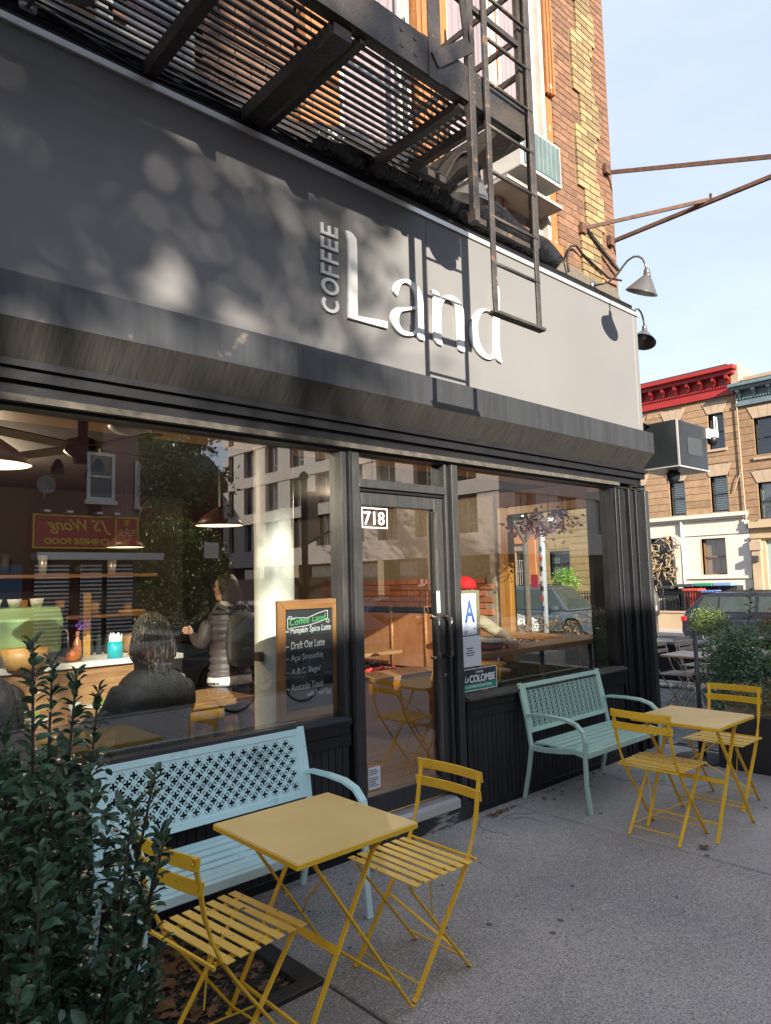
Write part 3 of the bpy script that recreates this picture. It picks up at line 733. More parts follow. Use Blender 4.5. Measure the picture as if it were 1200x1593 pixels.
# ================================================================ chalkboard behind the left window
cb = thing('chalkboard', 'wood framed chalkboard menu standing in the left window beside the door', 'chalkboard', (2.53, .10, .84))
x0, x1, z0, z1, f, y0 = 2.305, 2.765, .845, 1.545, .055, .072
def mitre(p, name, m):
    MB().prism(p, (0, y0 + .03, 0), (1,0,0), (0,0,1), .03).build(name, m, cb, bevel=.003, seg=1)
mitre([(x0,z0),(x1,z0),(x1-f,z0+f),(x0+f,z0+f)], 'frame_rail', K['wood']); mitre([(x0,z1),(x0+f,z1-f),(x1-f,z1-f),(x1,z1)], 'frame_rail', K['wood'])
mitre([(x0,z0),(x0+f,z0+f),(x0+f,z1-f),(x0,z1)], 'frame_stile', K['woodv']); mitre([(x1,z0),(x1,z1),(x1-f,z1-f),(x1-f,z0+f)], 'frame_stile', K['woodv'])
sl = MB().box(x0 + f - .003, x1 - f + .003, y0 + .014, y0 + .024, z0 + f - .003, z1 - f + .003).build('slate', K['slate'], cb)
mb = MB(); U, Z_ = (1, 0, .0), (0, 0, 1); yt = y0 + .0135
def ch(t, x, z, h, w, sh=.15): text_geo(mb, t, (x, yt, z), (1, 0, .03), (0, 0, 1), h=h, w=w, bold=.006, shear=sh, depth=.001)
ch('~ Pumpkin Spice Latte', x0 + .062, 1.335, .048, .335); ch('~ Draft Oat Latte', x0 + .062, 1.255, .044, .285)
ch('~ A\u00e7ai Smoothie', x0 + .062, 1.178, .045, .27); ch('~ A.B.C. Bagel', x0 + .062, 1.098, .044, .25)
ch('~ Avocado Toast', x0 + .062, 1.012, .042, .27); ch('with Fried Egg', x0 + .21, .962, .038, .18)
# scroll outline
def pl_(pts, w=.0035):
    for p, q in zip(pts[:-1], pts[1:]): mb.bar((p[0] + .022, yt - .0005, p[1]), (q[0] + .022, yt - .0005, q[1]), .001, w, (0,1,0))
pl_([(2.365,1.435),(2.42,1.44),(2.50,1.435),(2.58,1.46),(2.655,1.475),(2.655,1.425),(2.58,1.405),(2.50,1.39),(2.42,1.385),(2.36,1.375),(2.358,1.435),(2.372,1.452),(2.39,1.445),(2.385,1.425)])
pl_([(2.655,1.425),(2.668,1.41),(2.66,1.40),(2.645,1.405),(2.645,1.42)])
mb.build('chalk_writing', K['chalk'], sl)
mb = MB(); text_geo(mb, 'Coffee Land', (2.394, yt - .001, 1.394), (1,0,.09), (0,0,1), h=.040, w=.27, bold=.006, shear=.2, depth=.001)
mb.build('green_writing', K['chalkgreen'], sl)
# ================================================================ fire escape
fe = thing('fire_escape', 'black iron fire escape balcony with drop ladder hanging in front of the sign', 'fire escape', (2, .1, 4.38))
FY = -.95
me = MB().box(-2.2, 2.2, -.009, .009, 0, .012).mesh('slat', K['fe'])
for i in range(19):
    y = -.905 + i * .0475
    piece('slat', me, (1.25 - .55, y, 4.388), fe)            # long run left
me2 = MB().box(-.26, .26, -.009, .009, 0, .012).mesh('slat', K['fe'])
for i in range(19):
    y = -.905 + i * .0475
    if i < 13: continue
    piece('slat', me2, (3.18, y, 4.388), fe)
me3 = MB().box(-.12, .12, -.009, .009, 0, .012).mesh('slat', K['fe'])
for i in range(13): piece('slat', me3, (3.02, -.905 + i * .0475, 4.388), fe)
MB().box(-2, 3.49, -.965, -.95, 4.375, 4.59).build('fascia_plate', K['fe'], fe)
MB().box(-2, 3.49, -.95, -.90, 4.372, 4.386).build('fascia_angle', K['fe'], fe)
MB().box(3.475, 3.49, -.95, .1, 4.375, 4.59).build('end_plate', K['fe'], fe)
MB().box(2.62, 2.72, -.972, -.965, 4.36, 5.4).build('joint_strap', K['fe'], fe)
for x in (1.45, 2.05):
    w = .06 if x < 1.6 else .11
    MB().box(x - w/2, x + w/2, -.93, .1, 4.30, 4.386).build('bracket_beam', K['fe'], fe)
    if x > 2: MB().box(x + .11, x + .15, -.93, .1, 4.34, 4.386).build('bracket_beam', K['fe'], fe)
MB().bar((1.45, -.9, 4.32), (1.45, .1, 3.95 + .45), .04, .05, (1, 0, 0)).build('brace', K['fe'], fe)
MB().box(2.90, 2.95, -.93, .1, 4.34, 4.386).build('bracket_beam', K['fe'], fe)
# hatch frame
MB().box(3.12, 3.16, -.93, -.3, 4.33, 4.39).box(3.43, 3.475, -.93, -.3, 4.33, 4.39).box(3.16, 3.43, -.34, -.30, 4.33, 4.39).build('hatch_frame', K['fe'], fe)
bm = MB()
for x in (2.42, 2.52, 2.645, 2.695):
    for z in (4.44, 4.53): bm.lathe([(.012, 0), (.012, .012), (.006, .018), (0, .018)], (x, -.97, z), 8, 'y')
bm.build('bolts', K['fe'], fe)
# rails: posts, top bars, end rails, diagonal straps
for x in (-1.2, 0.1, 1.4, 2.98, 3.47):
    MB().box(x - .018, x + .018, -.965, -.935, 4.59, 5.9).build('rail_post', K['fe'], fe)
for z in (4.98, 5.36, 5.85): MB().box(-2, 3.49, -.965, -.94, z, z + .035).build('hand_rail', K['fe'], fe)
for z in (4.78, 5.02, 5.36): MB().box(3.462, 3.478, -.95, .1, z, z + .04).build('end_rail', K['fe'], fe)
for y in (-.6, -.25): MB().box(3.465, 3.475, y, y + .012, 4.59, 5.8).build('baluster', K['fe'], fe)
MB().bar((2.66, -.978, 4.47), (2.96, -.978, 4.72), .085, .01, (0, 0, 1)).build('gusset', K['fe'], fe)
MB().bar((2.95, -.97, 4.70), (2.86, -.97, 5.4), .05, .01, (1, 0, 0)).build('strap', K['fe'], fe)
# guide posts of the drop ladder
for x in (2.98, 3.555):
    MB().box(x - .028, x + .020, -.975, -.935, 3.68, 6.2).build('guide_post', K['ladder'], fe, bevel=.002, seg=1)
MB().box(2.95, 3.575, -.96, -.935, 3.665, 3.70).build('guide_bar', K['ladder'], fe)
MB().box(2.945, 2.985, -.985, -.93, 3.655, 3.72).build('guide_shoe', K['ladder'], fe)
# drop ladder
for x in (3.085, 3.505):
    MB().box(x - .022, x + .018, -1.0, -.985, 3.16, 6.4).build('ladder_rail', K['ladder'], fe, bevel=.002, seg=1)
for i in range(11):
    z = 3.44 + .278 * i
    MB().tube([(3.07, -.992, z), (3.52, -.992, z)], .0115, 8).build('rung', K['ladder'], fe, smooth=True)
MB().box(3.055, 3.545, -1.015, -.96, 3.135, 3.155).build('ladder_foot', K['ladder'], fe, bevel=.003, seg=1)
# wall pipe beside the ladder
# cables along the ledge
cabm = mat('black_cable', (.012, .012, .013), .5)
cbl = thing('cables', 'bundle of black cables sagging along the ledge above the sign', 'cable', (1, .0, 4.4))
for k in range(5):
    pts = []
    for i in range(40):
        x = -1.5 + i * .12
        pts.append((x, .0 - .03 * k * .5, 4.43 + .03 * sin(i * .7 + k * 1.7) - .02 * k + .03 * sin(i * .23 + k)))
    MB().tube(pts, .009 + .003 * (k % 2), 6).build('cable', cabm, cbl, smooth=True)
pts = [(3.0, -.10, 4.42), (3.1, -.28, 4.40), (3.22, -.4, 4.44), (3.34, -.45, 4.55), (3.44, -.4, 4.63), (3.5, -.3, 4.6), (3.5, -.2, 4.45)]
MB().tube(pts, .01, 6).build('cable', cabm, cbl, smooth=True)
MB().tube([(5.45, .0, 4.42), (5.5, .04, 4.6), (5.58, .05, 4.72), (5.68, .05, 4.76), (5.8, .06, 4.72), (6.0, .05, 4.66), (6.25, .05, 4.6), (6.45, .02, 4.62)], .011, 6).build('cable', cabm, cbl, smooth=True)
# ---------------------------------------------------------------- gooseneck lamps
def gooseneck():
    t = thing('gooseneck_lamp', 'x', 'lamp', (0, 0, 0), 'gooseneck sign lamps')
    MB().lathe([(.045, 0), (.045, .012), (.03, .03), (.012, .035)], (0, .0, 0), 16, 'y').build('wall_rose', K['lampmetal'], t, smooth=True)
    p = [(-.0, 0), (-.07, -.015), (-.14, -.022), (-.20, -.005), (-.26, .035), (-.31, .085), (-.36, .125), (-.42, .142), (-.47, .125), (-.505, .09), (-.53, .03), (-.54, -.05)]
    MB().tube([(0, a, b) for a, b in p], .0105, 10).build('gooseneck', K['lampmetal'], t, smooth=True)
    MB().lathe([(.012, 0), (.026, -.002), (.028, -.03), (.026, -.034), (.031, -.038), (.031, -.07), (.034, -.078)], (0, -.54, -.03), 18).build('fitter', K['lampmetal'], t, smooth=True)
    Rm = Matrix.Rotation(radians(24), 3, 'X')
    sh = MB().lathe([(.032, 0), (.045, -.012), (.148, -.155), (.151, -.158), (.144, -.155), (.04, -.018), (.03, -.01)], (0, -.54, -.098), 28, Rm=Rm).build('lamp_shade', K['lampmetal'], t, smooth=True)
    MB().lathe([(.012, 0), (.03, -.03), (.036, -.055), (.026, -.085), (0, -.095)], (0, -.535, -.115), 14, Rm=Rm).build('bulb', K['bulb'], t, smooth=True)
    return t
gn = gooseneck(); gn.scale = (.92, .96, .92); gn.location = (5.78, -.06, 4.36); gn['label'] = 'gooseneck lamp over the right end of the sign, seen against the sky'
for loc, rz, lb in (((3.47, -.06, 4.39), 0, 'gooseneck lamp behind the fire ladder above the lettering'),
                    ((.86, -.06, 4.37), 0, 'gooseneck lamp at the top left corner, cut by the photo edge'),
                    ((6.56, .12, 4.35), radians(90), 'gooseneck lamp round the corner on the side wall, facing the side street')):
    o = copy_tree(gn); o.location = loc; o.rotation_euler = (0, 0, rz); o['label'] = lb
# ---------------------------------------------------------------- rusty sign frame
rb = thing('rusty_bracket', 'rusty steel sign bracket sticking out of the brick pier against the sky', 'bracket', (6.4, .08, 5.0))
MB().bar((6.42, .10, 5.045), (6.42, -2.1, 5.05), .034, .034, (1,0,0)).build('arm', K['rust'], rb)
MB().bar((6.42, .10, 5.80), (6.42, -2.0, 5.02), .04, .016, (0,0,1)).build('stay', K['rust'], rb)
MB().bar((5.86, .08, 5.0), (6.42, -.90, 5.07), .035, .016, (0,0,1)).build('brace', K['rust'], rb)
MB().bar((5.86, .06, 5.02), (6.44, .03, 4.72), .03, .02, (0,0,1)).build('flat', K['fe'], rb)
for x, z in ((6.36, 5.80), (5.84, 4.99), (6.36, 5.03)): MB().box(x - .035, x + .045, .045, .08, z - .05, z + .05).build('wall_plate', K['rust'], rb)
MB().box(6.41, 6.43, -.93, -.91, 5.05, 5.12).build('bolt', K['rust'], rb)
# ---------------------------------------------------------------- dark projecting box and the cameras
pb = thing('metal_box', 'dark sheet metal box projecting from the corner beside the shutter box', 'box', (7.1, -.1, 2.71))
boxm = mat('dark_sheet_metal', (.035, .04, .045), .3, (.05, .055, .06), scale=2.5, metal=.5, rvar=.1, spots=((.12, .11, .1), 60, .74, .03))
MB().box(6.76, 7.43, -.31, .12, 2.71, 3.17).build('case', boxm, pb, bevel=.004, seg=1)
MB().box(6.757, 6.768, -.318, -.30, 2.71, 3.172).build('edge_strip', K['trim'], pb)
MB().box(6.74, 7.44, -.32, .12, 2.695, 2.708).build('base_rail', K['trim'], pb)
MB().box(6.97, 7.30, -.3135, -.3112, 2.84, 3.02).build('rating_plate', mat('rating_plate', (.07, .075, .08), .4, metal=.4), pb)
MB().bar((6.46, -.02, 3.17), (6.8, -.02, 3.14), .04, .008, (0,1,0)).build('bracket', K['black'], pb)
MB().tube([(6.5, -.06, 3.16), (6.52, -.1, 3.21), (6.57, -.1, 3.24), (6.62, -.06, 3.19)], .005, 6).build('wire', cabm, pb)
dm = thing('dome_camera', 'black dome camera hanging under the dark metal box', 'camera', (7.02, -.1, 2.6))
MB().lathe([(.0, -.085), (.03, -.08), (.058, -.055), (.068, -.02), (.072, 0), (.072, .02), (.05, .03), (.05, .045), (0, .045)], (7.02, -.12, 2.655), 20).build('dome', boxm, dm, smooth=True)
sc = thing('security_camera', 'white security camera with two antennas on the dark metal box', 'camera', (7.5, -.33, 3.0))
MB().box(7.43, 7.47, -.34, -.26, 3.05, 3.16).build('mount', K['white'], sc, bevel=.005)
MB().tube([(7.46, -.30, 3.12), (7.56, -.30, 3.13)], .02, 10).build('arm', K['white'], sc, smooth=True)
MB().lathe([(.0, .095), (.05, .09), (.062, .075), (.064, .01), (.058, 0), (0, 0)], (7.60, -.30, 3.075), 22).build('body', K['white'], sc, smooth=True)
MB().lathe([(0, -.075), (.03, -.068), (.05, -.04), (.056, -.005), (.05, .005), (0, .005)], (7.60, -.30, 3.072), 20).build('lens_ball', K['black'], sc, smooth=True)
for dx in (-.03, .05): MB().tube([(7.585 + dx, -.345, 3.09), (7.58 + dx * .6, -.35, 3.30)], [.009, .007], 8).build('antenna', K['white'], sc, smooth=True)
# ================================================================ benches
def ring(n, f): return [f(2 * pi * i / n) for i in range(n)]
def bench(kind, m):
    t = thing('garden_bench', 'x', 'bench', (0, 0, 0), 'metal garden benches against the shop front')
    Wd, D = 1.18, .50            # local: x along the bench, y=0 front legs, y=+D rear legs (wall side)
    X = (0.02, Wd - .02)
    for x in X:                  # rear post with the back stile
        MB().sweep([(x, D + .05, 0), (x, D + .0, .22), (x, D - .03, .40), (x, D - .0, .60), (x, D + .06, .875)], (1,0,0), .036, .022).build('rear_post', m, t, bevel=.003, seg=1)
        pts = [(x, D + .01, .63), (x, D - .05, .645), (x, D - .20, .65), (x, D - .33, .645), (x, D - .42, .62), (x, D - .475, .57), (x, D - .495, .50), (x, D - .485, .42), (x, D - .485, .2), (x, D - .51, .0)]
        MB().sweep(pts, (1,0,0), [.03, .034, .04, .042, .042, .042, .04, .036, .036, .036], .022).build('arm_and_leg', m, t, bevel=.003, seg=1)
        MB().sweep([(x, .01, .405), (x, .10, .425), (x, .2, .41), (x, .35, .395), (x, D - .02, .395)], (1,0,0), .02, .04).build('side_rail', m, t, bevel=.003, seg=1)
    MB().sweep([(.03, .005, .41), (Wd - .03, .005, .41)], (0,1,0), .03, .045).build('front_rail', m, t, bevel=.004, seg=1)
    MB().sweep([(.03, D - .03, .40), (Wd - .03, D - .03, .40)], (0,1,0), .02, .03).build('rear_rail', m, t)
    me = MB().box(-(Wd - .08) / 2, (Wd - .08) / 2, -.024, .024, -.006, .006).mesh('seat_slat', m)
    for i in range(7):
        y = .055 + i * .062; z = .432 - .012 * cos((i - 1) * .7) - .005 * i * .4
        piece('seat_slat', me, (Wd / 2, y, z), t)
    MB().box(.56, .60, .03, D - .05, .405, .420).build('seat_brace', m, t)
    # back: frame and pierced panel, tilted
    bk0, bk1, zz0, zz1 = .035, Wd - .035, .50, .865
    tilt = lambda z: D - .02 + (z - .5) * .20
    U = Vector((1, 0, 0)); Vv = Vector((0, .196, .98)).normalized(); O = Vector((bk0, tilt(zz0), zz0)); H = (zz1 - zz0) / Vv.z; Lx = bk1 - bk0
    fr = .034
    mb = MB()
    for a, b, c, d in ((0, Lx, 0, fr), (0, Lx, H - fr, H), (0, fr, fr, H - fr), (Lx - fr, Lx, fr, H - fr)):
        mb.prism([(a, c), (b, c), (b, d), (a, d)], O + Vector((0, .008, 0)), U, Vv, .016)
    mb.build('back_frame', m, t, bevel=.002, seg=1)
    iw, ih = Lx - 2 * fr, H - 2 * fr
    mb = MB(); Op = O + U * fr + Vv * fr + Vector((0, .004, 0))
    if kind == 0:
        nx, nz_ = 16, 4; px_, pz_ = iw / nx, ih / (nz_ + .5)
        cells = [((i + .5), (j + .5)) for i in range(nx) for j in range(nz_ + 1)] + [(i, j) for i in range(1, nx) for j in range(0, nz_ + 1)]
        cells = [((i + .5) * px_, (j + .5) * pz_) for i in range(nx) for j in range(nz_)] + [(i * px_, (j + 1) * pz_) for i in range(1, nx) for j in range(nz_)]
        hx, hz = px_ / 2, pz_ / 2
        e = .045; ww = .24
        dia = []
        C4 = [(hx, 0), (0, hz), (-hx, 0), (0, -hz)]
        for i in range(4):
            a, b = C4[i], C4[(i + 1) % 4]
            mid = lambda t_, ins: ((a[0] + (b[0] - a[0]) * t_) * (1 - ins), (a[1] + (b[1] - a[1]) * t_) * (1 - ins))
            dia += [a, mid(.24, 0), mid(.27, ww * .62), mid(.73, ww * .62), mid(.76, 0)]
        hole = []
        R_ = min(hx, hz) * .52
        for k in range(32):
            th = 2 * pi * k / 32
            rr = R_ * (.42 + .70 * abs(cos(2 * th)) ** .9)
            hole.append((rr * cos(th), rr * sin(th)))
        for cx, cz in cells:
            mb.prism([(cx + a, cz + b) for a, b in dia], Op, U, Vv, .007, [[(cx + a, cz + b) for a, b in hole]])
        # border triangles
        for i in range(nx):
            for zb, s in ((0, 1),):
                mb.prism([(i * px_, zb), ((i + 1) * px_, zb), ((i + .5) * px_, zb), ], Op, U, Vv, .007) if False else None
        for i in range(nx + 1):
            a = max(0, i * px_ - hx); b = min(iw, i * px_ + hx)
            if a < b: mb.prism([(a, -.001), (b, -.001), (i * px_, hz)] if 0 < i < nx else ([(0, -.001), (hx, -.001), (0, hz)] if i == 0 else [(iw - hx, -.001), (iw, -.001), (iw, hz)]), Op, U, Vv, .007)
        for i in range(nx):
            c0 = (i + .5) * px_; zt = nz_ * pz_ + hz
            mb.prism([(c0 - hx, zt), (c0, nz_ * pz_), (c0 + hx, zt)], Op, U, Vv, .007)
        for j in range(nz_):
            zc = (j + 1) * pz_
            mb.prism([(0, zc - hz), (hx, zc), (0, zc + hz)], Op, U, Vv, .007); mb.prism([(iw, zc - hz), (iw, zc + hz), (iw - hx, zc)], Op, U, Vv, .007)
    else:
        # rows of crossing pointed ovals
        nx, nz_ = 15, 4; px_, pz_ = iw / nx, ih / nz_
        def oval(cx, cz, a, b, ang, w):
            o_ = []; i_ = []
            for k in range(12):
                th = 2 * pi * k / 12
                x, z = a * cos(th) * (1 - .25 * abs(sin(th))), b * sin(th)
                xi, zi = (a - w) * cos(th) * (1 - .25 * abs(sin(th))), (b - w * 1.3) * sin(th)
                for l, (q, r_) in ((o_, (x, z)), (i_, (xi, zi))): l.append((cx + q * cos(ang) - r_ * sin(ang), cz + q * sin(ang) + r_ * cos(ang)))
            cl = lambda l: [(min(max(q, 0), iw), min(max(r_, 0), ih)) for q, r_ in l]
            return o_, i_
        for i in range(nx):
            for j in range(nz_):
                cx, cz = (i + .5) * px_, (j + .5) * pz_
                for ang in (.62, -.62):
                    cx2 = cx; o_, i_ = oval(cx2, cz, px_ * .25, pz_ * .66, ang, .0045)
                    mb.prism(o_, Op + Vector((0, .0005 if ang > 0 else 0, 0)), U, Vv, .006, [i_])
        for i in range(nx + 1):
            x = i * px_; mb.prism([(x - .0035, 0), (x + .0035, 0), (x + .0035, ih), (x - .0035, ih)], Op - Vector((0, .001, 0)), U, Vv, .005)
    mb.build('pierced_panel', m, t)
    return t
b1 = bench(0, K['mint']); b1.location = (1.19, -.63, 0); b1.scale = (1, 1, .965); b1['label'] = 'pale blue metal bench with quatrefoil pierced back behind the front yellow table'
b2 = bench(1, K['mint2']); b2.location = (4.385, -.60, 0); b2.scale = (.96, 1, .965); b2['label'] = 'sage green metal bench with star lattice back under the right window'
# ================================================================ bistro folding furniture
def bistro_table(top, m):
    t = thing('bistro_table', 'x', 'table', (0, 0, 0), 'folding bistro tables')
    MB().box(-.285, .285, -.285, .285, .690, .70).build('table_top', top, t, bevel=.004)
    MB().box(-.287, .287, -.287, -.281, .676, .696).box(-.287, .287, .281, .287, .676, .696).box(-.287, -.281, -.281, .281, .676, .696).box(.281, .287, -.281, .281, .676, .696).build('table_rim', m, t, bevel=.002, seg=1)
    for y, s in ((-.235, 1), (.235, 1)):
        yo = y + (.012 if y < 0 else -.012)
        MB().sweep([(-.19, y, .685), (-.17, y, .64), (.27, y, .012), (.285, y, .004)], (0,1,0), .022, .009).build('leg', m, t, bevel=.002, seg=1)
        MB().sweep([(.15, yo, .688), (.145, yo, .655), (.105, yo, .63), (-.25, yo, .012), (-.265, yo, .004)], (0,1,0), .022, .009).build('leg', m, t, bevel=.002, seg=1)
        MB().lathe([(.009, 0), (.009, .006), (0, .008)], (.02, y - .008, .36), 8, 'y').build('pivot', m, t)
    MB().sweep([(.215, -.235, .10), (.215, .235, .10)], (1,0,0), .010, .010).build('stretcher', m, t)
    MB().sweep([(-.20, -.22, .10), (-.20, .22, .10)], (1,0,0), .010, .010).build('stretcher', m, t)
    MB().sweep([(-.075, -.223, .325), (-.075, .223, .325)], (.57,0,.82), .028, .006).build('cross_strap', m, t)
    MB().tube([(-.13, -.235, .60), (-.04, 0, .43), (.08, .2, .28)], .004, 6).build('catch_rod', m, t)
    MB().sweep([(-.19, -.23, .676), (-.19, .23, .676)], (1,0,0), .016, .012).build('top_bar', m, t)
    MB().sweep([(.15, -.22, .676), (.15, .22, .676)], (1,0,0), .016, .012).build('top_bar', m, t)
    return t
def bistro_chair(m, slatm, simple=False):
    """faces +x"""
    t = thing('folding_chair', 'x', 'chair', (0, 0, 0), 'folding bistro chairs')
    hw = .180
    for y in (-hw, hw):
        MB().sweep([(-.262, y, .792), (-.248, y, .72), (-.225, y, .60), (-.198, y, .52), (-.16, y, .44), (-.09, y, .34), (.165, y, .012), (.18, y, .004)], (0,1,0), [.022,.022,.022,.010,.022,.022,.022,.022], .009).build('back_leg', m, t, bevel=.0015, seg=1)
        yi = y * .90
        MB().sweep([(.165, yi, .425), (.15, yi, .40), (-.165, yi, .012), (-.18, yi, .004)], (0,1,0), .020, .008).build('front_leg', m, t, bevel=.0015, seg=1)
        MB().sweep([(-.17, yi * .96, .428), (.17, yi * .96, .438)], (0,1,0), .016, .008).build('seat_rail', m, t)
    me = MB()
    n = 8
    for z, w in ((.772, .046), (.694, .046)):
        mb = MB(); P = []
        for i in range(n + 1):
            u = -1 + 2 * i / n; P.append((-.262 - (z - .772) * .18 - .022 * (1 - u * u) + .006, u * (hw + .022), z))
        mb.sweep(P, (.12, 0, 1), w, .006).build('back_slat', m, t, bevel=.002, seg=1)
    rv = MB()
    for z in (.772, .694):
        for y in (-hw, hw): rv.lathe([(.006, 0), (.006, .003), (0, .004)], (-.268 - (z - .772) * .18, y, z), 6, 'x', Rm=Matrix.Rotation(radians(-90), 3, 'Y'))
    rv.build('rivets', m, t)
    sm = MB().box(-.0165, .0165, -.212, .212, -.002, .002).mesh('seat_slat', slatm)
    for i in range(7):
        x = -.145 + i * .0515
        piece('seat_slat', sm, (x, 0, .4435 + .0015 * (i % 2)), t)
    MB().box(-.205, -.195, -.20, .20, .436, .446).build('rear_bar', m, t)
    MB().tube([(.135, -hw, .05), (.135, hw, .05)], .0045, 6).build('stretcher', m, t)
    MB().tube([(-.14, -hw * .9, .05), (-.14, hw * .9, .05)], .0045, 6).build('stretcher', m, t)
    MB().sweep([(-.02, -hw, .25), (-.135, hw * .9, .06)], (1, 0, 0), .016, .005).build('strap', m, t)
    MB().tube([(.0, hw * .6, .43), (-.07, hw * .3, .17)], .0035, 6).build('catch_rod', m, t)
    return t
T1 = bistro_table(K['yellowtop'], K['yellow']); T1.location = (1.705, -1.075, 0.008); T1['label'] = 'square yellow folding table in front of the pale blue bench'
T2 = copy_tree(T1); T2.location = (4.72, -1.215, 0); T2['label'] = 'square yellow folding table near the sage green bench and the corner'
CH = bistro_chair(K['yellow'], K['yellowslat'])
for i, (x, y, rz, lb) in enumerate(((2.195, -1.105, 180, 'yellow folding chair on the right of the front table, nearest the door'),
                                    (1.335, -1.06, 6, 'yellow folding chair left of the front table beside the dark shrub'),
                                    (4.42, -1.14, 0, 'yellow folding chair between the sage bench and the far yellow table'),
                                    (5.33, -1.145, 180, 'yellow folding chair beyond the far yellow table, backed by the planter'))):
    o = CH if i == 0 else copy_tree(CH)
    o.location = (x, y, 0); o.rotation_euler = (0, 0, radians(rz)); o['label'] = lb; o['group'] = 'yellow folding chairs'
T1['group'] = T2['group'] = 'yellow folding tables'
# beige sets round the corner
K['beige'] = mat('beige_powder_coat', (.44, .36, .30), .5, (.38, .31, .26), scale=6)
K['beigetop'] = mat('beige_slat', (.48, .41, .35), .5, (.43, .36, .31), scale=6)
BT = bistro_table(K['beigetop'], K['beige']); BC = bistro_chair(K['beige'], K['beigetop'])
for i, (x, y, rz, lb) in enumerate(((8.30, .36, 90, 'beige folding table round the corner beside the umbrella post'), (9.15, .30, 90, 'further beige folding table half hidden by the hedge'))):
    o = BT if i == 0 else copy_tree(BT); o.location = (x, y, 0); o.rotation_euler.z = radians(rz); o['label'] = lb; o['group'] = 'beige folding tables'
for i, (x, y, rz, lb) in enumerate(((8.42, .60, -90, 'beige folding chair behind the beige table, nearest the building corner'),
                                    (8.84, .46, -94, 'beige folding chair behind the umbrella post'),
                                    (7.85, .95, 10, 'beige folding chair partly hidden by the building corner'),
                                    (9.35, .75, -95, 'beige folding chair at the further beige table next to the hedge'))):
    o = BC if i == 0 else copy_tree(BC); o.location = (x, y, 0); o.rotation_euler.z = radians(rz); o['label'] = lb; o['group'] = 'beige folding chairs'
# umbrella post with its foot
up_ = thing('umbrella_pole', 'slim dark umbrella pole on a flat round foot beyond the yellow table', 'pole', (6.36, -.53, 0))
MB().tube([(6.36, -.53, .02), (6.36, -.53, 1.13)], .019, 12).build('pole', K['steelgrey'], up_, smooth=True)
MB().tube([(6.36, -.53, .02), (6.36, -.53, .42)], .032, 12).build('sleeve', K['black'], up_, smooth=True)
MB().lathe([(0, .035), (.06, .035), (.22, .02), (.235, .0)], (6.36, -.53, 0), 24).build('foot', K['darksteel'], up_, smooth=True)
# ---------------------------------------------------------------- litter
lf = MB()
def leaf_poly(c, s, a, tilt=0, lob=5):
    n = lob * 2; pts = []
    for i in range(n):
        th = 2 * pi * i / n; r_ = s * (1 if i % 2 == 0 else .55)
        pts.append((r_ * cos(th + a), r_ * sin(th + a)))
    z = [random.uniform(0, s * .5) for _ in pts]
    lf.add([(c[0], c[1], c[2] + s * .25)] + [(c[0] + p[0], c[1] + p[1], c[2] + q) for p, q in zip(pts, z)], [(0, i + 1, (i + 1) % n + 1) for i in range(n)])
random.seed(5)
for i in range(90): leaf_poly((4.02 + random.gauss(0, .085), -.10 - abs(random.gauss(0, .03)), .004), random.uniform(.007, .014), random.random() * 6)
for i in range(26): leaf_poly((random.uniform(4.3, 5.4), random.uniform(-.25, -.05), .003), random.uniform(.008, .02), random.random() * 6)
for i in range(14): leaf_poly((random.uniform(2.0, 3.2), random.uniform(-.5, -.1), .003), random.uniform(.006, .013), random.random() * 6)
for i in range(36): leaf_poly((random.uniform(1.9, 5.6), random.uniform(-2.6, -.2), .003), random.uniform(.004, .010), random.random() * 6)
for i in range(420): leaf_poly((random.uniform(1.9, 6.5), -.03 - abs(random.gauss(0, .035)), .001), random.uniform(.003, .008), random.random() * 6)
lf.build('leaf_litter', K['dryleaf'], label='dry leaf crumbs blown along the foot of the shop front', cat='leaf litter', kind='stuff')
def fallen(x, y, s, lb):
    global lf
    lf = MB(); leaf_poly((x, y, .004), s, random.random() * 6, lob=5); return lf.build('fallen_leaf', K['dryleaf'], label=lb, cat='leaf')
fallen(4.33, -1.42, .045, 'curled pale leaf on the pavement by the far yellow chair'); fallen(2.25, -1.98, .02, 'small dry leaf alone on the open pavement')
# ================================================================ tree pit: frame, mesh grate, soil, leaves
K['dryleaf2'] = mat('fallen_leaf_bright', (.27, .13, .055), .8, (.15, .085, .04), scale=18, detail=2)
K['soil'] = mat('pit_soil_leafy', (.09, .06, .04), .95, (.16, .10, .06), scale=22, bump=.8, bscale=60)
tg = thing('tree_grate', 'black framed mesh tree grate full of dead leaves under the front chair', 'tree grate', (1.5, -.5, 0))
x0, x1, y0, y1 = PIT
MB().box(x0, x1, y0, y1, -.20, -.055).build('soil', K['soil'], tg)
for a in ((x0, x1, y0, y0 + .07), (x0, x1, y1 - .07, y1), (x0, x0 + .07, y0 + .07, y1 - .07), (x1 - .09, x1, y0 + .07, y1 - .07)):
    MB().box(a[0], a[1], a[2], a[3], -.02, .012).build('grate_edge', K['darksteel'], tg, bevel=.003, seg=1)
mb = MB(); p = .042
u = -2.0
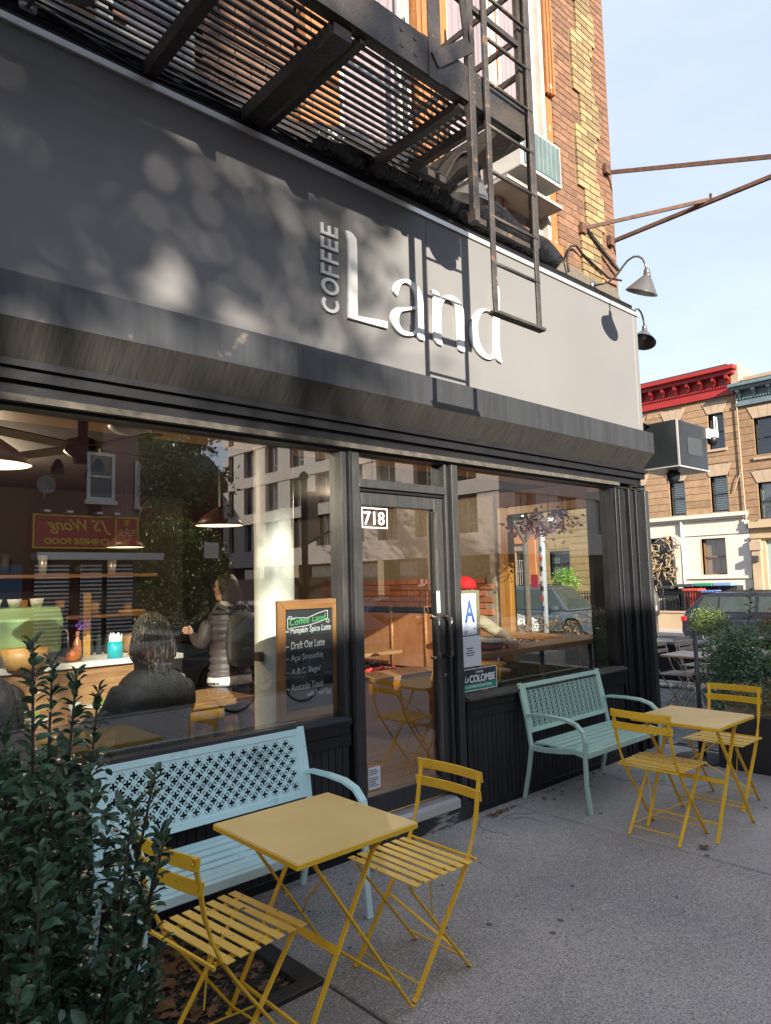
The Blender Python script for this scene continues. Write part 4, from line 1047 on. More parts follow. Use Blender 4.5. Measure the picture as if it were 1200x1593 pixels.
while u < 1.5:
    for sgn in (1, -1):
        # lines x*.6 + sgn*y = const clipped to the frame
        pts = []
        for t_ in range(0, 60):
            pass
        ax, ay, bx, by = x0 + .07, None, x1 - .09, None
        ay = u + sgn * .55 * (ax - x0); by = u + sgn * .55 * (bx - x0)
        # clip in y
        def clipx(yv): return x0 + (yv - u) / (sgn * .55)
        seg_ = [(ax, ay), (bx, by)]
        lo_, hi_ = y0 + .07, y1 - .07
        q = []
        for (xx, yy) in seg_:
            if yy < lo_: xx, yy = clipx(lo_), lo_
            elif yy > hi_: xx, yy = clipx(hi_), hi_
            q.append((xx, yy))
        if abs(q[0][0] - q[1][0]) > .01 and ax - 1e-6 <= q[0][0] <= bx + 1e-6 and ax - 1e-6 <= q[1][0] <= bx + 1e-6:
            mb.bar((q[0][0], q[0][1], -.008 + .001 * sgn), (q[1][0], q[1][1], -.008 + .001 * sgn), .006, .006, (0, 0, 1))
    u += p
mb.build('mesh', K['darksteel'], tg, kind='stuff')
lf = MB()
random.seed(11)
for i in range(560): leaf_poly((random.uniform(x0 + .1, x1 - .1), random.uniform(y0 + .1, y1 - .1), -.045 + random.random() * .035), random.uniform(.012, .036), random.random() * 6)
lf.build('dead_leaves', K['dryleaf'], tg, kind='stuff')
lf = MB()
for i in range(160):
    gx, gy = random.gauss(1.36, .22), random.gauss(-.5, .24)
    if x0 + .09 < gx < x1 - .11 and y0 + .09 < gy < y1 - .09: leaf_poly((gx, gy, -.006), random.uniform(.01, .035), random.random() * 6)
lf.build('dead_leaves', K['dryleaf2'], tg, kind='stuff')
for i, (x, y, s) in enumerate(((1.42, -.36, .085), (1.33, -.30, .06), (1.38, -.50, .05), (1.50, -.28, .045), (1.3, -.62, .055), (1.55, -.5, .035), (1.25, -.42, .05), (1.36, -.72, .05))):
    lf = MB(); leaf_poly((x, y, .0), s, i); lf.build('dead_leaf', K['leafrust'], tg)
MB().box(1.10, 1.13, -1.3, -.06, 0, .10).build('pit_edging', K['darksteel'], tg)
# ================================================================ cafe interior
room = thing('cafe_room', None, None, (2, 3, 0)); room['kind'] = 'structure'
MB().box(-8, 6.44, .12, 7, .0, .165).build('subfloor', K['black'], room)
for i in range(40):
    y = .14 + i * .15
    MB().box(-3, 6.43, y, y + .146, .16, .170).build('floor_plank', K['floorwood'], room)
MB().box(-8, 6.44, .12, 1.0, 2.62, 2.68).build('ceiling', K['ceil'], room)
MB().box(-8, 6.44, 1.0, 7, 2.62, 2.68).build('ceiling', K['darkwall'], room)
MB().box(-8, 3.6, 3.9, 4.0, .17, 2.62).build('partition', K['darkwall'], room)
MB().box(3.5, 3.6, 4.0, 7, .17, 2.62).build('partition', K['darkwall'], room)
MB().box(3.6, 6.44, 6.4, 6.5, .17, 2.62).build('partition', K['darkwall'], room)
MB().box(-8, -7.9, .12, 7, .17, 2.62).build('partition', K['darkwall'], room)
MB().box(6.40, 6.44, .12, .29, .17, 2.62).build('wood_panel', K['honeywood'], room)
MB().box(6.33, 6.40, .14, .46, .17, 2.62).build('wood_panel', K['honeywood'], room)
# sunlit brick dado on the side wall
MB().box(6.415, 6.44, 1.76, 6.4, .17, 2.6).build('wall_backing', K['mortar'], room)
bm_ = MB().box(-.012, .012, -.105, .105, 0, .062).mesh('brick', K['redbrick'])
z = .2; k = 0; n = 0
while z < 1.9 and n < 290:
    y = 1.9 + (.11 if k % 2 else 0)
    while y < 5.0 and n < 290:
        piece('brick', bm_, (6.41, y, z), room); n += 1; y += .22
    z += .073; k += 1
# column
col_ = thing('iron_column', 'cream painted round column standing just inside the left window', 'column', (2.80, .86, .17))
MB().lathe([(.165, .17), (.165, .24), (.142, .26), (.142, 2.30), (.140, 2.42), (.142, 2.62)], (2.80, .86, 0), 32).build('shaft', K['column'], col_, smooth=True)
MB().box(2.62, 2.66, .78, .84, 1.12, 1.18).build('clamp', K['rust'], col_)
# counter
ct = thing('counter', 'timber fronted service counter with a pale top at the back of the cafe', 'counter', (.8, 2.8, .17))
MB().box(-2, 2.85, 2.62, 3.3, .17, 1.0).build('front', K['tablewood'], ct)
MB().box(-2.02, 2.95, 2.56, 3.35, 1.0, 1.045).build('top', K['white'], ct, bevel=.006)
K['machinegreen'] = mat('pale_green_enamel', (.34, .52, .26), .3, coat=.4)
em = thing('coffee_machine', 'pale green espresso machine on the counter at the left edge', 'coffee machine', (1.3, 2.8, 1.05))
profm = [(2.62, 1.14), (2.58, 1.40), (2.64, 1.50), (3.1, 1.50), (3.1, 1.10)]
mb = MB(); mb.v = [Vector((.75, a, b)) for a, b in profm] + [Vector((1.93, a, b)) for a, b in profm]
mb.f = [(i, (i+1) % 5, 5 + (i+1) % 5, 5 + i) for i in range(5)] + [(4,3,2,1,0), (5,6,7,8,9)]
mb.build('body', K['machinegreen'], em, bevel=.03, seg=3)
MB().box(.8, 1.9, 2.66, 3.05, 1.045, 1.14).build('base', K['lampmetal'], em)
MB().box(1.935, 1.95, 2.6, 3.1, 1.10, 1.49).build('side_trim', K['black'], em)
MB().box(1.24, 1.34, 2.565, 2.585, 1.34, 1.40).build('badge', mat('red_badge', (.55, .05, .04), .4), em)
MB().tube([(1.9, 2.6, 1.35), (1.93, 2.5, 1.3), (1.93, 2.48, 1.15)], .008, 6).build('steam_wand', K['lampmetal'], em, smooth=True)
for i in range(7):
    x = .85 + i * .155
    MB().lathe([(.035, 0), (.055, .07), (.05, .07), (.03, .01)], (x, 2.8 + .05 * (i % 2), 1.50), 14).build('stacked_cup', K['white'], em, smooth=True)
def item(name, mb, m, label, cat, **k): return mb.build(name, m, None, label=label, cat=cat, **k)
pk = thing('pumpkin', 'small orange pumpkin on the counter beside the espresso machine', 'pumpkin', (2.02, 2.68, 1.045))
mb = MB(); n = 24; rr = []
for i in range(9):
    th = pi * i / 8; rr.append([(2.02 + .065 * sin(th) * (1 + .07 * cos(8 * 2 * pi * j / n)) * cos(2*pi*j/n), 2.66 + .065 * sin(th) * (1 + .07 * cos(8 * 2 * pi * j / n)) * sin(2*pi*j/n), 1.10 - .052 * cos(th)) for j in range(n)])
for r_ in rr: mb.v += [Vector(p) for p in r_]
for i in range(8):
    for j in range(n): mb.f.append((i*n+j, i*n+(j+1) % n, (i+1)*n+(j+1) % n, (i+1)*n+j))
K['pumpkin'] = mat('pumpkin_skin', (.62, .17, .015), .4, (.5, .12, .01), scale=8)
mb.build('flesh', K['pumpkin'], pk, smooth=True); MB().tube([(2.02, 2.66, 1.15), (2.03, 2.66, 1.18)], .008, 6).build('stalk', K['stem'], pk)
fb = thing('flower_bottle', 'clear bottle with orange ribbon and purple flowers behind the pumpkin', 'bottle', (2.1, 2.8, 1.045))
MB().lathe([(.035, 0), (.035, .14), (.014, .19), (.014, .24)], (2.1, 2.78, 1.045), 14).build('bottle', mat('orange_bottle', (.6, .2, .08), .3), fb, smooth=True)
mb = MB(); random.seed(2)
for i in range(60):
    c = Vector((2.13 + random.gauss(0, .035), 2.78 + random.gauss(0, .03), 1.36 + random.gauss(0, .04)))
    a, b = Vector((random.gauss(0, 1), random.gauss(0, 1), random.gauss(0, 1))).normalized() * .015, Vector((random.gauss(0, 1), random.gauss(0, 1), random.gauss(0, 1))).normalized() * .015
    mb.add([c - a, c - b, c + a, c + b], [(0, 1, 2, 3)])
mb.build('flowers', mat('purple_petal', (.18, .06, .38), .7), fb)
cp = thing('straw_cup', 'turquoise canister full of paper straws on the counter', 'canister', (2.4, 2.7, 1.045))
MB().lathe([(.062, 0), (.062, .14), (.056, .14), (.056, .02)], (2.38, 2.68, 1.045), 22).build('canister', mat('turquoise', (.01, .38, .45), .35), cp, smooth=True)
mb = MB()
for i in range(30):
    a = i * 2.4; r_ = .045 * sqrt(i / 30); mb.tube([(2.38 + r_*cos(a), 2.68 + r_*sin(a), 1.07), (2.38 + r_*1.3*cos(a), 2.68 + r_*1.3*sin(a), 1.245 + .015 * sin(i * 1.7))], .0045, 5)
mb.build('straws', K['paper'], cp)
nb = thing('wooden_caddy', 'wooden napkin caddy with compartments beside the turquoise canister', 'caddy', (2.66, 2.72, 1.045))
MB().box(2.54, 2.68, 2.66, 2.80, 1.045, 1.14).build('compartment', K['legwood'], nb); MB().box(2.69, 2.80, 2.64, 2.80, 1.045, 1.21).build('compartment', K['legwood'], nb); MB().box(2.81, 2.90, 2.66, 2.80, 1.045, 1.13).build('compartment', K['legwood'], nb)
MB().lathe([(.02, 0), (.02, .08), (.01, .1), (0, .1)], (2.745, 2.62, 1.045), 12).build('salt_shaker', K['trim'], nb, smooth=True)
jr = thing('glass_jar', 'large glass jar with a wooden lid at the back of the counter', 'jar', (2.72, 3.1, 1.045))
MB().lathe([(.11, 0), (.115, .03), (.115, .34), (.10, .36)], (2.70, 3.1, 1.045), 20).build('jar', K['glass2'], jr, smooth=True)
MB().lathe([(0, 0), (.12, 0), (.12, .03), (0, .03)], (2.70, 3.1, 1.405), 20).build('lid', K['legwood'], jr, smooth=True)
MB().lathe([(.0, 0), (.09, 0), (.09, .14), (0, .16)], (2.70, 3.1, 1.06), 16).build('contents', K['tablewood'], jr, smooth=True)
pm = thing('menu_stand', 'narrow upright wooden menu stand on the counter', 'menu stand', (2.25, 3.0, 1.045))
MB().box(2.22, 2.28, 2.98, 3.0, 1.045, 1.60).build('board', K['legwood'], pm)
bottle_m = mat('dark_bottle', (.03, .035, .03), .15)
for i in range(3): item('syrup_bottle', MB().lathe([(.028, 0), (.028, .17), (.01, .21), (.01, .26), (0, .26)], (2.34 + i * .075, 3.15, 1.045), 12), bottle_m, ['tall dark syrup bottle nearest the menu stand', 'middle dark syrup bottle behind the turquoise canister', 'dark syrup bottle nearest the glass jar'][i], 'bottle', group='syrup bottles behind the canister', smooth=True)
pr = thing('price_holder', 'wicker basket on the counter at the left in front of the espresso machine', 'basket', (1.45, 2.45, 1.045))
MB().loft([(1.62, 2.50, 1.045, .13, .09), (1.62, 2.50, 1.12, .16, .11), (1.62, 2.50, 1.20, .18, .12)], 18).build('basket', K['legwood'], pr, smooth=True)
# lower shelf wall of cups behind
bs = thing('back_shelf', 'dark back shelf with cups and jars behind the espresso machine', 'shelf', (1.4, 3.7, 1.3))
for z in (1.35, 1.75): MB().box(-1.5, 3.2, 3.65, 3.88, z, z + .03).build('board', K['tablewood'], bs)
random.seed(21)
for i in range(26):
    x = -1.2 + i * .165; z = 1.38 if i % 2 else 1.78; h = random.uniform(.08, .2)
    MB().lathe([(.035, 0), (.045, h), (.03, h), (.0, h * .98)], (x, 3.76, z), 10).build('jar', [K['trim'], K['tablewood'], K['darksteel'], K['legwood']][i % 4], bs, smooth=True)
# waste bin
wb = thing('waste_bin', 'grey round waste bin with a pale lid in front of the counter', 'bin', (2.72, 2.3, .17))
MB().lathe([(.15, .17), (.19, .82), (.19, .84), (.0, .84)], (2.62, 2.32, 0), 24).build('bin', K['trim'], wb, smooth=True)
MB().lathe([(.205, .80), (.21, .86), (.20, .90), (.12, .93), (.11, .915), (0, .90)], (2.62, 2.32, 0), 24).build('lid', mat('pale_green_plastic', (.45, .52, .47), .5), wb, smooth=True)
# farmhouse table
ft = thing('farmhouse_table', 'rustic wooden table with turned legs behind the left window', 'table', (2.1, 1.9, .17))
for i in range(5): MB().box(.5, 3.06, 1.55 + i * .13, 1.676 + i * .13, .715, .76).build('plank', K['tablewood'], ft, bevel=.004, seg=1)
MB().box(.6, 2.95, 1.62, 1.65, .62, .715).box(.6, 2.95, 2.10, 2.13, .62, .715).box(2.92, 2.95, 1.62, 2.13, .62, .715).build('apron', K['legwood'], ft)
for x in (.75, 2.88):
    for y in (1.67, 2.10):
        l = MB().box(x - .05, x + .05, y - .05, y + .05, .58, .715)
        l.lathe([(.03, .17), (.045, .20), (.03, .24), (.042, .34), (.05, .42), (.035, .46), (.05, .48), (.045, .52), (.03, .54), (.048, .58)], (x, y, 0), 14)
        l.build('leg', K['legwood'], ft, smooth=False)
def plate(x, y, lb):
    p = thing('salad_plate', lb, 'plate', (x, y, .76))
    MB().lathe([(0, 0), (.07, 0), (.12, .018), (.118, .022), (.06, .006), (0, .006)], (x, y, .762), 24).build('plate', K['white'], p, smooth=True)
    mb = MB(); random.seed(int(x * 10))
    for i in range(40):
        c = Vector((x + random.gauss(0, .03), y + random.gauss(0, .03), .79 + random.random() * .03)); a = Vector((random.gauss(0, 1), random.gauss(0, 1), random.gauss(0, .4))).normalized() * .022; b = Vector((random.gauss(0, 1), random.gauss(0, 1), random.gauss(0, .4))).normalized() * .018
        mb.add([c - a, c - b, c + a, c + b], [(0, 1, 2, 3)])
    mb.build('salad', mat('salad_green', (.22, .36, .05), .6), p); return p
plate(2.0, 2.0, 'plate of green salad on the rustic table beside the seated woman'); plate(1.45, 1.75, 'plate on the rustic table nearer the hatted customer')
item('drink_cup', MB().lathe([(.03, 0), (.04, .09), (.036, .09), (.0, .085)], (1.75, 1.78, .762), 16), K['paper'], 'white cup with pinkish band on the rustic table', 'cup', smooth=True)
# low beige window seat
ws = thing('padded_bench', 'low beige window seat just inside the left window', 'seat', (1.3, .4, .17))
MB().box(-2.0, 2.0, .20, .62, .17, .62).build('base', K['black'], ws); MB().box(-2.0, 1.75, .18, .66, .62, .70).build('cushion', mat('beige_cushion', (.22, .18, .145), .8, (.18, .15, .12), scale=5), ws, bevel=.02, seg=3)
# right hand counter shelves along both windows
bc = thing('window_bar', 'L shaped varnished window bar behind the right window', 'bar', (5.2, .5, 1.0))
MB().box(4.35, 6.38, .30, .62, 1.00, 1.045).build('bar_top', K['wood'], bc, bevel=.005, seg=1)
MB().box(6.08, 6.38, .63, 2.3, 1.00, 1.045).build('bar_top', K['woodv'], bc, bevel=.005, seg=1)
for x, y in ((4.5, .45), (5.4, .45), (6.2, .45), (6.2, 1.6)): MB().tube([(x, y, .17), (x, y, 1.0)], .022, 10).build('leg', K['black'], bc, smooth=True)
def stool(x, y, lb):
    s_ = thing('bar_stool', lb, 'stool', (x, y, .17), 'stools at the window bar')
    MB().lathe([(0, 0), (.16, 0), (.17, .02), (.16, .035), (0, .035)], (x, y, .74), 22).build('seat', K['tablewood'], s_, smooth=True)
    for k in range(4):
        a = pi / 4 + k * pi / 2; MB().tube([(x + .10 * cos(a), y + .10 * sin(a), .74), (x + .19 * cos(a), y + .19 * sin(a), .17)], .012, 8).build('leg', K['trim'] if x < 5 else K['black'], s_, smooth=True)
    mb = MB(); mb.tube([(x + .16 * cos(2*pi*i/16), y + .16 * sin(2*pi*i/16), .38) for i in range(17)], .008, 6); mb.build('foot_ring', K['black'], s_, smooth=True)
stool(4.75, .95, 'bar stool nearest the letter A card'); stool(5.35, .98, 'bar stool in the middle of the right window'); stool(5.75, 1.35, 'bar stool close to the side window')
oc = thing('orange_cabinet', 'orange painted low cabinet behind the right window', 'cabinet', (4.9, 1.9, .17))
MB().box(4.6, 5.5, 1.8, 2.2, .17, .66).build('body', mat('orange_laminate', (.50, .17, .03), .5), oc, bevel=.01); MB().box(4.58, 5.52, 1.78, 2.22, .66, .70).build('top', K['tablewood'], oc)
bk = thing('open_book', 'stack of books and papers lying on the window bar beside the red hatted customer', 'books', (4.7, .48, 1.045))
for i, (c, w_) in enumerate((((.05, .03, .03), .12), ((.35, .06, .05), .11), ((.05, .05, .06), .10), ((.5, .42, .3), .13))): MB().box(4.62 - w_/2 + i * .02, 4.62 + w_ + i * .02, .38, .55, 1.046 + i * .022, 1.066 + i * .022).build('book', mat('book_cover_%d' % i, c, .6), bk)
# white bench seat and red brick backed booth seen through the door
wbn = thing('white_bench', 'white framed bench with brown cushion seen through the door', 'bench', (5.8, 2.8, .17))
MB().box(5.35, 6.05, 2.2, 3.3, .44, .50).build('frame', K['white'], wbn, bevel=.004)
for x, y in ((5.39, 2.24), (6.01, 2.24), (5.39, 3.26), (6.01, 3.26)): MB().box(x - .035, x + .035, y - .035, y + .035, .17, .44).build('leg', K['white'], wbn)
MB().box(5.33, 6.07, 2.18, 3.32, .50, .57).build('cushion', mat('tan_leather', (.30, .19, .12), .45, (.25, .155, .10), scale=4), wbn, bevel=.025, seg=3)
bo = thing('booth_panel', 'row of slatted timber booth backs against the sunlit brick wall', 'booth', (6.3, 3.2, .5))
for i in range(5):
    y = 2.2 + i * .62; MB().box(6.30, 6.38, y, y + .58, .55, 1.22).build('panel', mat('orange_timber_%d' % i, (.47 - .02 * i, .19, .09), .6, (.36, .14, .06), scale=9, stretch=(1, 1, .3)), bo, bevel=.006)
    MB().tube([(6.30, y + .60, .5), (6.30, y + .60, 1.32)], .022, 10).build('post', K['wood'], bo, smooth=True)
MB().box(6.28, 6.39, 2.2, 5.2, 1.25, 1.30).build('cap_rail', K['black'], bo)
ct2 = thing('cafe_table', 'small dark topped table inside behind the door glass', 'table', (5.8, 3.45, .17))
MB().box(5.45, 6.12, 3.05, 3.8, .74, .78).build('table_top', K['tablewood'], ct2, bevel=.004); MB().tube([(5.8, 3.5, .17), (5.8, 3.5, .74)], .03, 10).build('pedestal', K['black'], ct2); MB().lathe([(0, 0), (.17, 0), (.17, .02), (0, .03)], (5.8, 3.5, .17), 18).build('foot', K['black'], ct2)
rn = MB(); random.seed(4)
for i in range(50):
    c = Vector((5.5 + random.gauss(0, .1), 2.75 + random.gauss(0, .05), .60 + random.random() * .03)); a = Vector((random.gauss(0, 1), random.gauss(0, 1), .2)).normalized() * .05; b = Vector((random.gauss(0, 1), random.gauss(0, 1), .2)).normalized() * .04
    rn.add([c - a, c - b, c + a, c + b], [(0, 1, 2, 3)])
rn.build('red_scarf', mat('red_knit', (.62, .04, .03), .8), label='crumpled red scarf left on the brown cushion', cat='scarf')
# lamps
K['glow'] = mat('lamp_glow', (.8, .6, .35), .5, emit=((1, .68, .34), 1.6))
K['shadein'] = mat('pendant_shade', (.10, .045, .035), .4)
for i, (x, y, z, r_, lb) in enumerate(((.82, .25, 2.23, .20, 'pendant lamp at the far left of the window'), (2.55, 2.9, 2.0, .19, 'pendant lamp over the counter in front of the red reflected sign'), (2.72, 1.5, 2.1, .20, 'pendant lamp near the cream column'), (3.42, .48, 2.24, .21, 'pendant lamp behind the 718 number on the door'))):
    p = thing('pendant_lamp', lb, 'lamp', (x, y, 2.6), 'pendant lamps in the cafe')
    MB().tube([(x, y, 2.62), (x, y, z + .14)], .006, 6).build('cord', K['black'], p)
    MB().lathe([(.02, .15), (.05, .13), (r_ * .6, .08), (r_, .0), (r_ * .97, .0), (r_ * .58, .07), (.04, .12)], (x, y, z), 28).build('lamp_shade', K['shadein'], p, smooth=True)
    MB().lathe([(r_ * .93, .008), (0, .009)], (x, y, z), 28).build('diffuser', K['glow'], p)
cl = thing('ceiling_light', 'round glass ceiling light above the left window', 'lamp', (1.72, .78, 2.6))
MB().lathe([(.13, 0), (.125, -.02), (.09, -.045), (.03, -.055), (0, -.056)], (1.68, .70, 2.615), 24).build('glass_bowl', mat('frosted_bowl', (.7, .68, .62), .4), cl, smooth=True)
for i, (x, y, z) in enumerate(((1.2, 2.2, 2.5), (4.9, 2.6, 2.5))):
    l_ = bpy.data.lights.new('cafe_lamp', 'POINT'); l_.energy = 24; l_.color = (1, .76, .52); l_.shadow_soft_size = .02
    lo = bpy.data.objects.new('cafe_lamp', l_); COL.objects.link(lo); lo.location = (x, y, z)
fan = thing('ceiling_fan', 'dark ceiling fan with glass lamp shades above the left window', 'ceiling fan', (1.42, .75, 2.62))
MB().lathe([(.03, 0), (.03, -.10), (.09, -.12), (.10, -.19), (.06, -.22), (.05, -.26), (0, -.26)], (1.42, .75, 2.62), 20).build('motor', K['shadein'], fan, smooth=True)
for k in range(4):
    a = .35 + k * pi / 2; c, s_ = cos(a), sin(a)
    MB().bar((1.42 + .1 * c, .75 + .1 * s_, 2.46), (1.42 + .58 * c, .75 + .58 * s_, 2.47), .12, .008, (-s_, c, .12)).build('blade', K['shadein'], fan, bevel=.003, seg=1)
for k in range(3):
    a = .9 + k * 2.1; x, y = 1.42 + .13 * cos(a), .75 + .13 * sin(a)
    MB().lathe([(.015, 0), (.03, -.03), (.045, -.08), (.04, -.08)], (x, y, 2.38), 12).build('lamp_shade', K['farglass'], fan, smooth=True)
# hanging pink plant behind the right window
random.seed(8)
hp = thing('hanging_plant', 'dusty pink leaved hanging plant behind the right window', 'plant', (5.85, .62, 2.15))
MB().lathe([(.05, 0), (.09, .06), (.11, .12), (.10, .12)], (5.85, .62, 2.10), 16).build('pot', K['trim'], hp, smooth=True)
MB().tube([(5.85, .62, 2.2), (5.85, .62, 2.62)], .004, 5).build('cord', K['black'], hp)
mb = MB()
for i in range(420):
    c = Vector((5.85 + random.gauss(0, .20), .66 + random.gauss(0, .12), 2.19 + random.gauss(0, .06) - .05 * random.random()))
    d_ = Vector((random.gauss(0, 1), random.gauss(0, 1), random.gauss(-.3, .7))).normalized(); e = d_.orthogonal().normalized(); e.rotate(Matrix.Rotation(random.random() * 6, 3, d_))
    s_ = random.uniform(.02, .036); mb.add([c, c + d_ * s_ + e * s_ * .5, c + d_ * s_ * 2.1, c + d_ * s_ - e * s_ * .5], [(0, 1, 2, 3)])
mb.build('foliage', K['leafpink'], hp, kind='stuff')
# ================================================================ people inside
K['skin'] = mat('skin', (.50, .27, .19), .5, (.46, .24, .165), scale=6)
K['blackcoat'] = mat('charcoal_jacket', (.022, .021, .023), .8, (.032, .03, .032), scale=4, bump=1.0, bscale=6, bdist=.08)
K['hair'] = mat('dark_streaked_hair', (.012, .009, .007), .5, (.24, .16, .11), scale=20, lo=.52, hi=.66, stretch=(5, 5, .35), bump=.6, bscale=30, bstretch=(5, 5, .3))
K['hairdark'] = mat('dark_hair', (.018, .013, .011), .35, (.06, .04, .03), scale=22, stretch=(4, 4, .4), bump=.6, bscale=30, bstretch=(5, 5, .3))
def skin_body(name, J, E, parent, m, sub=2):
    """J: {name:(x,y,z,r)}, E: edges; continuous skinned surface"""
    names = list(J); idx = {k: i for i, k in enumerate(names)}
    me = bpy.data.meshes.new(name); c = WO[parent.name]
    me.from_pydata([tuple(Vector(J[k][:3]) - c) for k in names], [(idx[a], idx[b]) for a, b in E], []); me.update()
    o = bpy.data.objects.new(name, me); COL.objects.link(o); o.parent = parent; WO[o.name] = c
    md = o.modifiers.new('skin', 'SKIN')
    sv = me.skin_vertices[0].data
    for k in names: r = J[k][3]; sv[idx[k]].radius = (r, r) if not isinstance(r, tuple) else r
    for q in sv: q.use_root = False
    sv[0].use_root = True; md.use_smooth_shade = True
    sb = o.modifiers.new('sub', 'SUBSURF'); sb.levels = sub; sb.render_levels = sub
    me.materials.append(m); return o
def head(parent, c, yaw_, s=1.0):
    """head with a face: skull, jaw, nose, ears, eyes, mouth; faces local +y turned by yaw"""
    Rm = Matrix.Translation(c) @ Matrix.Rotation(yaw_, 4, 'Z') @ Matrix.Scale(s, 4)
    mb = MB(); n = 20
    rings = [(-.125, .030, .040, .025), (-.105, .052, .062, .018), (-.07, .064, .084, .006), (-.03, .070, .094, 0), (.01, .074, .098, -.004), (.05, .073, .098, -.008), (.085, .060, .082, -.010), (.108, .036, .05, -.012), (.116, .01, .015, -.012)]
    for z, rx, ry, oy in rings:
        for j in range(n):
            a = 2 * pi * j / n; mb.v.append(Vector((rx * cos(a), oy + ry * sin(a), z)))
    for i in range(len(rings) - 1):
        for j in range(n): mb.f.append((i*n+j, i*n+(j+1) % n, (i+1)*n+(j+1) % n, (i+1)*n+j))
    mb.f.append(tuple(reversed(range(n)))); mb.f.append(tuple((len(rings)-1)*n + j for j in range(n)))
    mb.add([(-.012,.088,.015),(.012,.088,.015),(.016,.092,-.035),(-.016,.092,-.035),(0,.118,-.028),(0,.096,.02)], [(0,5,4,3),(5,1,2,4),(3,4,2),(0,1,5)])
    for s_ in (-1, 1): mb.lathe([(.0, -.006), (.02, -.004), (.024, .006), (.0, .01)], (s_ * .074, -.005, -.005), 10, 'x')
    mb.xform(Rm); h = mb.build('head', K['skin'], parent, smooth=True, sub=1)
    e = MB()
    for s_ in (-1, 1): e.lathe([(0, -.01), (.009, -.006), (.011, 0), (.009, .006), (0, .01)], (s_ * .030, .083, .012), 10)
    e.xform(Rm); e.build('eyes', K['black'], h, smooth=True)
    m_ = MB().box(-.022, .022, .087, .0925, -.068, -.060); m_.xform(Rm); m_.build('mouth', mat('lips', (.38, .12, .10), .5), h)
    return h
def hand(parent, w, dirv, palm_n, m, s=1.0, curl=.5):
    """palm with four unequal bent fingers and a thumb, one skin"""
    d = Vector(dirv).normalized(); nrm = Vector(palm_n); nrm = (nrm - d * nrm.dot(d)).normalized(); side = d.cross(nrm)
    w = Vector(w); J = {'w': (*w, .022 * s), 'p': (*(w + d * .05 * s), .026 * s)}; E = [('w', 'p')]
    for i, (o_, l) in enumerate(((-.026, .062), (-.009, .072), (.009, .068), (.025, .054))):
        b = w + d * .085 * s + side * o_ * s; k1 = b + (d * cos(curl) - nrm * sin(curl)) * l * .5 * s; k2 = k1 + (d * cos(curl * 2.2) - nrm * sin(curl * 2.2)) * l * .5 * s
        J['b%d' % i] = (*b, .0105 * s); J['k%d' % i] = (*k1, .009 * s); J['t%d' % i] = (*k2, .0078 * s); E += [('p', 'b%d' % i), ('b%d' % i, 'k%d' % i), ('k%d' % i, 't%d' % i)]
    t1 = w + d * .03 * s - side * .035 * s; t2 = t1 + (d * .7 - side * .5 - nrm * .4).normalized() * .045 * s
    J['th'] = (*t1, .012 * s); J['tt'] = (*t2, .009 * s); E += [('p', 'th'), ('th', 'tt')]
    return skin_body('hand', J, E, parent, m, 1)
def hair_loft(name, parent, rings, m, n=36, amp=.05, seed=0):
    mb = MB(); random.seed(seed); ph = [random.uniform(0, 6) for _ in range(4)]
    for (cx, cy, cz, rx, ry) in rings:
        for j in range(n):
            a = 2 * pi * j / n; k = 1 + amp * (sin(9 * a + ph[0]) * .5 + sin(17 * a + ph[1]) * .5)
            mb.v.append(Vector((cx + rx * k * cos(a), cy + ry * k * sin(a), cz)))
    for i in range(len(rings) - 1):
        for j in range(n): mb.f.append((i*n+j, i*n+(j+1) % n, (i+1)*n+(j+1) % n, (i+1)*n+j))
    mb.f.append(tuple((len(rings)-1)*n + j for j in range(n))); mb.f.append(tuple(reversed(range(n))))
    # loose tips
    cx, cy, cz, rx, ry = rings[0]
    for j in range(300):
        a = random.uniform(0, 2*pi); k = random.uniform(1.0, 1.07); tw = random.uniform(-.22, .22); m0 = random.randint(1, max(1, len(rings) - 2))
        pts = []
        for ri in range(m0, -1, -1):
            c_x, c_y, c_z, r_x, r_y = rings[ri]; aa = a + tw * (m0 - ri) / max(1, m0); pts.append(Vector((c_x + r_x * k * cos(aa), c_y + r_y * k * sin(aa), c_z)))
        L_ = random.uniform(.0, .07); pts.append(pts[-1] + Vector((cos(a) * random.uniform(-.01, .015), sin(a) * random.uniform(-.01, .015), -L_ - .01)))
        if len(pts) > 2: mb.tube(pts, [.0032] * (len(pts) - 1) + [.0006], 4, cap=False)
    return mb.build(name, m, parent, smooth=True)
# seated woman with shoulder length hair, back to the window
pw = thing('person', 'seated person with streaked shoulder length hair and charcoal jacket, back to the window', 'person', (1.93, 1.0, .17))
bx, by = 1.95, .93
MB().loft([(bx, by + .05, .46, .24, .19), (bx, by + .03, .58, .25, .175), (bx, by, .75, .225, .15), (bx + .0, by + .01, .92, .235, .14), (bx, by + .03, 1.02, .235, .125), (bx, by + .04, 1.09, .19, .10), (bx, by + .05, 1.13, .10, .075), (bx, by + .05, 1.16, .06, .06)], 28, 2.3).build('jacket', K['blackcoat'], pw, smooth=True, sub=1)
J = {'hip': (bx, by + .08, .55, .13), 'nk': (bx, by + .05, 1.14, .055), 'hd': (bx, by + .07, 1.22, .05), 'kl': (bx - .13, by + .52, .58, .075), 'kr': (bx + .13, by + .52, .58, .075), 'fl': (bx - .14, by + .5, .22, .045), 'fr': (bx + .14, by + .5, .22, .045), 'tl': (bx - .14, by + .66, .20, .04), 'tr': (bx + .14, by + .66, .20, .04), 'ch': (bx, by + .04, .95, .11), 'hl': (bx-.1, by+.15, .55, .09), 'hr': (bx+.1, by+.15, .55, .09)}
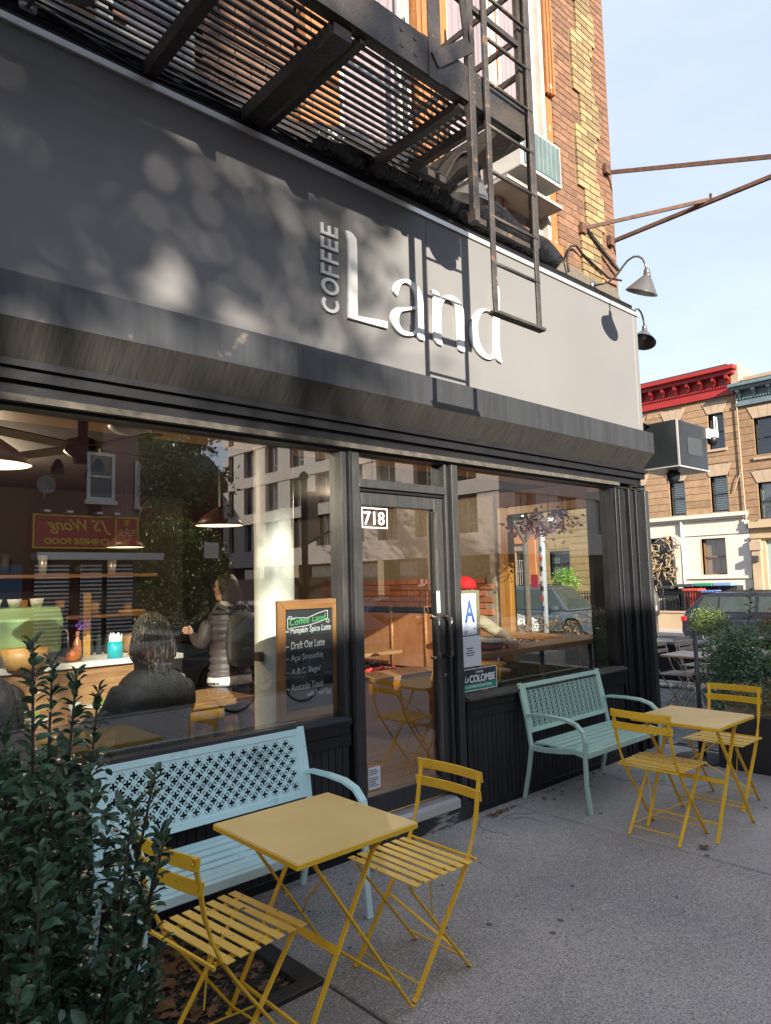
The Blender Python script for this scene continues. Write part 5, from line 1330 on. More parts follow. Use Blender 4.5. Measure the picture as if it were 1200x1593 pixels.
skin_body('body', J, [('hip','ch'),('ch','nk'),('nk','hd'),('hip','hl'),('hl','kl'),('hip','hr'),('hr','kr'),('kl','fl'),('kr','fr'),('fl','tl'),('fr','tr')], pw, K['blackcoat'])
for s_ in (-1, 1):
    J = {'s': (bx + s_ * .19, by + .03, 1.04, .075), 'm': (bx + s_ * .25, by + .06, .90, .066), 'e': (bx + s_ * .26, by + .14, .80, .058), 'w': (bx + s_ * .19, by + .42, .80, .042)}
    if s_ < 0: J['e'] = (bx - .30, by + .10, .80, .06); J['w'] = (bx - .27, by + .40, .79, .04)
    skin_body('sleeve', J, [('s','m'),('m','e'),('e','w')], pw, K['blackcoat'])
    w_ = Vector(J['w'][:3]); hand(pw, w_ + Vector((0, .03, 0)), (-s_ * .3, 1, -.1), (0, 0, 1), K['skin'], 1.0, .6)
hd_c = Vector((bx - .005, by + .07, 1.335)); head(pw, hd_c, radians(12))
hair_loft('hair', pw, [(bx - .005, by + .02, 1.165, .105, .09), (bx, by + .025, 1.20, .132, .112), (bx, by + .03, 1.25, .136, .120), (bx, by + .035, 1.30, .128, .120), (bx, by + .045, 1.345, .114, .118), (bx, by + .05, 1.39, .103, .115), (bx, by + .055, 1.425, .090, .103), (bx, by + .06, 1.452, .070, .083), (bx, by + .062, 1.472, .044, .054), (bx, by + .063, 1.482, .018, .022)], K['hair'], seed=3)
MB().box(bx - .12, bx - .08, by - .145, by - .142, .70, .73).build('zip_pull', K['trim'], pw) if False else None
ch_ = thing('cafe_chair', 'wooden chair under the seated person in the charcoal jacket', 'chair', (1.95, .95, .17))
MB().box(1.75, 2.15, .80, 1.2, .42, .46).build('seat', K['legwood'], ch_)
for x, y in ((1.78, .83), (2.12, .83), (1.78, 1.17), (2.12, 1.17)): MB().box(x - .02, x + .02, y - .02, y + .02, .17, .42).build('leg', K['legwood'], ch_)
# standing customer with backpack
ps = thing('person', 'person standing at the counter in brown puffer jacket, leggings and dark backpack', 'person', (3.25, 2.25, .17))
sx, sy = 3.22, 2.22
K['puffy'] = mat('brown_puffer', (.085, .065, .065), .5, (.065, .05, .05), scale=3, bump=.3, bscale=12)
K['leggings'] = mat('blue_leggings', (.17, .20, .33), .7, (.13, .155, .27), scale=60, stretch=(.2, .2, 3), lo=.45, hi=.55)
K['pack'] = mat('olive_backpack', (.075, .085, .075), .55, (.10, .11, .10), scale=4, bump=.4, bscale=10, bdist=.02)
mb = MB(); rg = []
zs = [.80, .86, .92, .99, 1.05, 1.12, 1.18, 1.25, 1.31, 1.37, 1.42, 1.46]; rx_ = [.205, .20, .19, .185, .185, .19, .2, .205, .205, .19, .14, .075]
for i, (z, r_) in enumerate(zip(zs, rx_)):
    for dz, k in ((-.026, .93), (0, 1.03), (.026, .96)): rg.append((sx, sy, z + dz, r_ * k, r_ * .68 * k))
rg = sorted(rg, key=lambda q: q[2])
MB().loft(rg, 28, 2.2).build('jacket', K['puffy'], ps, smooth=True)
J = {'hip': (sx, sy, .92, .125), 'wl': (sx - .09, sy, .84, .10), 'wr': (sx + .09, sy, .84, .10), 'kl': (sx - .10, sy + .03, .54, .062), 'kr': (sx + .12, sy - .02, .54, .062), 'cl': (sx - .105, sy - .01, .42, .058), 'cr': (sx + .13, sy - .04, .42, .058), 'al': (sx - .11, sy, .23, .035), 'ar': (sx + .14, sy - .03, .23, .035), 'tl': (sx - .13, sy + .13, .195, .036), 'tr': (sx + .16, sy + .1, .195, .036), 'ch': (sx, sy, 1.2, .12), 'nk': (sx, sy + .01, 1.45, .05), 'h': (sx - .01, sy + .03, 1.53, .045)}
skin_body('body', J, [('hip','wl'),('hip','wr'),('wl','kl'),('wr','kr'),('kl','cl'),('kr','cr'),('cl','al'),('cr','ar'),('al','tl'),('ar','tr'),('hip','ch'),('ch','nk'),('nk','h')], ps, K['leggings'])
MB().loft([(sx + .01, sy, .775, .205, .15), (sx, sy, .80, .21, .155), (sx, sy, .83, .205, .15), (sx, sy, .87, .19, .135)], 24).build('shirt_hem', K['white'], ps, smooth=True)
J = {'s': (sx - .19, sy + .02, 1.35, .072), 'e': (sx - .27, sy + .0, 1.12, .062), 'w': (sx - .22, sy + .26, 1.20, .045)}
skin_body('sleeve', J, [('s','e'),('e','w')], ps, K['puffy']); hand(ps, (sx - .21, sy + .29, 1.21), (.1, 1, .3), (1, 0, 0), K['skin'], 1.0, .8)
J = {'s': (sx + .19, sy + .02, 1.35, .07), 'e': (sx + .25, sy + .06, 1.12, .06), 'w': (sx + .12, sy + .28, 1.12, .045)}
skin_body('sleeve', J, [('s','e'),('e','w')], ps, K['puffy']); hand(ps, (sx + .09, sy + .31, 1.13), (-.3, 1, .2), (0, 0, 1), K['skin'], 1.0, .8)
MB().loft([(sx + .05, sy - .17, .93, .10, .06), (sx + .045, sy - .19, .96, .15, .085), (sx + .04, sy - .20, 1.1, .165, .10), (sx + .04, sy - .19, 1.25, .16, .09), (sx + .04, sy - .17, 1.36, .14, .07), (sx + .04, sy - .15, 1.41, .09, .04)], 26, 3.2).build('backpack', K['pack'], ps, smooth=True, sub=1)
for s_ in (-1, 1): MB().tube([(sx + s_ * .10 + .03, sy - .14, 1.40), (sx + s_ * .12, sy - .02, 1.475), (sx + s_ * .13, sy + .12, 1.36), (sx + s_ * .16, sy + .12, 1.1)], .017, 8).build('strap', K['pack'], ps, smooth=True)
MB().loft([(sx, sy + .01, 1.44, .10, .09), (sx, sy + .01, 1.47, .095, .085), (sx, sy + .015, 1.50, .075, .07)], 20).build('hood', mat('cream_hood', (.55, .50, .42), .9), ps, smooth=True)
head(ps, Vector((sx - .02, sy + .04, 1.62)), radians(55))
hair_loft('hair', ps, [(sx + .04, sy - .01, 1.47, .085, .075), (sx + .02, sy + .0, 1.54, .09, .085), (sx + .0, sy + .02, 1.62, .090, .098), (sx - .01, sy + .03, 1.69, .082, .095), (sx - .015, sy + .035, 1.735, .055, .065), (sx - .015, sy + .035, 1.75, .015, .02)], K['hairdark'], seed=5)
# hatted customer at the left edge
ph_ = thing('person', 'person in grey knitted hat and dark top seated at the far left', 'person', (1.02, 1.0, .17))
hx, hy = .93, 1.02
MB().loft([(hx, hy, .46, .25, .2), (hx, hy, .7, .24, .17), (hx, hy, .95, .25, .16), (hx, hy + .01, 1.10, .24, .14), (hx, hy + .02, 1.17, .16, .10), (hx, hy + .02, 1.22, .07, .07)], 26, 2.3).build('top', K['blackcoat'], ph_, smooth=True, sub=1)
J = {'hip': (hx, hy + .05, .55, .12), 'ch': (hx, hy, .95, .11), 'nk': (hx, hy + .02, 1.2, .05), 'h': (hx, hy + .03, 1.28, .045), 'a': (hx - .1, hy + .15, .55, .09), 'b': (hx + .1, hy + .15, .55, .09), 'kl': (hx - .13, hy + .5, .57, .07), 'kr': (hx + .13, hy + .5, .57, .07), 'fl': (hx - .13, hy + .48, .22, .045), 'fr': (hx + .13, hy + .48, .22, .045)}
skin_body('body', J, [('hip','ch'),('ch','nk'),('nk','h'),('hip','a'),('hip','b'),('a','kl'),('b','kr'),('kl','fl'),('kr','fr')], ph_, K['blackcoat'])
for s_ in (-1, 1):
    J = {'s': (hx + s_ * .2, hy + .02, 1.1, .07), 'e': (hx + s_ * .27, hy + .12, .84, .06), 'w': (hx + s_ * .16, hy + .42, .80, .042)}
    skin_body('sleeve', J, [('s','e'),('e','w')], ph_, K['blackcoat']); hand(ph_, Vector(J['w'][:3]) + Vector((0, .03, 0)), (-s_ * .3, 1, -.1), (0, 0, 1), K['skin'], 1, .6)
head(ph_, Vector((hx, hy + .04, 1.385)), radians(-25))
K['knit'] = mat('grey_knit', (.20, .17, .165), .95, (.14, .12, .12), scale=40, stretch=(6, 6, .3), lo=.45, hi=.55, bump=.8, bscale=60, bstretch=(3, 3, .3))
MB().loft([(hx, hy + .03, 1.375, .102, .122), (hx, hy + .03, 1.41, .108, .127), (hx, hy + .03, 1.45, .103, .12), (hx, hy + .03, 1.50, .08, .095), (hx, hy + .02, 1.54, .04, .05), (hx, hy + .02, 1.55, .01, .01)], 26).build('hat', K['knit'], ph_, smooth=True)
hair_loft('hair', ph_, [(hx, hy + .0, 1.25, .10, .09), (hx, hy + .01, 1.33, .098, .10), (hx, hy + .02, 1.40, .09, .11)], K['hair'], seed=9)
# red hatted customer behind the right window
pr_ = thing('person', 'person in bright red hat and beige coat behind the letter A card', 'person', (4.5, .9, .17))
qx, qy = 4.78, .86
K['beigecoat'] = mat('beige_coat', (.42, .33, .22), .9, (.36, .28, .18), scale=14, bump=.6, bscale=20, bdist=.02)
MB().loft([(qx - .05, qy + .1, .60, .2, .17), (qx - .04, qy + .08, .85, .2, .16), (qx - .02, qy + .03, 1.1, .21, .15), (qx, qy - .02, 1.28, .2, .13), (qx, qy - .04, 1.36, .12, .10), (qx, qy - .04, 1.40, .07, .07)], 26, 2.2).build('coat', K['beigecoat'], pr_, smooth=True, sub=1)
J = {'hip': (qx - .05, qy + .12, .80, .12), 'ch': (qx, qy, 1.2, .11), 'nk': (qx, qy - .03, 1.38, .05), 'h': (qx, qy - .04, 1.45, .045), 'a': (qx - .12, qy + .12, .72, .09), 'b': (qx + .05, qy + .12, .72, .09), 'kl': (qx - .14, qy - .1, .62, .065), 'kr': (qx + .08, qy - .1, .62, .065), 'fl': (qx - .14, qy - .06, .28, .045), 'fr': (qx + .08, qy - .06, .28, .045)}
skin_body('body', J, [('hip','ch'),('ch','nk'),('nk','h'),('hip','a'),('hip','b'),('a','kl'),('b','kr'),('kl','fl'),('kr','fr')], pr_, K['blackcoat'])
J = {'s': (qx + .17, qy - .03, 1.29, .068), 'e': (qx + .34, qy - .16, 1.14, .056), 'w': (qx + .22, qy - .38, 1.10, .042)}
skin_body('sleeve', J, [('s','e'),('e','w')], pr_, K['beigecoat']); hand(pr_, (qx + .19, qy - .40, 1.09), (-.6, -.8, 0), (0, 0, 1), K['skin'], 1, .6)
J = {'s': (qx - .17, qy - .03, 1.29, .068), 'e': (qx - .22, qy - .22, 1.12, .056), 'w': (qx - .05, qy - .38, 1.10, .042)}
skin_body('sleeve', J, [('s','e'),('e','w')], pr_, K['beigecoat']); hand(pr_, (qx - .02, qy - .40, 1.09), (.8, -.4, 0), (0, 0, 1), K['skin'], 1, .6)
head(pr_, Vector((qx, qy - .06, 1.53)), radians(180))
hair_loft('hair', pr_, [(qx, qy - .0, 1.40, .085, .07), (qx, qy - .01, 1.47, .085, .085), (qx, qy - .02, 1.55, .082, .10)], K['hairdark'], seed=6)
MB().loft([(qx, qy - .05, 1.555, .098, .115), (qx, qy - .05, 1.585, .100, .118), (qx, qy - .05, 1.62, .090, .105), (qx, qy - .05, 1.655, .058, .07), (qx, qy - .05, 1.668, .015, .02)], 26).build('hat', mat('bright_red_hat', (.72, .012, .015), .75, bump=.3, bscale=80), pr_, smooth=True)
K['fur'] = mat('cream_fur', (.50, .42, .30), .95, (.35, .29, .2), scale=40, bump=1, bscale=60, bdist=.03)
mb = MB()
for i in range(16):
    a = 2 * pi * i / 16; mb.lathe([(0, -.035), (.035, -.01), (.035, .02), (0, .04)], (qx + .10 * cos(a), qy - .04 + .10 * sin(a), 1.40 + .01 * sin(i * 2.3)), 8)
mb.build('fur_collar', K['fur'], pr_, smooth=True)
# ================================================================ vegetation
def leaf_mesh(s, m, key, w=.52, fold=.25, curl=.18):
    pts = [(0, 0, 0), (w*.42, .25, fold*.4), (w*.5, .52, fold*.45), (w*.3, .82, fold*.25), (0, 1.0, -curl), (-w*.3, .82, fold*.25), (-w*.5, .52, fold*.45), (-w*.42, .25, fold*.4), (0, .5, 0), (0, .8, -curl*.4)]
    mb = MB().add([(p[0]*s, p[1]*s, p[2]*s) for p in pts], [(0,1,8),(1,2,8),(2,3,9,8),(3,4,9),(4,5,9),(5,6,8,9),(6,7,8),(7,0,8)])
    return mb
def leaf_xf(base, d, up_, s):
    d = d.normalized(); n = (up_ - d * up_.dot(d)); n = n.normalized() if n.length > 1e-4 else d.orthogonal().normalized()
    x = d.cross(n); return Matrix(((x.x, d.x, n.x, base.x), (x.y, d.y, n.y, base.y), (x.z, d.z, n.z, base.z), (0, 0, 0, 1))) @ Matrix.Scale(s, 4)
LM = [leaf_mesh(1, None, '', w, f, c).mesh('leaf', K['leaf'], True) for w, f, c in ((.62, .25, .18), (.7, .2, .25), (.56, .3, .1))]
def big_shrub():
    t = thing('holly_shrub', 'tall dark glossy shrub at the left edge in front of the pale blue bench', 'shrub', (.48, -1.66, 0))
    random.seed(31)
    tips = [(.50,-1.66,1.53), (.59,-1.52,1.47), (.61,-1.61,1.44), (.70,-1.48,1.38), (.755,-1.70,1.20), (.765,-1.75,1.05), (.43,-1.72,1.36), (.36,-1.6,1.30), (.40,-1.76,1.25), (.52,-1.72,1.22), (.46,-1.5,1.28)]
    for i in range(54):
        a = random.uniform(0, 2*pi); r_ = .30 * sqrt(random.random()); tips.append((.48 + r_*cos(a), -1.66 + r_*sin(a)*.9, random.uniform(.70, 1.16)))
    for i in range(46):
        a = random.uniform(0, 2*pi); r_ = .33 * sqrt(random.random()); tips.append((.50 + r_*cos(a), -1.64 + r_*sin(a)*.9, random.uniform(.45, .85)))
    st = MB(); cand = []
    for k, tp in enumerate(tips):
        tp = Vector(tp); b = Vector((.48 + (tp.x - .48) * .45, -1.66 + (tp.y + 1.66) * .45, 0))
        if k == 4 or k == 5: b = Vector((.58, -1.68, .35))
        pts = []
        for j in range(9):
            u = j / 8; p = b.lerp(tp, u); p += Vector((sin(k + u * 4) * .012, cos(k * 1.3 + u * 5) * .012, 0)) * (1 - u * .3); pts.append(p)
        st.tube(pts, [.0062 * (1 - .72 * j / 8) + .001 for j in range(9)], 6)
        L_ = (tp - b).length; n = int(L_ / .0165)
        for j in range(n):
            u = 1 - (j + .3) / n
            if u < .12: continue
            f = u * 8; i0 = min(7, int(f)); p = pts[i0].lerp(pts[i0 + 1], f - i0)
            for q in range(2 if u < .93 else 3):
                a = j * 2.4 + q * pi + random.uniform(-.5, .5); el = random.uniform(.05, .9) if u < .96 else random.uniform(.6, 1.3)
                d = Vector((cos(a) * cos(el), sin(a) * cos(el), sin(el)))
                off = Vector((cos(a), sin(a), .3)) * random.uniform(0, .07 if u < .72 else .006)
                s = random.uniform(.026, .045) * (.8 if u > .95 else 1)
                cand.append((p + off, d, Vector((-cos(a) * .5, -sin(a) * .5, 1)) + Vector((random.gauss(0, .35), random.gauss(0, .35), 0)), s))
        # side twigs
    st.build('stems', K['stem'], t, smooth=True)
    cand.sort(key=lambda c: (c[0] - CAM).length - .25 * c[0].z)
    rest = MB(); base = leaf_mesh(1, None, '')
    for i, (p, d, u_, s) in enumerate(cand):
        Mx = leaf_xf(p, d, u_, s)
        if i < 290:
            o = bpy.data.objects.new('leaf', LM[i % 3]); COL.objects.link(o); o.parent = t; o.matrix_local = Matrix.Translation(-WO[t.name]) @ Mx
        else:
            rest.add([Mx @ v for v in base.v], base.f)
    random.seed(90)
    for i in range(3800):
        a = random.uniform(0, 2*pi); q = sqrt(random.random()); z = random.random() ** 1.1 * 1.26; rr = (.28 if z < .85 else .28 - .2 * (z - .85)) * q
        p = Vector((.47 + rr * cos(a), -1.64 + rr * sin(a), z)); a2 = random.uniform(0, 2*pi); el = random.uniform(-.3, 1.1)
        d = Vector((cos(a2)*cos(el), sin(a2)*cos(el), sin(el))); Mx = leaf_xf(p, d, Vector((random.gauss(0,.5), random.gauss(0,.5), 1)), random.uniform(.022, .046)); rest.add([Mx @ v for v in base.v], base.f)
    rest.build('leaves', K['leaf'], t, kind='stuff', smooth=True)
    MB().box(.1, .95, -2.2, -1.2, .001, .03).build('soil', K['soil'], t, bevel=.02)
    bb = MB()
    for p in ((.66,-1.72,.80), (.55,-1.80,.70), (.60,-1.83,.9), (.45,-1.85,.62), (.68,-1.7,.6)): bb.lathe([(0,-.006),(.005,-.003),(.006,0),(.005,.004),(0,.006)], p, 8)
    bb.build('berries', mat('red_berry', (.45, .02, .015), .3), t, smooth=True)
    return t
big_shrub()
def foliage(name, parent, m, center, rad, n, s, seed=1, tall=(), label=None, cat=None, box=None, kind='stuff'):
    random.seed(seed); mb = MB()
    for i in range(n):
        if box:
            x0, x1, y0, y1, z0, z1 = box; c = Vector((random.uniform(x0, x1), random.uniform(y0, y1), random.uniform(z0, z1)))
            nn = noise.noise(c * 4.0)
            if nn < -.28: continue
            c.z += .10 * noise.noise(Vector((c.x * 5, c.y * 5, seed)))
        else:
            while True:
                v = Vector((random.uniform(-1, 1), random.uniform(-1, 1), random.uniform(-1, 1)))
                if .35 < v.length < 1: break
            v *= 1 + .25 * noise.noise(v * 2.3 + Vector((seed, 0, 0)))
            c = Vector((center[0] + v.x * rad[0], center[1] + v.y * rad[1], center[2] + v.z * rad[2]))
        d = Vector((random.gauss(0, 1), random.gauss(0, 1), random.gauss(.5, .8))).normalized(); e = d.orthogonal().normalized(); e.rotate(Matrix.Rotation(random.random() * 6.3, 3, d))
        q = s * random.uniform(.7, 1.3)
        mb.add([c, c + d * q + e * q * .45 + Vector((0,0,q*.1)), c + d * q * 2, c + d * q - e * q * .45 + Vector((0,0,q*.1))], [(0, 1, 2), (0, 2, 3)])
    return mb.build(name, m, parent, kind=kind, label=label, cat=cat)
# low black planter and its heather
pA = thing('planter', 'low black planter box with heather behind the far yellow chair', 'planter', (6.6, -1.5, 0))
MB().box(6.20, 6.85, -2.6, -.74, 0, .46).build('box', mat('black_planter_sheet', (.018, .018, .022), .5, bump=.1, bscale=20), pA, bevel=.006)
MB().box(6.23, 6.82, -2.57, -.77, .44, .47).build('soil', K['soil'], pA)
foliage('foliage', pA, K['leafrust'], None, None, 2600, .016, 3, box=(6.22, 6.84, -2.0, -.76, .46, .66)); foliage('foliage', pA, K['leaf2'], None, None, 2600, .016, 4, box=(6.22, 6.84, -2.0, -.76, .46, .64))
pB = thing('planter', 'tall charcoal planter of horizontal boards at the right edge', 'planter', (8.0, -1.7, 0))
for i in range(5): MB().box(7.62, 8.3, -3.6, -.62, .01 + i * .152, .155 + i * .152).build('plank', mat('charcoal_board', (.045, .048, .058), .6, (.06, .062, .07), scale=6, bump=.1) if i == 0 else bpy.data.materials['charcoal_board'], pB, bevel=.004, seg=1)
MB().box(7.66, 8.26, -3.56, -.66, .7, .75).build('soil', K['soil'], pB)
def stems_in(parent, pts, r=.006):
    mb = MB()
    for a, b in pts: mb.tube([a, Vector(a).lerp(Vector(b), .5) + Vector((.02, .01, 0)), b], [r, r * .7, r * .3], 5)
    mb.build('stems', K['stem'], parent)
foliage('foliage', pB, K['leaf2'], None, None, 9000, .024, 6, box=(7.60, 8.35, -2.2, -.56, .74, 1.12)); foliage('foliage', pB, K['leafrust'], None, None, 900, .024, 7, box=(7.62, 8.2, -1.8, -.6, 1.05, 1.22))
sB = thing('shrub', 'bushy dark green shrub between the umbrella pole and the charcoal planter', 'shrub', (7.25, -.52, 0))
stems_in(sB, [((7.2 + .05 * i, -.5, 0), (7.05 + .1 * i, -.65 + .06 * i, .95)) for i in range(5)] + [((7.3, -.6, .8), (7.28, -.70, 1.46))])
foliage('foliage', sB, K['leaf'], (7.25, -.52, .52), (.30, .32, .52), 4600, .022, 9); foliage('foliage', sB, K['leaf2'], (7.3, -.52, .85), (.32, .34, .28), 1500, .02, 10)
random.seed(14); mb = MB(); base = leaf_mesh(1, None, '')
for i in range(26):
    u = i / 25; p = Vector((7.3, -.6, .8)).lerp(Vector((7.28, -.70, 1.46)), u); a = i * 2.4
    Mx = leaf_xf(p, Vector((cos(a), sin(a), .5)), Vector((0, 0, 1)), .07); mb.add([Mx @ v for v in base.v], base.f)
mb.build('leaves', K['leaf'], sB, kind='stuff')
# far black planter with stones, round bush and autumn tufts
pC = thing('planter', 'long black planter along the kerb behind the beige tables', 'planter', (10.4, 2.2, 0))
MB().box(10.2, 10.7, .75, 6.0, 0, .62).build('box', bpy.data.materials['black_planter_sheet'], pC, bevel=.006); MB().box(10.18, 10.72, .73, 6.02, .60, .635).build('rim', K['curb'], pC)
MB().box(9.95, 10.02, .3, 5.0, .05, .10).build('base_board', K['white'], pC)
st_ = MB(); random.seed(6)
for i in range(60): st_.lathe([(0, -.035), (.035, -.015), (.04, .01), (0, .035)], (9.95 + random.gauss(0, .03), random.uniform(.3, 2.2), .04), 8)
st_.build('white_stones', K['white'], pC, kind='stuff', smooth=True)
foliage('foliage', pC, K['leafrust'], None, None, 700, .028, 15, box=(10.22, 10.66, 1.9, 5.8, .65, .95)); 
rbh = thing('shrub', 'rounded olive green bush above the beige chairs', 'shrub', (10.35, .95, .62))
MB().tube([(10.35, .95, .5), (10.35, .95, .8)], .02, 6).build('trunk', K['stem'], rbh); foliage('foliage', rbh, K['leafmix'], (10.35, 1.05, .93), (.24, .30, .21), 1500, .02, 16)
# brown plants outside the side window
pD = thing('planter', 'black planter with browning plants outside the side window', 'planter', (8.6, 3.2, 0))
MB().box(8.4, 9.0, 2.6, 5.2, 0, .55).build('box', bpy.data.materials['black_planter_sheet'], pD, bevel=.006); foliage('foliage', pD, K['leafrust'], None, None, 1500, .022, 17, box=(8.4, 9.0, 2.6, 5.2, .55, .98))
# ---------------------------------------------------------------- trees
def tree(label, x, y, z0, h, crown, m, nleaf, ls, seed, name='street_tree', group=None, bare=.0, trunk_r=.14, lean=0):
    random.seed(seed); t = thing(name, label, 'tree', (x, y, z0), group)
    tr = MB(); tips = []
    top = Vector((x + lean, y, z0 + h * .45))
    tr.tube([(x, y, z0 - .1), (x + lean * .3, y, z0 + h * .2), top], [trunk_r * 1.2, trunk_r * .9, trunk_r * .75], 10)
    tr.build('trunk', K['bark'], t, smooth=True)
    lm = MB()
    def limb(p, d, L_, r_, depth):
        q = p + d * L_; midp = p.lerp(q, .5) + Vector((random.gauss(0, .05), random.gauss(0, .05), .03)) * L_
        lm.tube([p, midp, q], [r_, r_ * .8, r_ * .6], 5 if depth > 1 else 7, cap=False)
        if depth == 4: tips.append(q); return
        if depth >= 2: tips.append(q)
        for _ in range(3 if depth < 3 else 3):
            nd = (d + Vector((random.gauss(0, .55), random.gauss(0, .55), random.gauss(.12, .35)))).normalized()
            limb(q, nd, L_ * random.uniform(.58, .78), r_ * .58, depth + 1)
    for k in range(5):
        a = 2 * pi * k / 5 + random.random(); limb(top, Vector((cos(a) * .6, sin(a) * .6, .8)).normalized(), h * .20, trunk_r * .5, 0)
    lm.build('limbs', K['bark'], t)
    if crown: cx, cy, cz, rx, ry, rz_ = crown
    mb = MB()
    random.seed(seed + 5)
    for i in range(nleaf):
        tp = random.choice(tips)
        c = tp + Vector((random.gauss(0, .32), random.gauss(0, .32), random.gauss(0, .28)))
        if crown and ((c.x-cx)/rx)**4 + ((c.y-cy)/ry)**4 + ((c.z-cz)/rz_)**4 > 1: continue
        if noise.noise(c * .9 + Vector((seed, 0, 0))) < bare - .15: continue
        d = Vector((random.gauss(0, 1), random.gauss(0, 1), random.gauss(-.2, .8))).normalized(); e = d.orthogonal().normalized(); e.rotate(Matrix.Rotation(random.random() * 6.3, 3, d)); q = ls * random.uniform(.7, 1.3)
        mb.add([c, c + d * q + e * q * .5, c + d * q * 2, c + d * q - e * q * .5], [(0, 1, 2), (0, 2, 3)])
    mb.build('crown', m, t, kind='stuff'); return t
# ================================================================ row houses across the side street (fronts face -x at x=27)
K['sandbrick'] = mat('tan_stone_course', (.33, .21, .12), .85, (.25, .155, .088), scale=5, bump=.3, bscale=30, rnd=.14)
K['sandbrick2'] = mat('brown_stone_course', (.30, .185, .105), .85, (.23, .14, .08), scale=4, bump=.3, bscale=30, rnd=.10)
K['palestone'] = mat('pale_lintel', (.42, .31, .215), .8, (.37, .27, .185), scale=4, rnd=.05)
K['creamwall'] = mat('cream_render', (.60, .56, .49), .8, (.54, .50, .43), scale=1.5)
K['tanwall'] = mat('tan_render', (.44, .33, .21), .8, (.38, .28, .18), scale=1.5)
K['redpaint'] = mat('red_cornice_paint', (.33, .022, .018), .45, (.27, .018, .015), scale=5)
K['slatepaint'] = mat('slate_cornice_paint', (.14, .19, .20), .5, (.11, .15, .16), scale=5)
K['orangewall'] = mat('orange_door_surround', (.55, .22, .08), .8, (.47, .18, .065), scale=2)
K['yellowstone'] = mat('yellow_stone', (.40, .28, .14), .85, (.35, .24, .115), scale=3, rnd=.08)
K['blind'] = mat('white_blind', (.66, .66, .64), .6)
K['winframe'] = mat('dark_window_frame', (.05, .045, .04), .5)
K['tanframe'] = mat('tan_window_reveal', (.50, .36, .20), .7)
HX = 27.0
def cbox(mb, y0, y1, z0, z1, d0=0.0, d1=.3): return mb.box(HX - d0, HX + d1, y0, y1, z0, z1)   # d0 proud of the wall
def far_window(par, y0, y1, z0, z1, blinds=False, fm=None, reveal=True, curtain=None, bars=False):
    if reveal: MB().box(HX - .005, HX + .25, y1 - .0, y1 + .06, z0, z1).build('window_reveal', K['tanframe'], par); MB().box(HX - .005, HX + .25, y0, y0 + .02, z0, z1).build('window_reveal', K['tanframe'], par)
    f = MB(); a = HX + .16; w = .045
    f.box(a, a + .06, y0, y0 + w, z0, z1).box(a, a + .06, y1 - w, y1, z0, z1).box(a, a + .06, y0 + w, y1 - w, z0, z0 + w).box(a, a + .06, y0 + w, y1 - w, z1 - w, z1).box(a - .01, a + .06, y0 + w, y1 - w, (z0+z1)/2 - .025, (z0+z1)/2 + .025)
    wnd = f.build('window', fm or K['winframe'], par)
    MB().box(a + .03, a + .034, y0 + w, y1 - w, z0 + w, z1 - w).build('pane', K['farglass2'], wnd)
    if blinds:
        mb = MB(); z = z0 + .1
        while z < z1 - .08: mb.box(a + .08, a + .10, y0 + w, y1 - w, z, z + .055); z += .085
        mb.build('blind', K['blind'], wnd)
    elif curtain: MB().box(a + .09, a + .1, y0 + w, y1 - w, z0 + w, z1 - w).build('curtain', curtain, wnd)
    if bars:
        mb = MB(); y = y0
        while y < y1: mb.box(HX - .03, HX - .015, y, y + .015, z0, z1); y += .11
        for z in (z0, (z0+z1)/2, z1 - .02): mb.box(HX - .035, HX - .02, y0, y1, z, z + .02)
        mb.build('window_bars', K['black'], wnd)
def coursed(par, y0, y1, z0, z1, opens, m, h=.27, name='stone_course'):
    """courses of blocks proud of recessed joints, cut round the openings"""
    z = z0; row = 0; cache = {}
    while z < z1 - .05:
        hh = min(h, z1 - z); cuts = [(y0, y1)]
        for (a, b, c, d) in opens:
            if z + hh * .5 > c and z + hh * .5 < d:
                nc = []
                for (p, q) in cuts:
                    if b <= p or a >= q: nc.append((p, q)); continue
                    if a > p: nc.append((p, a))
                    if b < q: nc.append((b, q))
                cuts = nc
        for p, q in cuts:
            if q - p < .05: continue
            key = (round(q - p, 2), round(hh, 2))
            if key not in cache: cache[key] = MB().box(0, .05, -(q-p)/2 + .008, (q-p)/2 - .008, .012, hh - .006).mesh(name, m)
            piece(name, cache[key], (HX - .03, (p + q) / 2, z), par)
        z += h; row += 1
def lintel(par, y0, y1, z, m=None):
    m = m or K['palestone']; n = 3; w = y1 - y0
    for i in range(n):
        a0, a1 = y0 - .02 + (w + .04) * i / n, y0 - .02 + (w + .04) * (i + 1) / n
        b0, b1 = y0 - .20 + (w + .40) * i / n, y0 - .20 + (w + .40) * (i + 1) / n
        MB().prism([(-a0 - .006, z), (-b0 - .006, z + .42), (-b1 + .006, z + .42), (-a1 + .006, z)], (HX + .02, 0, 0), (0, -1, 0), (0, 0, 1), .07).build('lintel_block', m, par)
def core(par, y0, y1, z0, z1, opens, m, d=.45):
    # wall behind the courses, with true openings
    ys_ = sorted({y0, y1, *[a for o in opens for a in o[:2] if y0 < a < y1]}); zs_ = sorted({z0, z1, *[a for o in opens for a in o[2:] if z0 < a < z1]})
    mb = MB()
    for a, b in zip(ys_[:-1], ys_[1:]):
        for c, d_ in zip(zs_[:-1], zs_[1:]):
            my, mz = (a + b) / 2, (c + d_) / 2
            if any(o[0] < my < o[1] and o[2] < mz < o[3] for o in opens): continue
            mb.box(HX, HX + .25, a, b, c, d_)
    mb.box(HX + .9, HX + 9, y0 + .01, y1 - .01, z0, z1 - .01)
    mb.build('wall', m, par)
K['darkin'] = mat('dark_room', (.02, .018, .016), .9)
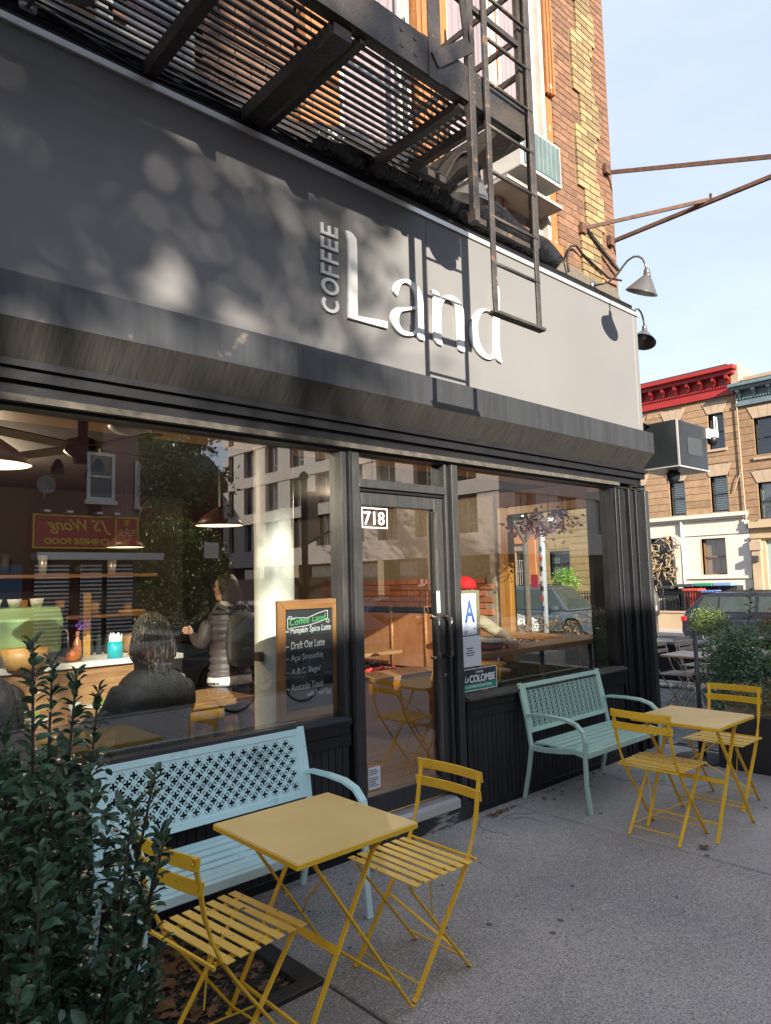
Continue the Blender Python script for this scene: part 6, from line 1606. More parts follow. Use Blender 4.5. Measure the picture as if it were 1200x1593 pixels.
# --- red cornice house
H1 = thing('row_house', 'tan stone row house with a bright red bracketed cornice and cream ground floor', 'house', (27, 9.5, -.3), 'row houses across the side street')
win1 = [(8.77, 9.38, 3.9, 5.24), (7.15, 7.78, 3.9, 5.26), (7.13, 7.70, 6.28, 7.65), (8.77, 9.38, 6.28, 7.65), (10.4, 11.0, 3.9, 5.24), (10.4, 11.0, 6.28, 7.65)]
core(H1, 6.62, 12.4, 3.6, 9.2, win1, K['mortar']); coursed(H1, 6.62, 12.4, 3.84, 8.2, win1 + [(w_[0]-.06, w_[1]+.06, w_[3], w_[3]+.42) for w_ in win1], K['sandbrick'])
for i, w_ in enumerate(win1):
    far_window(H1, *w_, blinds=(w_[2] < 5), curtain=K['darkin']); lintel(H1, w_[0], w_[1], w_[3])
    if w_[2] > 5: MB().box(HX - .09, HX + .1, w_[0] - .08, w_[1] + .08, w_[2] - .09, w_[2]).build('window_sill', K['palestone'], H1)
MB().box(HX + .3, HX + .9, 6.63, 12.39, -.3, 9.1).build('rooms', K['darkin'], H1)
def cornice(par, y0, y1, z0, z1, m, nb, proud=.55):
    H = z1 - z0
    for a, b, c in ((0, .16, .14), (.16, .30, .08), (.72, .86, .36), (.86, 1.0, proud)):
        MB().box(HX - c, HX + .3, y0 - c * .4, y1 + c * .3, z0 + H * a, z0 + H * b).build('cornice_band', m, par)
    MB().box(HX - .05, HX + .3, y0, y1, z0 + H * .30, z0 + H * .72).build('frieze', m, par)
    dn = MB(); y = y0 + .03
    while y < y1: dn.box(HX - .13, HX - .02, y, y + .05, z0 + H * .30, z0 + H * .37); y += .1
    dn.build('dentils', m, par)
    for i in range(nb):
        y = y0 + .12 + (y1 - y0 - .24) * i / (nb - 1)
        MB().prism([(0, 0), (-.10, .02), (-.14, .12), (-.28, .20), (-.30, .34 * H), (0, .34 * H)], (HX - .05, y - .06, z0 + H * .38), (1, 0, 0), (0, 0, 1), -.12).build('bracket', m, par)
cornice(H1, 6.70, 12.4, 8.24, 9.25, K['redpaint'], 12)
MB().box(HX - .5, HX + 5, 6.7, 12.4, 9.25, 9.31).build('roof', K['darksteel'], H1); MB().box(HX - .15, HX + 1.2, 6.45, 6.72, 8.3, 9.32).build('party_wall', K['palestone'], H1)
gw = [(7.37, 8.27, 1.55, 2.92), (9.45, 10.28, .7, 3.10), (10.9, 11.7, .7, 3.1)]
mb = MB()
core(H1, 6.52, 12.4, -.3, 3.6, gw, K['creamwall'])
for a, b, c, d_, q in ((6.52, 12.4, 3.62, 3.70, .10), (6.50, 12.4, 3.70, 3.84, .20), (6.52, 12.4, 3.05, 3.12, .04), (6.52, 9.35, 1.40, 1.50, .06)): MB().box(HX - q, HX + .1, a, b, c, d_).build('string_course', K['creamwall'], H1)
MB().box(HX - .08, HX + .02, 9.02, 9.30, -.2, 3.05).build('pilaster', K['creamwall'], H1); MB().box(HX - .13, HX + .02, 8.99, 9.33, 2.75, 3.0).build('capital', K['creamwall'], H1)
MB().tube([(HX - .06, 9.0, .2), (HX - .06, 9.0, 3.7)], .05, 8).build('downspout', K['white'], H1)
far_window(H1, *gw[0], fm=mat('brown_frame', (.22, .12, .06), .6), curtain=mat('rosy_curtain', (.36, .22, .15), .8, (.22, .14, .10), scale=2, stretch=(1, 6, .5)))
far_window(H1, *gw[1], curtain=K['darkin'], bars=True); far_window(H1, *gw[2], curtain=K['darkin'], bars=True)
MB().box(HX - .12, HX - .02, 6.5, 6.62, 3.35, 3.5).build('wall_lamp', K['white'], H1)
tw = thing('dry_vine', 'tangled leafless vine in front of the barred ground floor window', 'vine', (26.8, 9.9, .3))
random.seed(12); mb = MB()
for i in range(60):
    a = Vector((26.75 + random.uniform(-.15, .1), random.uniform(9.4, 10.9), random.uniform(1.4, 2.9))); pts = [a]
    for k in range(5): pts.append(pts[-1] + Vector((random.gauss(0, .05), random.gauss(0, .16), random.gauss(0, .14))))
    mb.tube(pts, .016, 4)
mb.build('twigs', mat('straw_twig', (.40, .29, .16), .9), tw, kind='stuff'); MB().tube([(26.8, 9.9, .1), (26.75, 9.8, 1.0), (26.8, 10, 1.6)], .03, 6).build('stem', K['bark'], tw)
MB().tube([(HX - .1, 6.56, 3.4), (HX - .1, 6.6, 8.2)], .02, 6).build('conduit', K['palestone'], H1)
MB().tube([(HX - .1, 6.9, 4.6), (HX - .12, 6.75, 5.0), (HX - .12, 6.6, 5.3)], .015, 6).build('loose_wire', K['palestone'], H1)
# --- slate cornice house to the right
H2 = thing('row_house', 'brown stone row house with a slate blue cornice at the right edge', 'house', (27, 3.6, -.3), 'row houses across the side street')
win2 = [(5.40, 6.08, 5.75, 7.2), (5.35, 6.10, 3.5, 4.83), (3.9, 4.6, 5.75, 7.2), (3.9, 4.6, 3.5, 4.83), (2.3, 3.0, 5.75, 7.2), (2.3, 3.0, 3.5, 4.83)]
core(H2, .6, 6.60, 3.2, 8.4, win2, K['mortar']); coursed(H2, .6, 6.60, 3.42, 7.7, win2 + [(w_[0]-.06, w_[1]+.06, w_[3], w_[3]+.42) for w_ in win2], K['sandbrick2'])
for w_ in win2: far_window(H2, *w_, curtain=K['curtainw'] if w_[2] < 4 else K['darkin'], fm=K['tanframe'] if False else None); lintel(H2, w_[0], w_[1], w_[3]); MB().box(HX - .09, HX + .1, w_[0] - .08, w_[1] + .08, w_[2] - .09, w_[2]).build('window_sill', K['palestone'], H2)
cornice(H2, .6, 6.58, 7.72, 8.52, K['slatepaint'], 12, .5); MB().box(HX - .4, HX + 5, .6, 6.4, 8.52, 8.58).build('roof', K['darksteel'], H2)
MB().box(HX - .02, HX + 1, .6, 6.35, 8.55, 8.8).build('parapet', K['palestone'], H2)
g2 = [(5.3, 6.0, .3, 2.75)]
core(H2, .6, 6.50, -.3, 3.2, g2, K['tanwall']); MB().box(HX - .20, HX + .1, .6, 6.48, 3.2, 3.42).build('string_course', K['tanwall'], H2); MB().box(HX - .1, HX + .1, .6, 6.48, 2.82, 2.90).build('string_course', K['tanwall'], H2)
MB().box(HX - .14, HX + .02, 6.14, 6.44, -.2, 2.78).build('pilaster', K['tanwall'], H2); MB().box(HX - .19, HX + .02, 6.10, 6.48, 2.4, 2.7).build('capital', K['palestone'], H2)
MB().box(HX + .12, HX + .16, 5.3, 6.0, .3, 2.75).build('door', mat('pale_grey_door', (.30, .36, .34), .5), H2); MB().box(HX - .28, HX - .14, 6.2, 6.42, 1.98, 2.2).build('wall_lamp', K['winframe'], H2)
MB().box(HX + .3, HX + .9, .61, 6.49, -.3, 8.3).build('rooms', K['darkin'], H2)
# --- further houses on the left, seen through the cafe
H3 = thing('row_house', 'yellow stone row house with an orange door surround seen through the right shop window', 'house', (27, 15, -.3), 'row houses across the side street')
win3 = [(14.1, 15.15, 1.5, 2.86), (14.1, 15.0, 4.3, 5.7), (16.4, 17.3, 4.3, 5.7), (14.1, 15.0, 6.9, 8.2), (16.4, 17.3, 6.9, 8.2)]; dr3 = [(16.25, 17.1, .35, 2.86)]
core(H3, 12.4, 18.6, -.3, 9.2, win3 + dr3, K['mortar']); coursed(H3, 12.4, 15.85, .35, 8.6, win3, K['yellowstone'], .30)
coursed(H3, 17.75, 18.6, 3.4, 8.6, win3, K['yellowstone'], .30)
for a in ((15.86, 16.25, .2, 3.2), (17.1, 17.74, .2, 3.2), (15.86, 17.74, 3.2, 3.75), (17.75, 18.6, .2, 3.4)): MB().box(HX - .12, HX + .02, a[0], a[1], a[2], a[3]).build('door_surround', K['orangewall'], H3)
MB().box(HX - .25, HX + .02, 15.8, 17.8, 3.75, 3.9).build('door_hood', K['orangewall'], H3)
for w_ in win3: far_window(H3, *w_, curtain=K['darkin'] if w_[2] > 2 else K['blind'], bars=w_[2] < 2); lintel(H3, w_[0], w_[1], w_[3], K['yellowstone'])
dd = MB().box(HX + .14, HX + .18, 16.25, 17.1, .35, 2.86).build('door', K['winframe'], H3)
mb = MB()
for i in range(7): mb.box(HX + .08, HX + .1, 16.3 + i * .12, 16.32 + i * .12, .4, 2.4)
for z in (.5, 1.2, 1.9, 2.4): mb.box(HX + .075, HX + .105, 16.26, 17.09, z, z + .03)
mb.build('door_grille', K['trim'], dd); cornice(H3, 12.42, 18.6, 8.62, 9.5, K['slatepaint'], 12, .5); MB().box(HX + .3, HX + .9, 12.41, 18.59, -.3, 9.1).build('rooms', K['darkin'], H3)
H4 = thing('row_house', 'orange fronted row house at the far left of the view through the cafe', 'house', (27, 22, -.3), 'row houses across the side street')
core(H4, 18.62, 25, -.3, 9.3, [(19.5, 20.4, 1.2, 2.9)], K['orangewall']); far_window(H4, 19.5, 20.4, 1.2, 2.9, curtain=K['darkin'])
# yards: low wall, railings, bins
lw = thing('garden_wall', 'low tan garden wall in front of the row houses', 'wall', (24.7, 8, -.33))
MB().box(24.6, 24.85, 6.9, 14, -.33, .24).build('wall', K['tanwall'], lw); MB().box(24.56, 24.9, 6.88, 14, .24, .30).build('coping', K['palestone'], lw)
rl = thing('iron_railing', 'black iron railing on top of the low garden wall', 'railing', (24.7, 8, .3))
for i in range(60): MB().box(24.70, 24.725, 6.95 + i * .115, 6.972 + i * .115, .30, 1.02).build('bar', K['black'], rl) if i < 2 else piece('bar', bpy.data.objects['bar'].data if False else rl.children[0].data, (24.7125, 6.961 + i * .115, .30), rl)
for z in (.38, .92): MB().box(24.695, 24.73, 6.9, 13.9, z, z + .03).build('rail', K['black'], rl)
rl2 = thing('iron_railing', 'tall black gate railing before the barred ground floor window', 'railing', (26.2, 10, .1))
for i in range(22):
    if i == 0: MB().box(26.2, 26.22, 9.2, 9.22, .12, 1.55).build('bar', K['black'], rl2)
    else: piece('bar', rl2.children[0].data, (26.21, 9.21 + i * .11, .12), rl2)
MB().box(26.19, 26.23, 9.2, 11.6, 1.45, 1.49).build('rail', K['black'], rl2)
def bin_(x, y, z, w, h, m, lidm, lb, striped=False):
    t = thing('wheelie_bin', lb, 'bin', (x, y, z), 'bins in the front yard')
    MB().prism([(-w*.42, 0), (w*.42, 0), (w*.5, h*.9), (-w*.5, h*.9)], (x + w*.45, y, z), (0, 1, 0), (0, 0, 1), -w*.9 if False else w*.9).build('body', m, t, bevel=.01, seg=1)
    MB().box(x - w*.5, x + w*.55, y - w*.54, y + w*.54, z + h*.9, z + h).build('lid', lidm, t, bevel=.02, seg=1)
    if striped:
        for i in range(6): MB().box(x - w*.47, x - w*.45, y - w*.45 + i * w*.16, y - w*.40 + i * w*.16, z + .02, z + h*.88).build('rib', lidm, t)
    return t
blackp = mat('black_plastic', (.03, .032, .034), .5)
bin_(25.2, 7.88, .12, .56, .96, mat('red_plastic', (.50, .07, .045), .6, rnd=.05), mat('red_lid', (.40, .05, .035), .6), 'red ribbed bin behind the parked car tail', True)
bin_(25.2, 7.30, .12, .5, .90, mat('blue_plastic', (.05, .16, .50), .5), mat('blue_lid', (.10, .18, .42), .5), 'bright blue bin beside the red bin')
bin_(25.9, 8.4, .12, .6, 1.12, blackp, mat('dark_lid', (.05, .055, .06), .5), 'black bin with dark lid behind the red bin'); bin_(25.9, 7.72, .12, .6, 1.14, blackp, mat('green_lid', (.02, .20, .11), .5), 'black bin with green lid behind the red bin')
bin_(25.9, 7.05, .12, .6, 1.15, blackp, mat('pale_blue_lid', (.16, .25, .42), .5), 'black bin with pale blue lid at the right of the row'); bin_(25.7, 9.1, .12, .55, 1.05, blackp, blackp, 'all black bin at the left end of the row')
# parking meter and yellow post by the kerb
mt = thing('parking_meter', 'parking meter on a thin pole just right of the shop corner', 'parking meter', (10.9, 2.1, 0))
MB().tube([(10.9, 2.12, 0), (10.9, 2.12, 1.0)], .028, 8).build('pole', K['steelgrey'], mt, smooth=True); MB().loft([(10.9, 2.16, .98, .07, .09), (10.9, 2.18, 1.1, .09, .12), (10.9, 2.2, 1.3, .09, .13), (10.9, 2.2, 1.42, .05, .08)], 16).build('head', K['darksteel'], mt, smooth=True); MB().box(10.80, 10.83, 2.12, 2.26, 1.22, 1.34).build('dial', K['trim'], mt); MB().box(10.80, 10.83, 2.06, 2.15, 1.06, 1.14).build('plate', K['trim'], mt)
yp = thing('yellow_post', 'yellow painted post partly hidden by the shop corner', 'post', (14, 4, -.3)); MB().tube([(13.6, 3.75, -.4), (13.6, 3.75, 1.9)], .07, 10).build('post', mat('lime_paint', (.55, .55, .04), .5), yp, smooth=True)
# ================================================================ cars
tyre = mat('tyre', (.02, .02, .021), .8); alloy = mat('alloy', (.35, .36, .37), .3, metal=.9); lightred = mat('tail_lamp', (.40, .02, .03), .2); lampw = mat('head_lamp', (.5, .52, .55), .1)
carglass = mat('car_glass', (.05, .062, .055), .05, spec=.8); cglass2 = glass_mat('car_side_glass', tint=(.75, .8, .78), base=.12, gain=1.2)
def car(label, x, y, z, rz, paint, L_=4.5, H=1.5, suv=True, group=None):
    t = thing('parked_car', label, 'car', (0, 0, 0), group); hl = L_ / 2; Wd = .9
    if suv: side = [(-hl, .42), (-hl + .02, .75), (-hl + .12, .98), (hl - 1.25, .98), (hl - .3, .86), (hl - .03, .66), (hl, .42), (hl - .15, .24), (-hl + .12, .24)]
    else: side = [(-hl, .40), (-hl + .03, .72), (-hl + .15, .90), (hl - 1.2, .90), (hl - .25, .74), (hl, .52), (hl - .03, .34), (hl - .2, .22), (-hl + .15, .22)]
    wx = (-hl + .82, hl - .88); wr = .35 if suv else .32
    # lower body with wheel arch cut-outs
    poly = []
    for p in side[:-2]: poly.append(p)
    poly.append(side[-2])
    for cx in reversed(wx):
        for k in range(9):
            a = pi * k / 8; poly.append((cx + (wr + .05) * cos(a), max(.24, .02 + wr + (wr + .05) * sin(a) * 1.0)))
    poly.append(side[-1])
    body = MB().prism([(p[0], p[1]) for p in poly], (0, Wd, 0), (1, 0, 0), (0, 0, 1), 2 * Wd)
    for v in body.v:
        k = 1 - .10 * max(0, (v.z - .75)) / .3 - .10 * max(0, abs(v.x) - hl + .5) / .5; v.y *= k
    body.build('body', paint, t, bevel=.035, seg=3)
    z0 = .975 if suv else .895
    if suv: cab = [(-hl + .10, z0), (-hl + .55, H - .08), (-hl + 1.0, H), (hl - 2.2, H), (hl - 1.75, H - .06), (hl - 1.05, z0)]
    else: cab = [(-hl + .25, z0), (-hl + 1.0, H - .06), (-hl + 1.4, H), (hl - 2.1, H), (hl - 1.75, H - .05), (hl - .95, z0)]
    def shell(inset, pts, m, nm, par, bv=.03):
        mb = MB(); n = len(pts)
        wz = lambda zz: (Wd * .90 - .20 * (zz - z0) / (H - z0)) - inset
        mb.v = [Vector((a, -wz(b), b)) for a, b in pts] + [Vector((a, wz(b), b)) for a, b in pts]
        mb.f = [(i, (i+1) % n, n + (i+1) % n, n + i) for i in range(n)] + [tuple(reversed(range(n))), tuple(range(n, 2*n))]
        return mb.build(nm, m, par, bevel=bv, seg=2)
    shell(0, cab, paint, 'cabin', t)
    # side windows set into the cabin
    wz = lambda zz: (Wd * .90 - .20 * (zz - z0) / (H - z0))
    xs_ = [(-hl + .42, -hl + .62, -hl + 1.0), (-hl + 1.08, None, -hl + 2.0), (-hl + 2.1, None, hl - 1.75)] if suv else [(-hl + 1.05, None, -hl + 2.0), (-hl + 2.1, None, hl - 1.75)]
    for s_ in (-1, 1):
        for i, (a, a2, b) in enumerate(xs_):
            zt = H - .11; zb = z0 + .03
            q = [(a, zb), (b, zb), (b, zt), ((a2 or a) + .0, zt)] if i < len(xs_) - 1 else [(a, zb), (hl - 1.25, zb), (hl - 1.72, zt), (a, zt)]
            if i == 0 and not suv: q = [(a - .25, zb), (b, zb), (b, zt), (a + .12, zt)]
            mb = MB(); mb.v = [Vector((u, s_ * (wz(v_) + .004), v_)) for u, v_ in q] + [Vector((u, s_ * (wz(v_) + .010), v_)) for u, v_ in q]
            mb.f = [(0, 1, 2, 3), (7, 6, 5, 4), (0, 4, 5, 1), (1, 5, 6, 2), (2, 6, 7, 3), (3, 7, 4, 0)]; mb.build('side_window', carglass, t)
        mb = MB().box(-.2, -.05, s_ * (Wd + .0), s_ * (Wd + .02), .80, .83).box(.9, 1.05, s_ * Wd, s_ * (Wd + .02), .80, .83); mb.build('door_handle', alloy, t)
        MB().box(hl - 1.55, hl - 1.38, s_ * (Wd * .9) if s_ > 0 else -Wd - .13, s_ * (Wd + .13) if s_ > 0 else -(Wd * .9), z0 + .02, z0 + .16).build('wing_mirror', paint, t, bevel=.02)
    def pan(p0, p1, off, nm):
        (a, b), (c, d) = p0, p1; n_ = Vector((d - b, 0, -(c - a))).normalized() * off; w0, w1 = wz(b) - .07, wz(d) - .07
        A = [Vector((a, -w0, b)) - n_ * -1, Vector((a, w0, b)) + n_, Vector((c, w1, d)) + n_, Vector((c, -w1, d)) + n_]
        mb = MB(); mb.add([p for p in A] + [p - n_ * .5 for p in A], [(0,1,2,3), (7,6,5,4), (0,4,5,1), (1,5,6,2), (2,6,7,3), (3,7,4,0)]); mb.build(nm, carglass, t)
    pan((cab[-1][0] - .05, z0 + .04), (cab[-2][0] + .03, H - .09), .012, 'windscreen'); pan((cab[0][0] + .06, z0 + .06), (cab[1][0] - .02, H - .12), -.012, 'rear_window')
    for cx in wx:
        for s_ in (-1, 1):
            w_ = MB().lathe([(wr * .62, -.10), (wr * .93, -.10), (wr, -.07), (wr, .07), (wr * .93, .10), (wr * .62, .10)], (cx, s_ * (Wd - .11), wr + .0), 26, 'y').build('wheel', tyre, t, smooth=False)
            rm = MB().lathe([(0, .085), (wr * .62, .085), (wr * .62, -.08), (0, -.08)], (cx, s_ * (Wd - .11), wr), 22, 'y'); rm.build('hub', K['darksteel'], w_)
            sp = MB()
            for k in range(5):
                a = 2 * pi * k / 5; sp.bar((cx, s_ * (Wd - .015), wr), (cx + wr * .62 * cos(a), s_ * (Wd - .015), wr + wr * .62 * sin(a)), .05, .02, (-sin(a), 0, cos(a)))
            sp.tube([(cx + wr * .62 * cos(2*pi*i/20), s_ * (Wd - .015), wr + wr * .62 * sin(2*pi*i/20)) for i in range(21)], .015, 5); sp.build('rim', alloy, w_)
    for s_ in (-1, 1):
        MB().box(-hl + .0, -hl + .14, s_ * (Wd - .34) if s_ > 0 else -(Wd - .03), s_ * (Wd - .03) if s_ > 0 else -(Wd - .34), .72, .86).build('tail_lamp', lightred, t, bevel=.015)
        MB().box(hl - .22, hl - .03, s_ * (Wd - .36) if s_ > 0 else -(Wd - .1), s_ * (Wd - .1) if s_ > 0 else -(Wd - .36), .58, .70).build('headlight', lampw, t, bevel=.015)
    MB().box(hl - .04, hl + .01, -.4, .4, .34, .56).build('grille', K['darksteel'], t); MB().box(-hl - .015, -hl + .02, -.26, .26, .52, .64).build('number_plate', K['paper'], t)
    if suv:
        for s_ in (-1, 1): MB().bar((-hl + .9, s_ * .60, H + .03), (hl - 2.2, s_ * .60, H + .03), .03, .03, (0, 1, 0)).build('roof_rail', K['darksteel'], t)
    t.location = (x, y, z); t.rotation_euler = (0, 0, rz); return t
navy = mat('dark_navy_paint', (.02, .024, .034), .22, coat=.6); greyp = mat('blue_grey_paint', (.12, .15, .19), .25, metal=.4, coat=.6); whitep = mat('white_car_paint', (.6, .61, .62), .3, coat=.5); blackpnt = mat('black_car_paint', (.012, .013, .016), .18, coat=.7)
car('dark navy estate car parked across the side street in front of the bins', 21.0, 3.75, -.46, radians(-90), navy, 4.6, 1.53, True, 'cars parked along the side street')
car('blue grey suv parked across the side street, seen through the right window', 20.6, 10.9, -.46, radians(-90), greyp, 4.7, 1.78, True, 'cars parked along the side street')
car('white car parked across the side street behind the brown plants', 18.2, 12.4, -.42, radians(-90), whitep, 4.4, 1.44, False, 'cars parked along the side street')
car('dark grey car parked at our kerb, reflected in the left window', 6.6, -6.7, -.13, radians(180), mat('charcoal_paint', (.05, .055, .065), .2, coat=.7), 4.6, 1.48, False, 'cars reflected in the shop windows')
car('black car parked further along our kerb, reflected behind the door', 12.4, -10.4, -.3, radians(180), blackpnt, 4.6, 1.5, True, 'cars reflected in the shop windows')
car('silver car parked across the main street, reflected in the door glass', 14.8, -13.4, -.36, 0, greyp, 4.5, 1.5, True, 'cars reflected in the shop windows')
# sticker covered pole and street tree by the side street
sp_ = thing('street_pole', 'pale street pole covered in stickers seen through the side window', 'pole', (17.2, 8.6, -.4))
MB().tube([(15.6, 7.55, -.4), (15.6, 7.55, 5.5)], .085, 12).build('pole', mat('galvanised_pole', (.40, .42, .45), .5), sp_, smooth=True)
random.seed(3)
for i, c in enumerate(((.05, .06, .2), (.45, .05, .08), (.03, .03, .03), (.6, .6, .58), (.03, .03, .03), (.5, .06, .1), (.05, .06, .2))):
    z = .75 + i * .26; MB().box(15.508, 15.514, 7.50, 7.60, z, z + .12).build('pasted_paper', mat('pasted_paper_%d' % i, c, .6), sp_)
MB().box(15.45, 15.47, 7.62, 7.84, 1.35, 1.7).build('small_sign', mat('red_sign', (.35, .03, .06), .5), sp_)
tree('young street tree beside the sticker covered pole', 15.0, 7.65, -.4, 6.5, None, K['leafmix'], 6000, .07, 5, 'street_tree', 'street trees on the side street', trunk_r=.09)
fg = thing('shrub', 'bright green bush in a front yard beyond the parked suv', 'shrub', (24.3, 13, .1)); MB().tube([(25.5, 13.4, 0), (25.5, 13.4, 1)], .04, 6).build('trunk', K['stem'], fg)
foliage('foliage', fg, mat('bright_green_leaf', (.18, .34, .05), .5), (25.5, 13.4, 1.3), (.5, .6, .7), 1800, .05, 19)
# ================================================================ across the main street: everything the shop glass mirrors
K['concretepanel'] = mat('pale_concrete_panel', (.50, .44, .40), .8, (.45, .395, .36), scale=1.2)
K['maroon'] = mat('maroon_brick_wall', (.12, .035, .028), .85, (.09, .028, .024), scale=3)
K['rosewall'] = mat('rose_render', (.26, .15, .13), .8, (.22, .125, .11), scale=2)
K['signred'] = mat('sign_red', (.48, .035, .035), .4); K['signyellow'] = mat('sign_yellow', (.85, .58, .05), .4)
# --- two storey corner shop
cs = thing('corner_shop', 'two storey corner restaurant with red and yellow sign, mirrored in the left window', 'building', (4, -19, 0))
YS = -17.0
MB().box(-30, 7.6, -29, YS, -.2, 7.95).build('wall', K['maroon'], cs)
mb = MB(); n = 10; pts = []
for i in range(n + 1):
    a = pi / 2 * i / n; pts.append((7.6 + 1.6 * sin(a), YS - 1.6 + 1.6 * cos(a)))
poly = [(7.2, YS)] + pts + [(9.2, -29), (7.2, -29)]
MB().prism(poly, (0, 0, 3.55), (1, 0, 0), (0, 1, 0), 4.4).build('bay', K['rosewall'], cs)
MB().prism([(p[0] * 1.0, p[1]) for p in poly], (0, 0, -.2), (1, 0, 0), (0, 1, 0), 3.73).build('ground_floor', K['darksteel'], cs)
for z0, z1, g_ in ((7.6, 7.95, .25), (7.95, 8.05, .4)): MB().box(-30, 9.2 + g_, -29, YS + g_, z0, z1).build('cornice_band', K['maroon'], cs)
def sash(x0, x1, z0, z1, y, par, fm=K['white']):
    f = MB(); w = .09
    f.box(x0, x0 + w, y, y + .08, z0, z1).box(x1 - w, x1, y, y + .08, z0, z1).box(x0 + w, x1 - w, y, y + .08, z0, z0 + w).box(x0 + w, x1 - w, y, y + .08, z1 - w, z1).box(x0 + w, x1 - w, y, y + .08, (z0+z1)/2 - .03, (z0+z1)/2 + .03).box(x0 - .06, x1 + .06, y, y + .14, z0 - .12, z0)
    o = f.build('window', fm, par); MB().box(x0 + w, x1 - w, y + .02, y + .03, z0 + w, z1 - w).build('pane', K['farglass'], o); return o
sash(7.15, 7.95, 4.15, 5.55, YS - .02, cs); sash(1.0, 1.9, 4.2, 5.7, YS, cs); sash(-2.0, -1.1, 4.2, 5.7, YS, cs)
o = sash(-.4, .4, 4.0, 5.4, 0, cs); o.rotation_euler = (0, 0, radians(-62)); o.location = Vector((9.0, -17.75, 4.0)) - WO[cs.name]
# sign
sb = MB().box(5.70, 8.62, YS, YS + .16, 2.74, 3.68).build('signboard', K['signred'], cs)
mb = MB(); y0, y1 = YS + .161, YS + .175
for a in ((5.70, 8.62, 2.74, 2.78), (5.70, 8.62, 3.64, 3.68), (5.70, 5.74, 2.78, 3.64), (8.58, 8.62, 2.78, 3.64), (7.93, 7.97, 2.78, 3.64)): mb.box(a[0], a[1], y0, y1, a[2], a[3])
text_geo(mb, "J'S Wong", (7.80, YS + .16, 3.14), (-1,0,0), (0,0,1), h=.44, w=1.75, bold=.012, shear=.45, depth=.015); text_geo(mb, 'CHINESE FOOD', (7.75, YS + .16, 2.86), (-1,0,0), (0,0,1), h=.17, w=1.75, bold=.03, depth=.015)
# characters and little figure as plain strokes
def stroke_(L, w=.025):
    for p, q in zip(L[:-1], L[1:]): mb.bar((p[0], YS + .17, p[1]), (q[0], YS + .17, q[1]), .012, w, (0, 1, 0))
for cx, cz in ((8.28, 3.50), (8.10, 3.22), (8.46, 3.22), (8.28, 2.90)):
    s = .075; stroke_([(cx - s, cz + s), (cx + s, cz + s)]); stroke_([(cx - s, cz), (cx + s, cz)]); stroke_([(cx, cz + s * 1.3), (cx, cz - s)]); stroke_([(cx - s, cz - s), (cx + s, cz - s)]); stroke_([(cx - s, cz + s), (cx - s, cz - s)], .018)
mb.build('sign_lettering', K['signyellow'], sb)
mb = MB(); stroke_([(8.28, 3.36), (8.33, 3.27), (8.30, 3.2), (8.38, 3.08), (8.34, 3.0), (8.22, 3.0), (8.18, 3.08), (8.26, 3.2), (8.23, 3.27), (8.28, 3.36)], .02); mb.build('figure_outline', K['white'], sb)
for i, x in enumerate((6.0, 6.6, 7.4, 7.9)): MB().box(x - .08, x + .08, YS + .05, YS + .4, 3.72, 3.78).build('sign_spotlight', K['trim'], cs)
MB().box(5.72, 9.25, YS, YS + .55, 2.42, 2.62).build('shutter_box', K['trim'], cs)
for x0, x1 in ((5.8, 6.7), (7.0, 7.6), (7.75, 8.5)):
    s_ = MB().box(x0, x1, YS + .02, YS + .06, .1, 2.4); sh = s_.build('roller_shutter', K['steelgrey'], cs); mb = MB()
    for i in range(20): mb.box(x0, x1, YS + .061, YS + .075, .15 + i * .11, .20 + i * .11)
    mb.build('shutter_slats', K['trim'], sh)
MB().box(3.9, 5.5, YS, YS + .08, .3, 2.3).build('shopfront', mat('blue_shopfront', (.06, .13, .22), .4), cs)
sd_ = thing('satellite_dish', 'grey satellite dish on the wall above the red restaurant sign', 'satellite dish', (5.9, -16.6, 4.0))
MB().lathe([(0, 0), (.12, .015), (.24, .06), (.25, .06), (.24, .05), (.12, .005)], (5.95, YS + .35, 4.45), 22, 'y').build('dish', K['curb'], sd_, smooth=True); MB().tube([(5.95, YS, 4.05), (5.95, YS + .2, 4.1), (5.95, YS + .3, 4.4)], .02, 6).build('arm', K['trim'], sd_)
# --- modern block: front facing -x (sunlit) and side facing +y
mo = thing('apartment_block', 'five storey pale concrete apartment block with dark windows, mirrored in the glass', 'building', (26, -22, 0))
MX, MY0, MY1 = 26.0, -41.9, -17.0
zl = [3.05, 5.05, 8.05, 11.05, 14.05, 16.2]
MB().box(MX + .5, 50, MY0, MY1 - .5, -.3, 16.2).build('core', K['darkin'], mo)
MB().box(MX, MX + .5, MY0, MY1, 2.75, 3.85).build('spandrel', K['concretepanel'], mo)
levels = [(3.85, 5.75), (6.45, 8.35), (9.05, 10.95), (11.65, 13.55)]
for (a, b) in levels: MB().box(MX - .06, MX + .5, MY0, MY1 + .06, b, b + .70).box(MX + .5, 50, MY1 - .5, MY1 + .06, b, b + .70).build('spandrel', K['concretepanel'], mo)
MB().box(MX + .5, 50, MY1 - .5, MY1, 2.75, 3.85).build('spandrel', K['concretepanel'], mo)
wlist = []
y = MY1; i = 0
while y > MY0 + 1:
    wlist.append((y - 2.9, y - 1.35)); y -= 2.95 if i % 2 else 2.75; i += 1
pier_mesh = {}
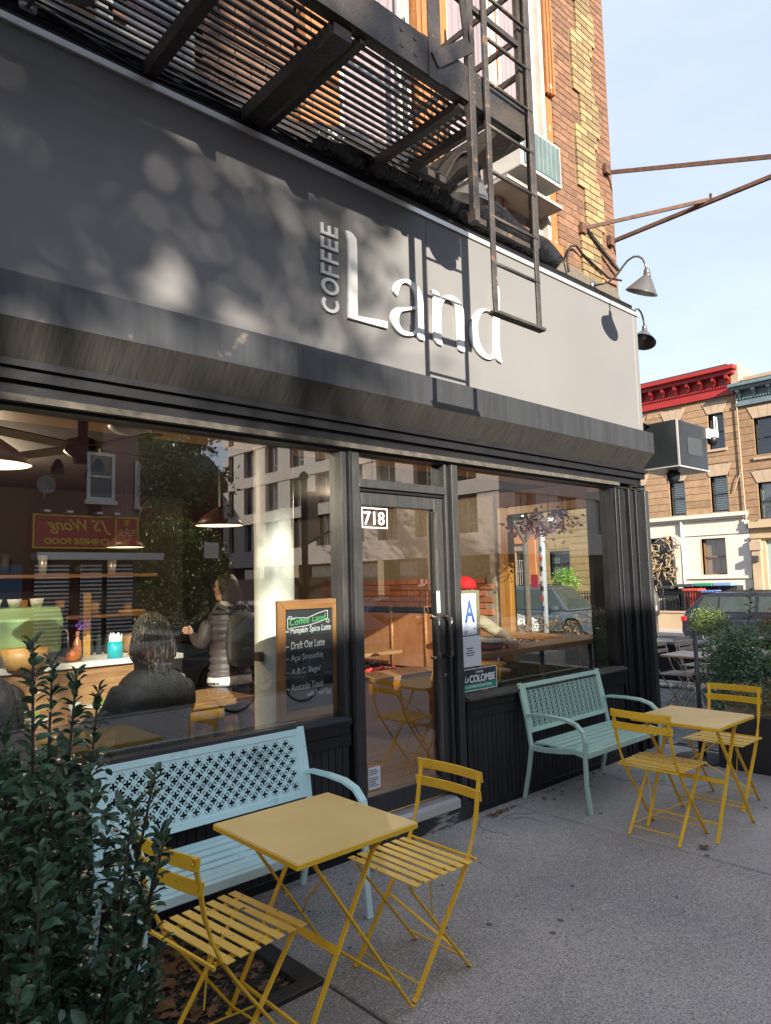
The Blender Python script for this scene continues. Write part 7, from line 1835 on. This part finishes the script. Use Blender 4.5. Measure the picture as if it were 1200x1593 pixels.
for (a, b) in levels:
    pv_ = MB(); prev = MY1
    for (c, d) in wlist:
        pv_.box(MX, MX + .5, d, prev, a, b); prev = c
    pv_.box(MX, MX + .5, MY0, prev, a, b); pv_.build('piers', K['concretepanel'], mo, kind=None)
    for (c, d) in wlist:
        f = MB().box(MX + .3, MX + .34, c, d, a, b); o = f.build('window', K['farglass'], mo)
        MB().box(MX + .27, MX + .30, (c+d)/2 - .03, (c+d)/2 + .03, a, b).box(MX + .27, MX + .30, c, d, a + .45, a + .50).build('frame', K['winframe'], o)
    # side facing our street
    x = MX + 1.2; pv_ = MB(); px_ = MX + .5
    while x < 46:
        pv_.box(px_, x, MY1 - .5, MY1, a, b); px_ = x + 1.7
        o = MB().box(x, x + 1.7, MY1 - .34, MY1 - .3, a, b).build('window', K['farglass'], mo); MB().box(x + .83, x + .88, MY1 - .3, MY1 - .27, a, b).build('frame', K['winframe'], o); x += 3.6
    pv_.box(px_, 50, MY1 - .5, MY1, a, b); pv_.build('piers', K['concretepanel'], mo)
# ground floor shops
for i in range(6):
    y1_ = MY1 - .2 - i * 4.0; MB().box(MX + .3, MX + .34, y1_ - 3.0, y1_ - .5, .1, 2.6).build('shop_glass', K['farglass'], mo); MB().box(MX + .0, MX + .4, y1_ - .5, y1_, -.2, 2.75).build('pier', [K['tanwall'], K['concretepanel']][i % 2], mo)
mb = MB(); text_geo(mb, 'RETAIL', (MX + .28, -22.6, 1.3), (0, 1, 0), (0, 0, 1), h=.35, w=1.6, bold=.02); 
for v in mb.v: pass
# letters read properly when one stands in front of the block (facing +x)
mb = MB(); text_geo(mb, 'RETAIL', (MX + .28, -21.2, 1.3), (0, -1, 0), (0, 0, 1), h=.35, w=1.6, bold=.02); mb.build('shop_lettering', K['white'], mo)
# --- old red brick house and school roof further down
rbk = thing('brick_house', 'old red brick house with arched white windows beyond the mirrored trees', 'house', (19, -52, 0))
MB().box(21.2, 32, -60, -50, -.3, 9.2).build('wall', mat('old_red_brick', (.24, .055, .035), .85, (.19, .045, .03), scale=3), rbk); MB().box(20.9, 32, -60.2, -49.8, 9.2, 9.6).build('cornice_band', K['maroon'], rbk)
MB().prism([(21, 0), (32, 0), (29, 3), (24, 3)], (0, -50.5, 9.6), (1,0,0), (0,0,1), 9).build('roof', K['slatepaint'], rbk)
for y in (-52.5, -56):
    for z in (1.2, 5.6):
        MB().prism([(-.6, 0), (.6, 0), (.6, 1.6), (.42, 2.0), (0, 2.2), (-.42, 2.0), (-.6, 1.6)], (21.2, y, z), (0, -1, 0), (0, 0, 1), .08).build('window', K['white'], rbk); MB().box(21.08, 21.11, y - .45, y + .45, z + .1, z + 1.7).build('pane', K['farglass'], rbk)
# low wall / vehicles shapes along the cross street
cw = thing('site_wall', 'dark low wall along the cross street, mirrored below the pale block', 'wall', (22, -33, 0)); MB().box(21.9, 22.2, -48, -24, -.3, 1.9).build('wall', mat('sooty_brick', (.045, .03, .026), .95, spec=.1), cw)
tree('leafy tree on the cross street, mirrored between the restaurant and the pale block', 14.0, -31.5, -.1, 11.5, None, K['leafmix'], 15000, .13, 41, 'street_tree', 'street trees across the main street', trunk_r=.2)
tree('thinner brown tree on the cross street, mirrored behind the leafy one', 17.5, -38, -.1, 12.5, None, K['leafrust'], 5000, .13, 43, 'street_tree', 'street trees across the main street', bare=.1, trunk_r=.2)
tree('tree rising behind the restaurant, mirrored in the left window', 12.0, -27.0, -.1, 9.0, None, K['leaf2'], 9000, .12, 44, 'street_tree', 'street trees across the main street', trunk_r=.18)
hg = thing('shrub', 'dense bushes below the mirrored trees beside the restaurant corner', 'shrub', (16.8, -30, -.1)); MB().tube([(16.8, -30, -.1), (16.8, -30, 2)], .08, 6).build('trunk', K['bark'], hg)
foliage('foliage', hg, K['leafmix'], (15.4, -30, 2.2), (3.6, 1.6, 3.0), 11000, .12, 61)
# street sign and lamp post
ss = thing('street_sign', 'small street sign on a pole, mirrored beside the cream column', 'sign', (9.9, -14.9, 0)); MB().tube([(9.95, -14.9, 0), (9.95, -14.9, 2.9)], .03, 8).build('pole', K['steelgrey'], ss, smooth=True); MB().box(9.72, 10.18, -14.87, -14.85, 2.4, 2.85).build('plate', K['trim'], ss)
lp = thing('lamp_post', 'black lamp post with a pale banner, mirrored right of the cream column', 'lamp post', (10.6, -11.2, -.2))
MB().tube([(10.62, -11.2, -.2), (10.62, -11.2, 4.3)], .085, 10).build('post', K['black'], lp, smooth=True); MB().lathe([(.09, 4.3), (.12, 4.34), (.12, 4.42), (.05, 4.5), (0, 4.52)], (10.62, -11.2, 0), 14).build('finial', K['black'], lp, smooth=True)
MB().box(10.68, 11.05, -11.21, -11.19, 2.7, 4.0).build('banner', K['palestone'], lp); MB().bar((10.62, -11.2, 2.6), (12.1, -11.2, 3.3), .06, .06, (0,1,0)).build('arm', K['black'], lp)
# shade trees across the main street whose crowns dapple the sign (camera side, out of frame)
tree('tall street tree across the road that throws dappled shade on the sign', -6.1, -14.2, 0, 12.0, (-6.05, -14.2, 10.35, 3.2, 2.4, 2.4), K['leafmix'], 27000, .11, 52, 'street_tree', 'street trees across the main street', trunk_r=.22)
# bicycle leaning at our kerb
bi = thing('bicycle', 'black bicycle at our kerb, mirrored behind the chalkboard', 'bicycle', (5.3, -4.6, 0))
for cx in (4.75, 5.8):
    w_ = MB().tube([(cx + .33 * cos(2*pi*i/28), -4.6, .35 + .33 * sin(2*pi*i/28)) for i in range(29)], .018, 6).build('wheel', tyre, bi, smooth=True)
    sp = MB()
    for k in range(12): a = 2 * pi * k / 12; sp.tube([(cx, -4.6, .35), (cx + .32 * cos(a), -4.6, .35 + .32 * sin(a))], .002, 4)
    sp.build('spokes', K['trim'], w_)
MB().tube([(4.75, -4.6, .35), (5.2, -4.6, .33), (5.05, -4.6, .85), (4.75, -4.6, .35)], .014, 6).tube([(5.2, -4.6, .33), (5.65, -4.6, .85), (5.07, -4.6, .78)], .016, 6).tube([(5.8, -4.6, .35), (5.65, -4.6, .85), (5.63, -4.6, .98)], .014, 6).build('frame', K['black'], bi, smooth=True)
MB().box(4.93, 5.17, -4.66, -4.54, .87, .91).build('saddle', K['black'], bi, bevel=.02); MB().tube([(5.63, -4.85, .98), (5.63, -4.35, .98)], .012, 6).build('handlebar', K['trim'], bi); MB().lathe([(.1, -.005), (.1, .005)], (5.2, -4.64, .33), 16, 'y').build('chainring', K['trim'], bi)
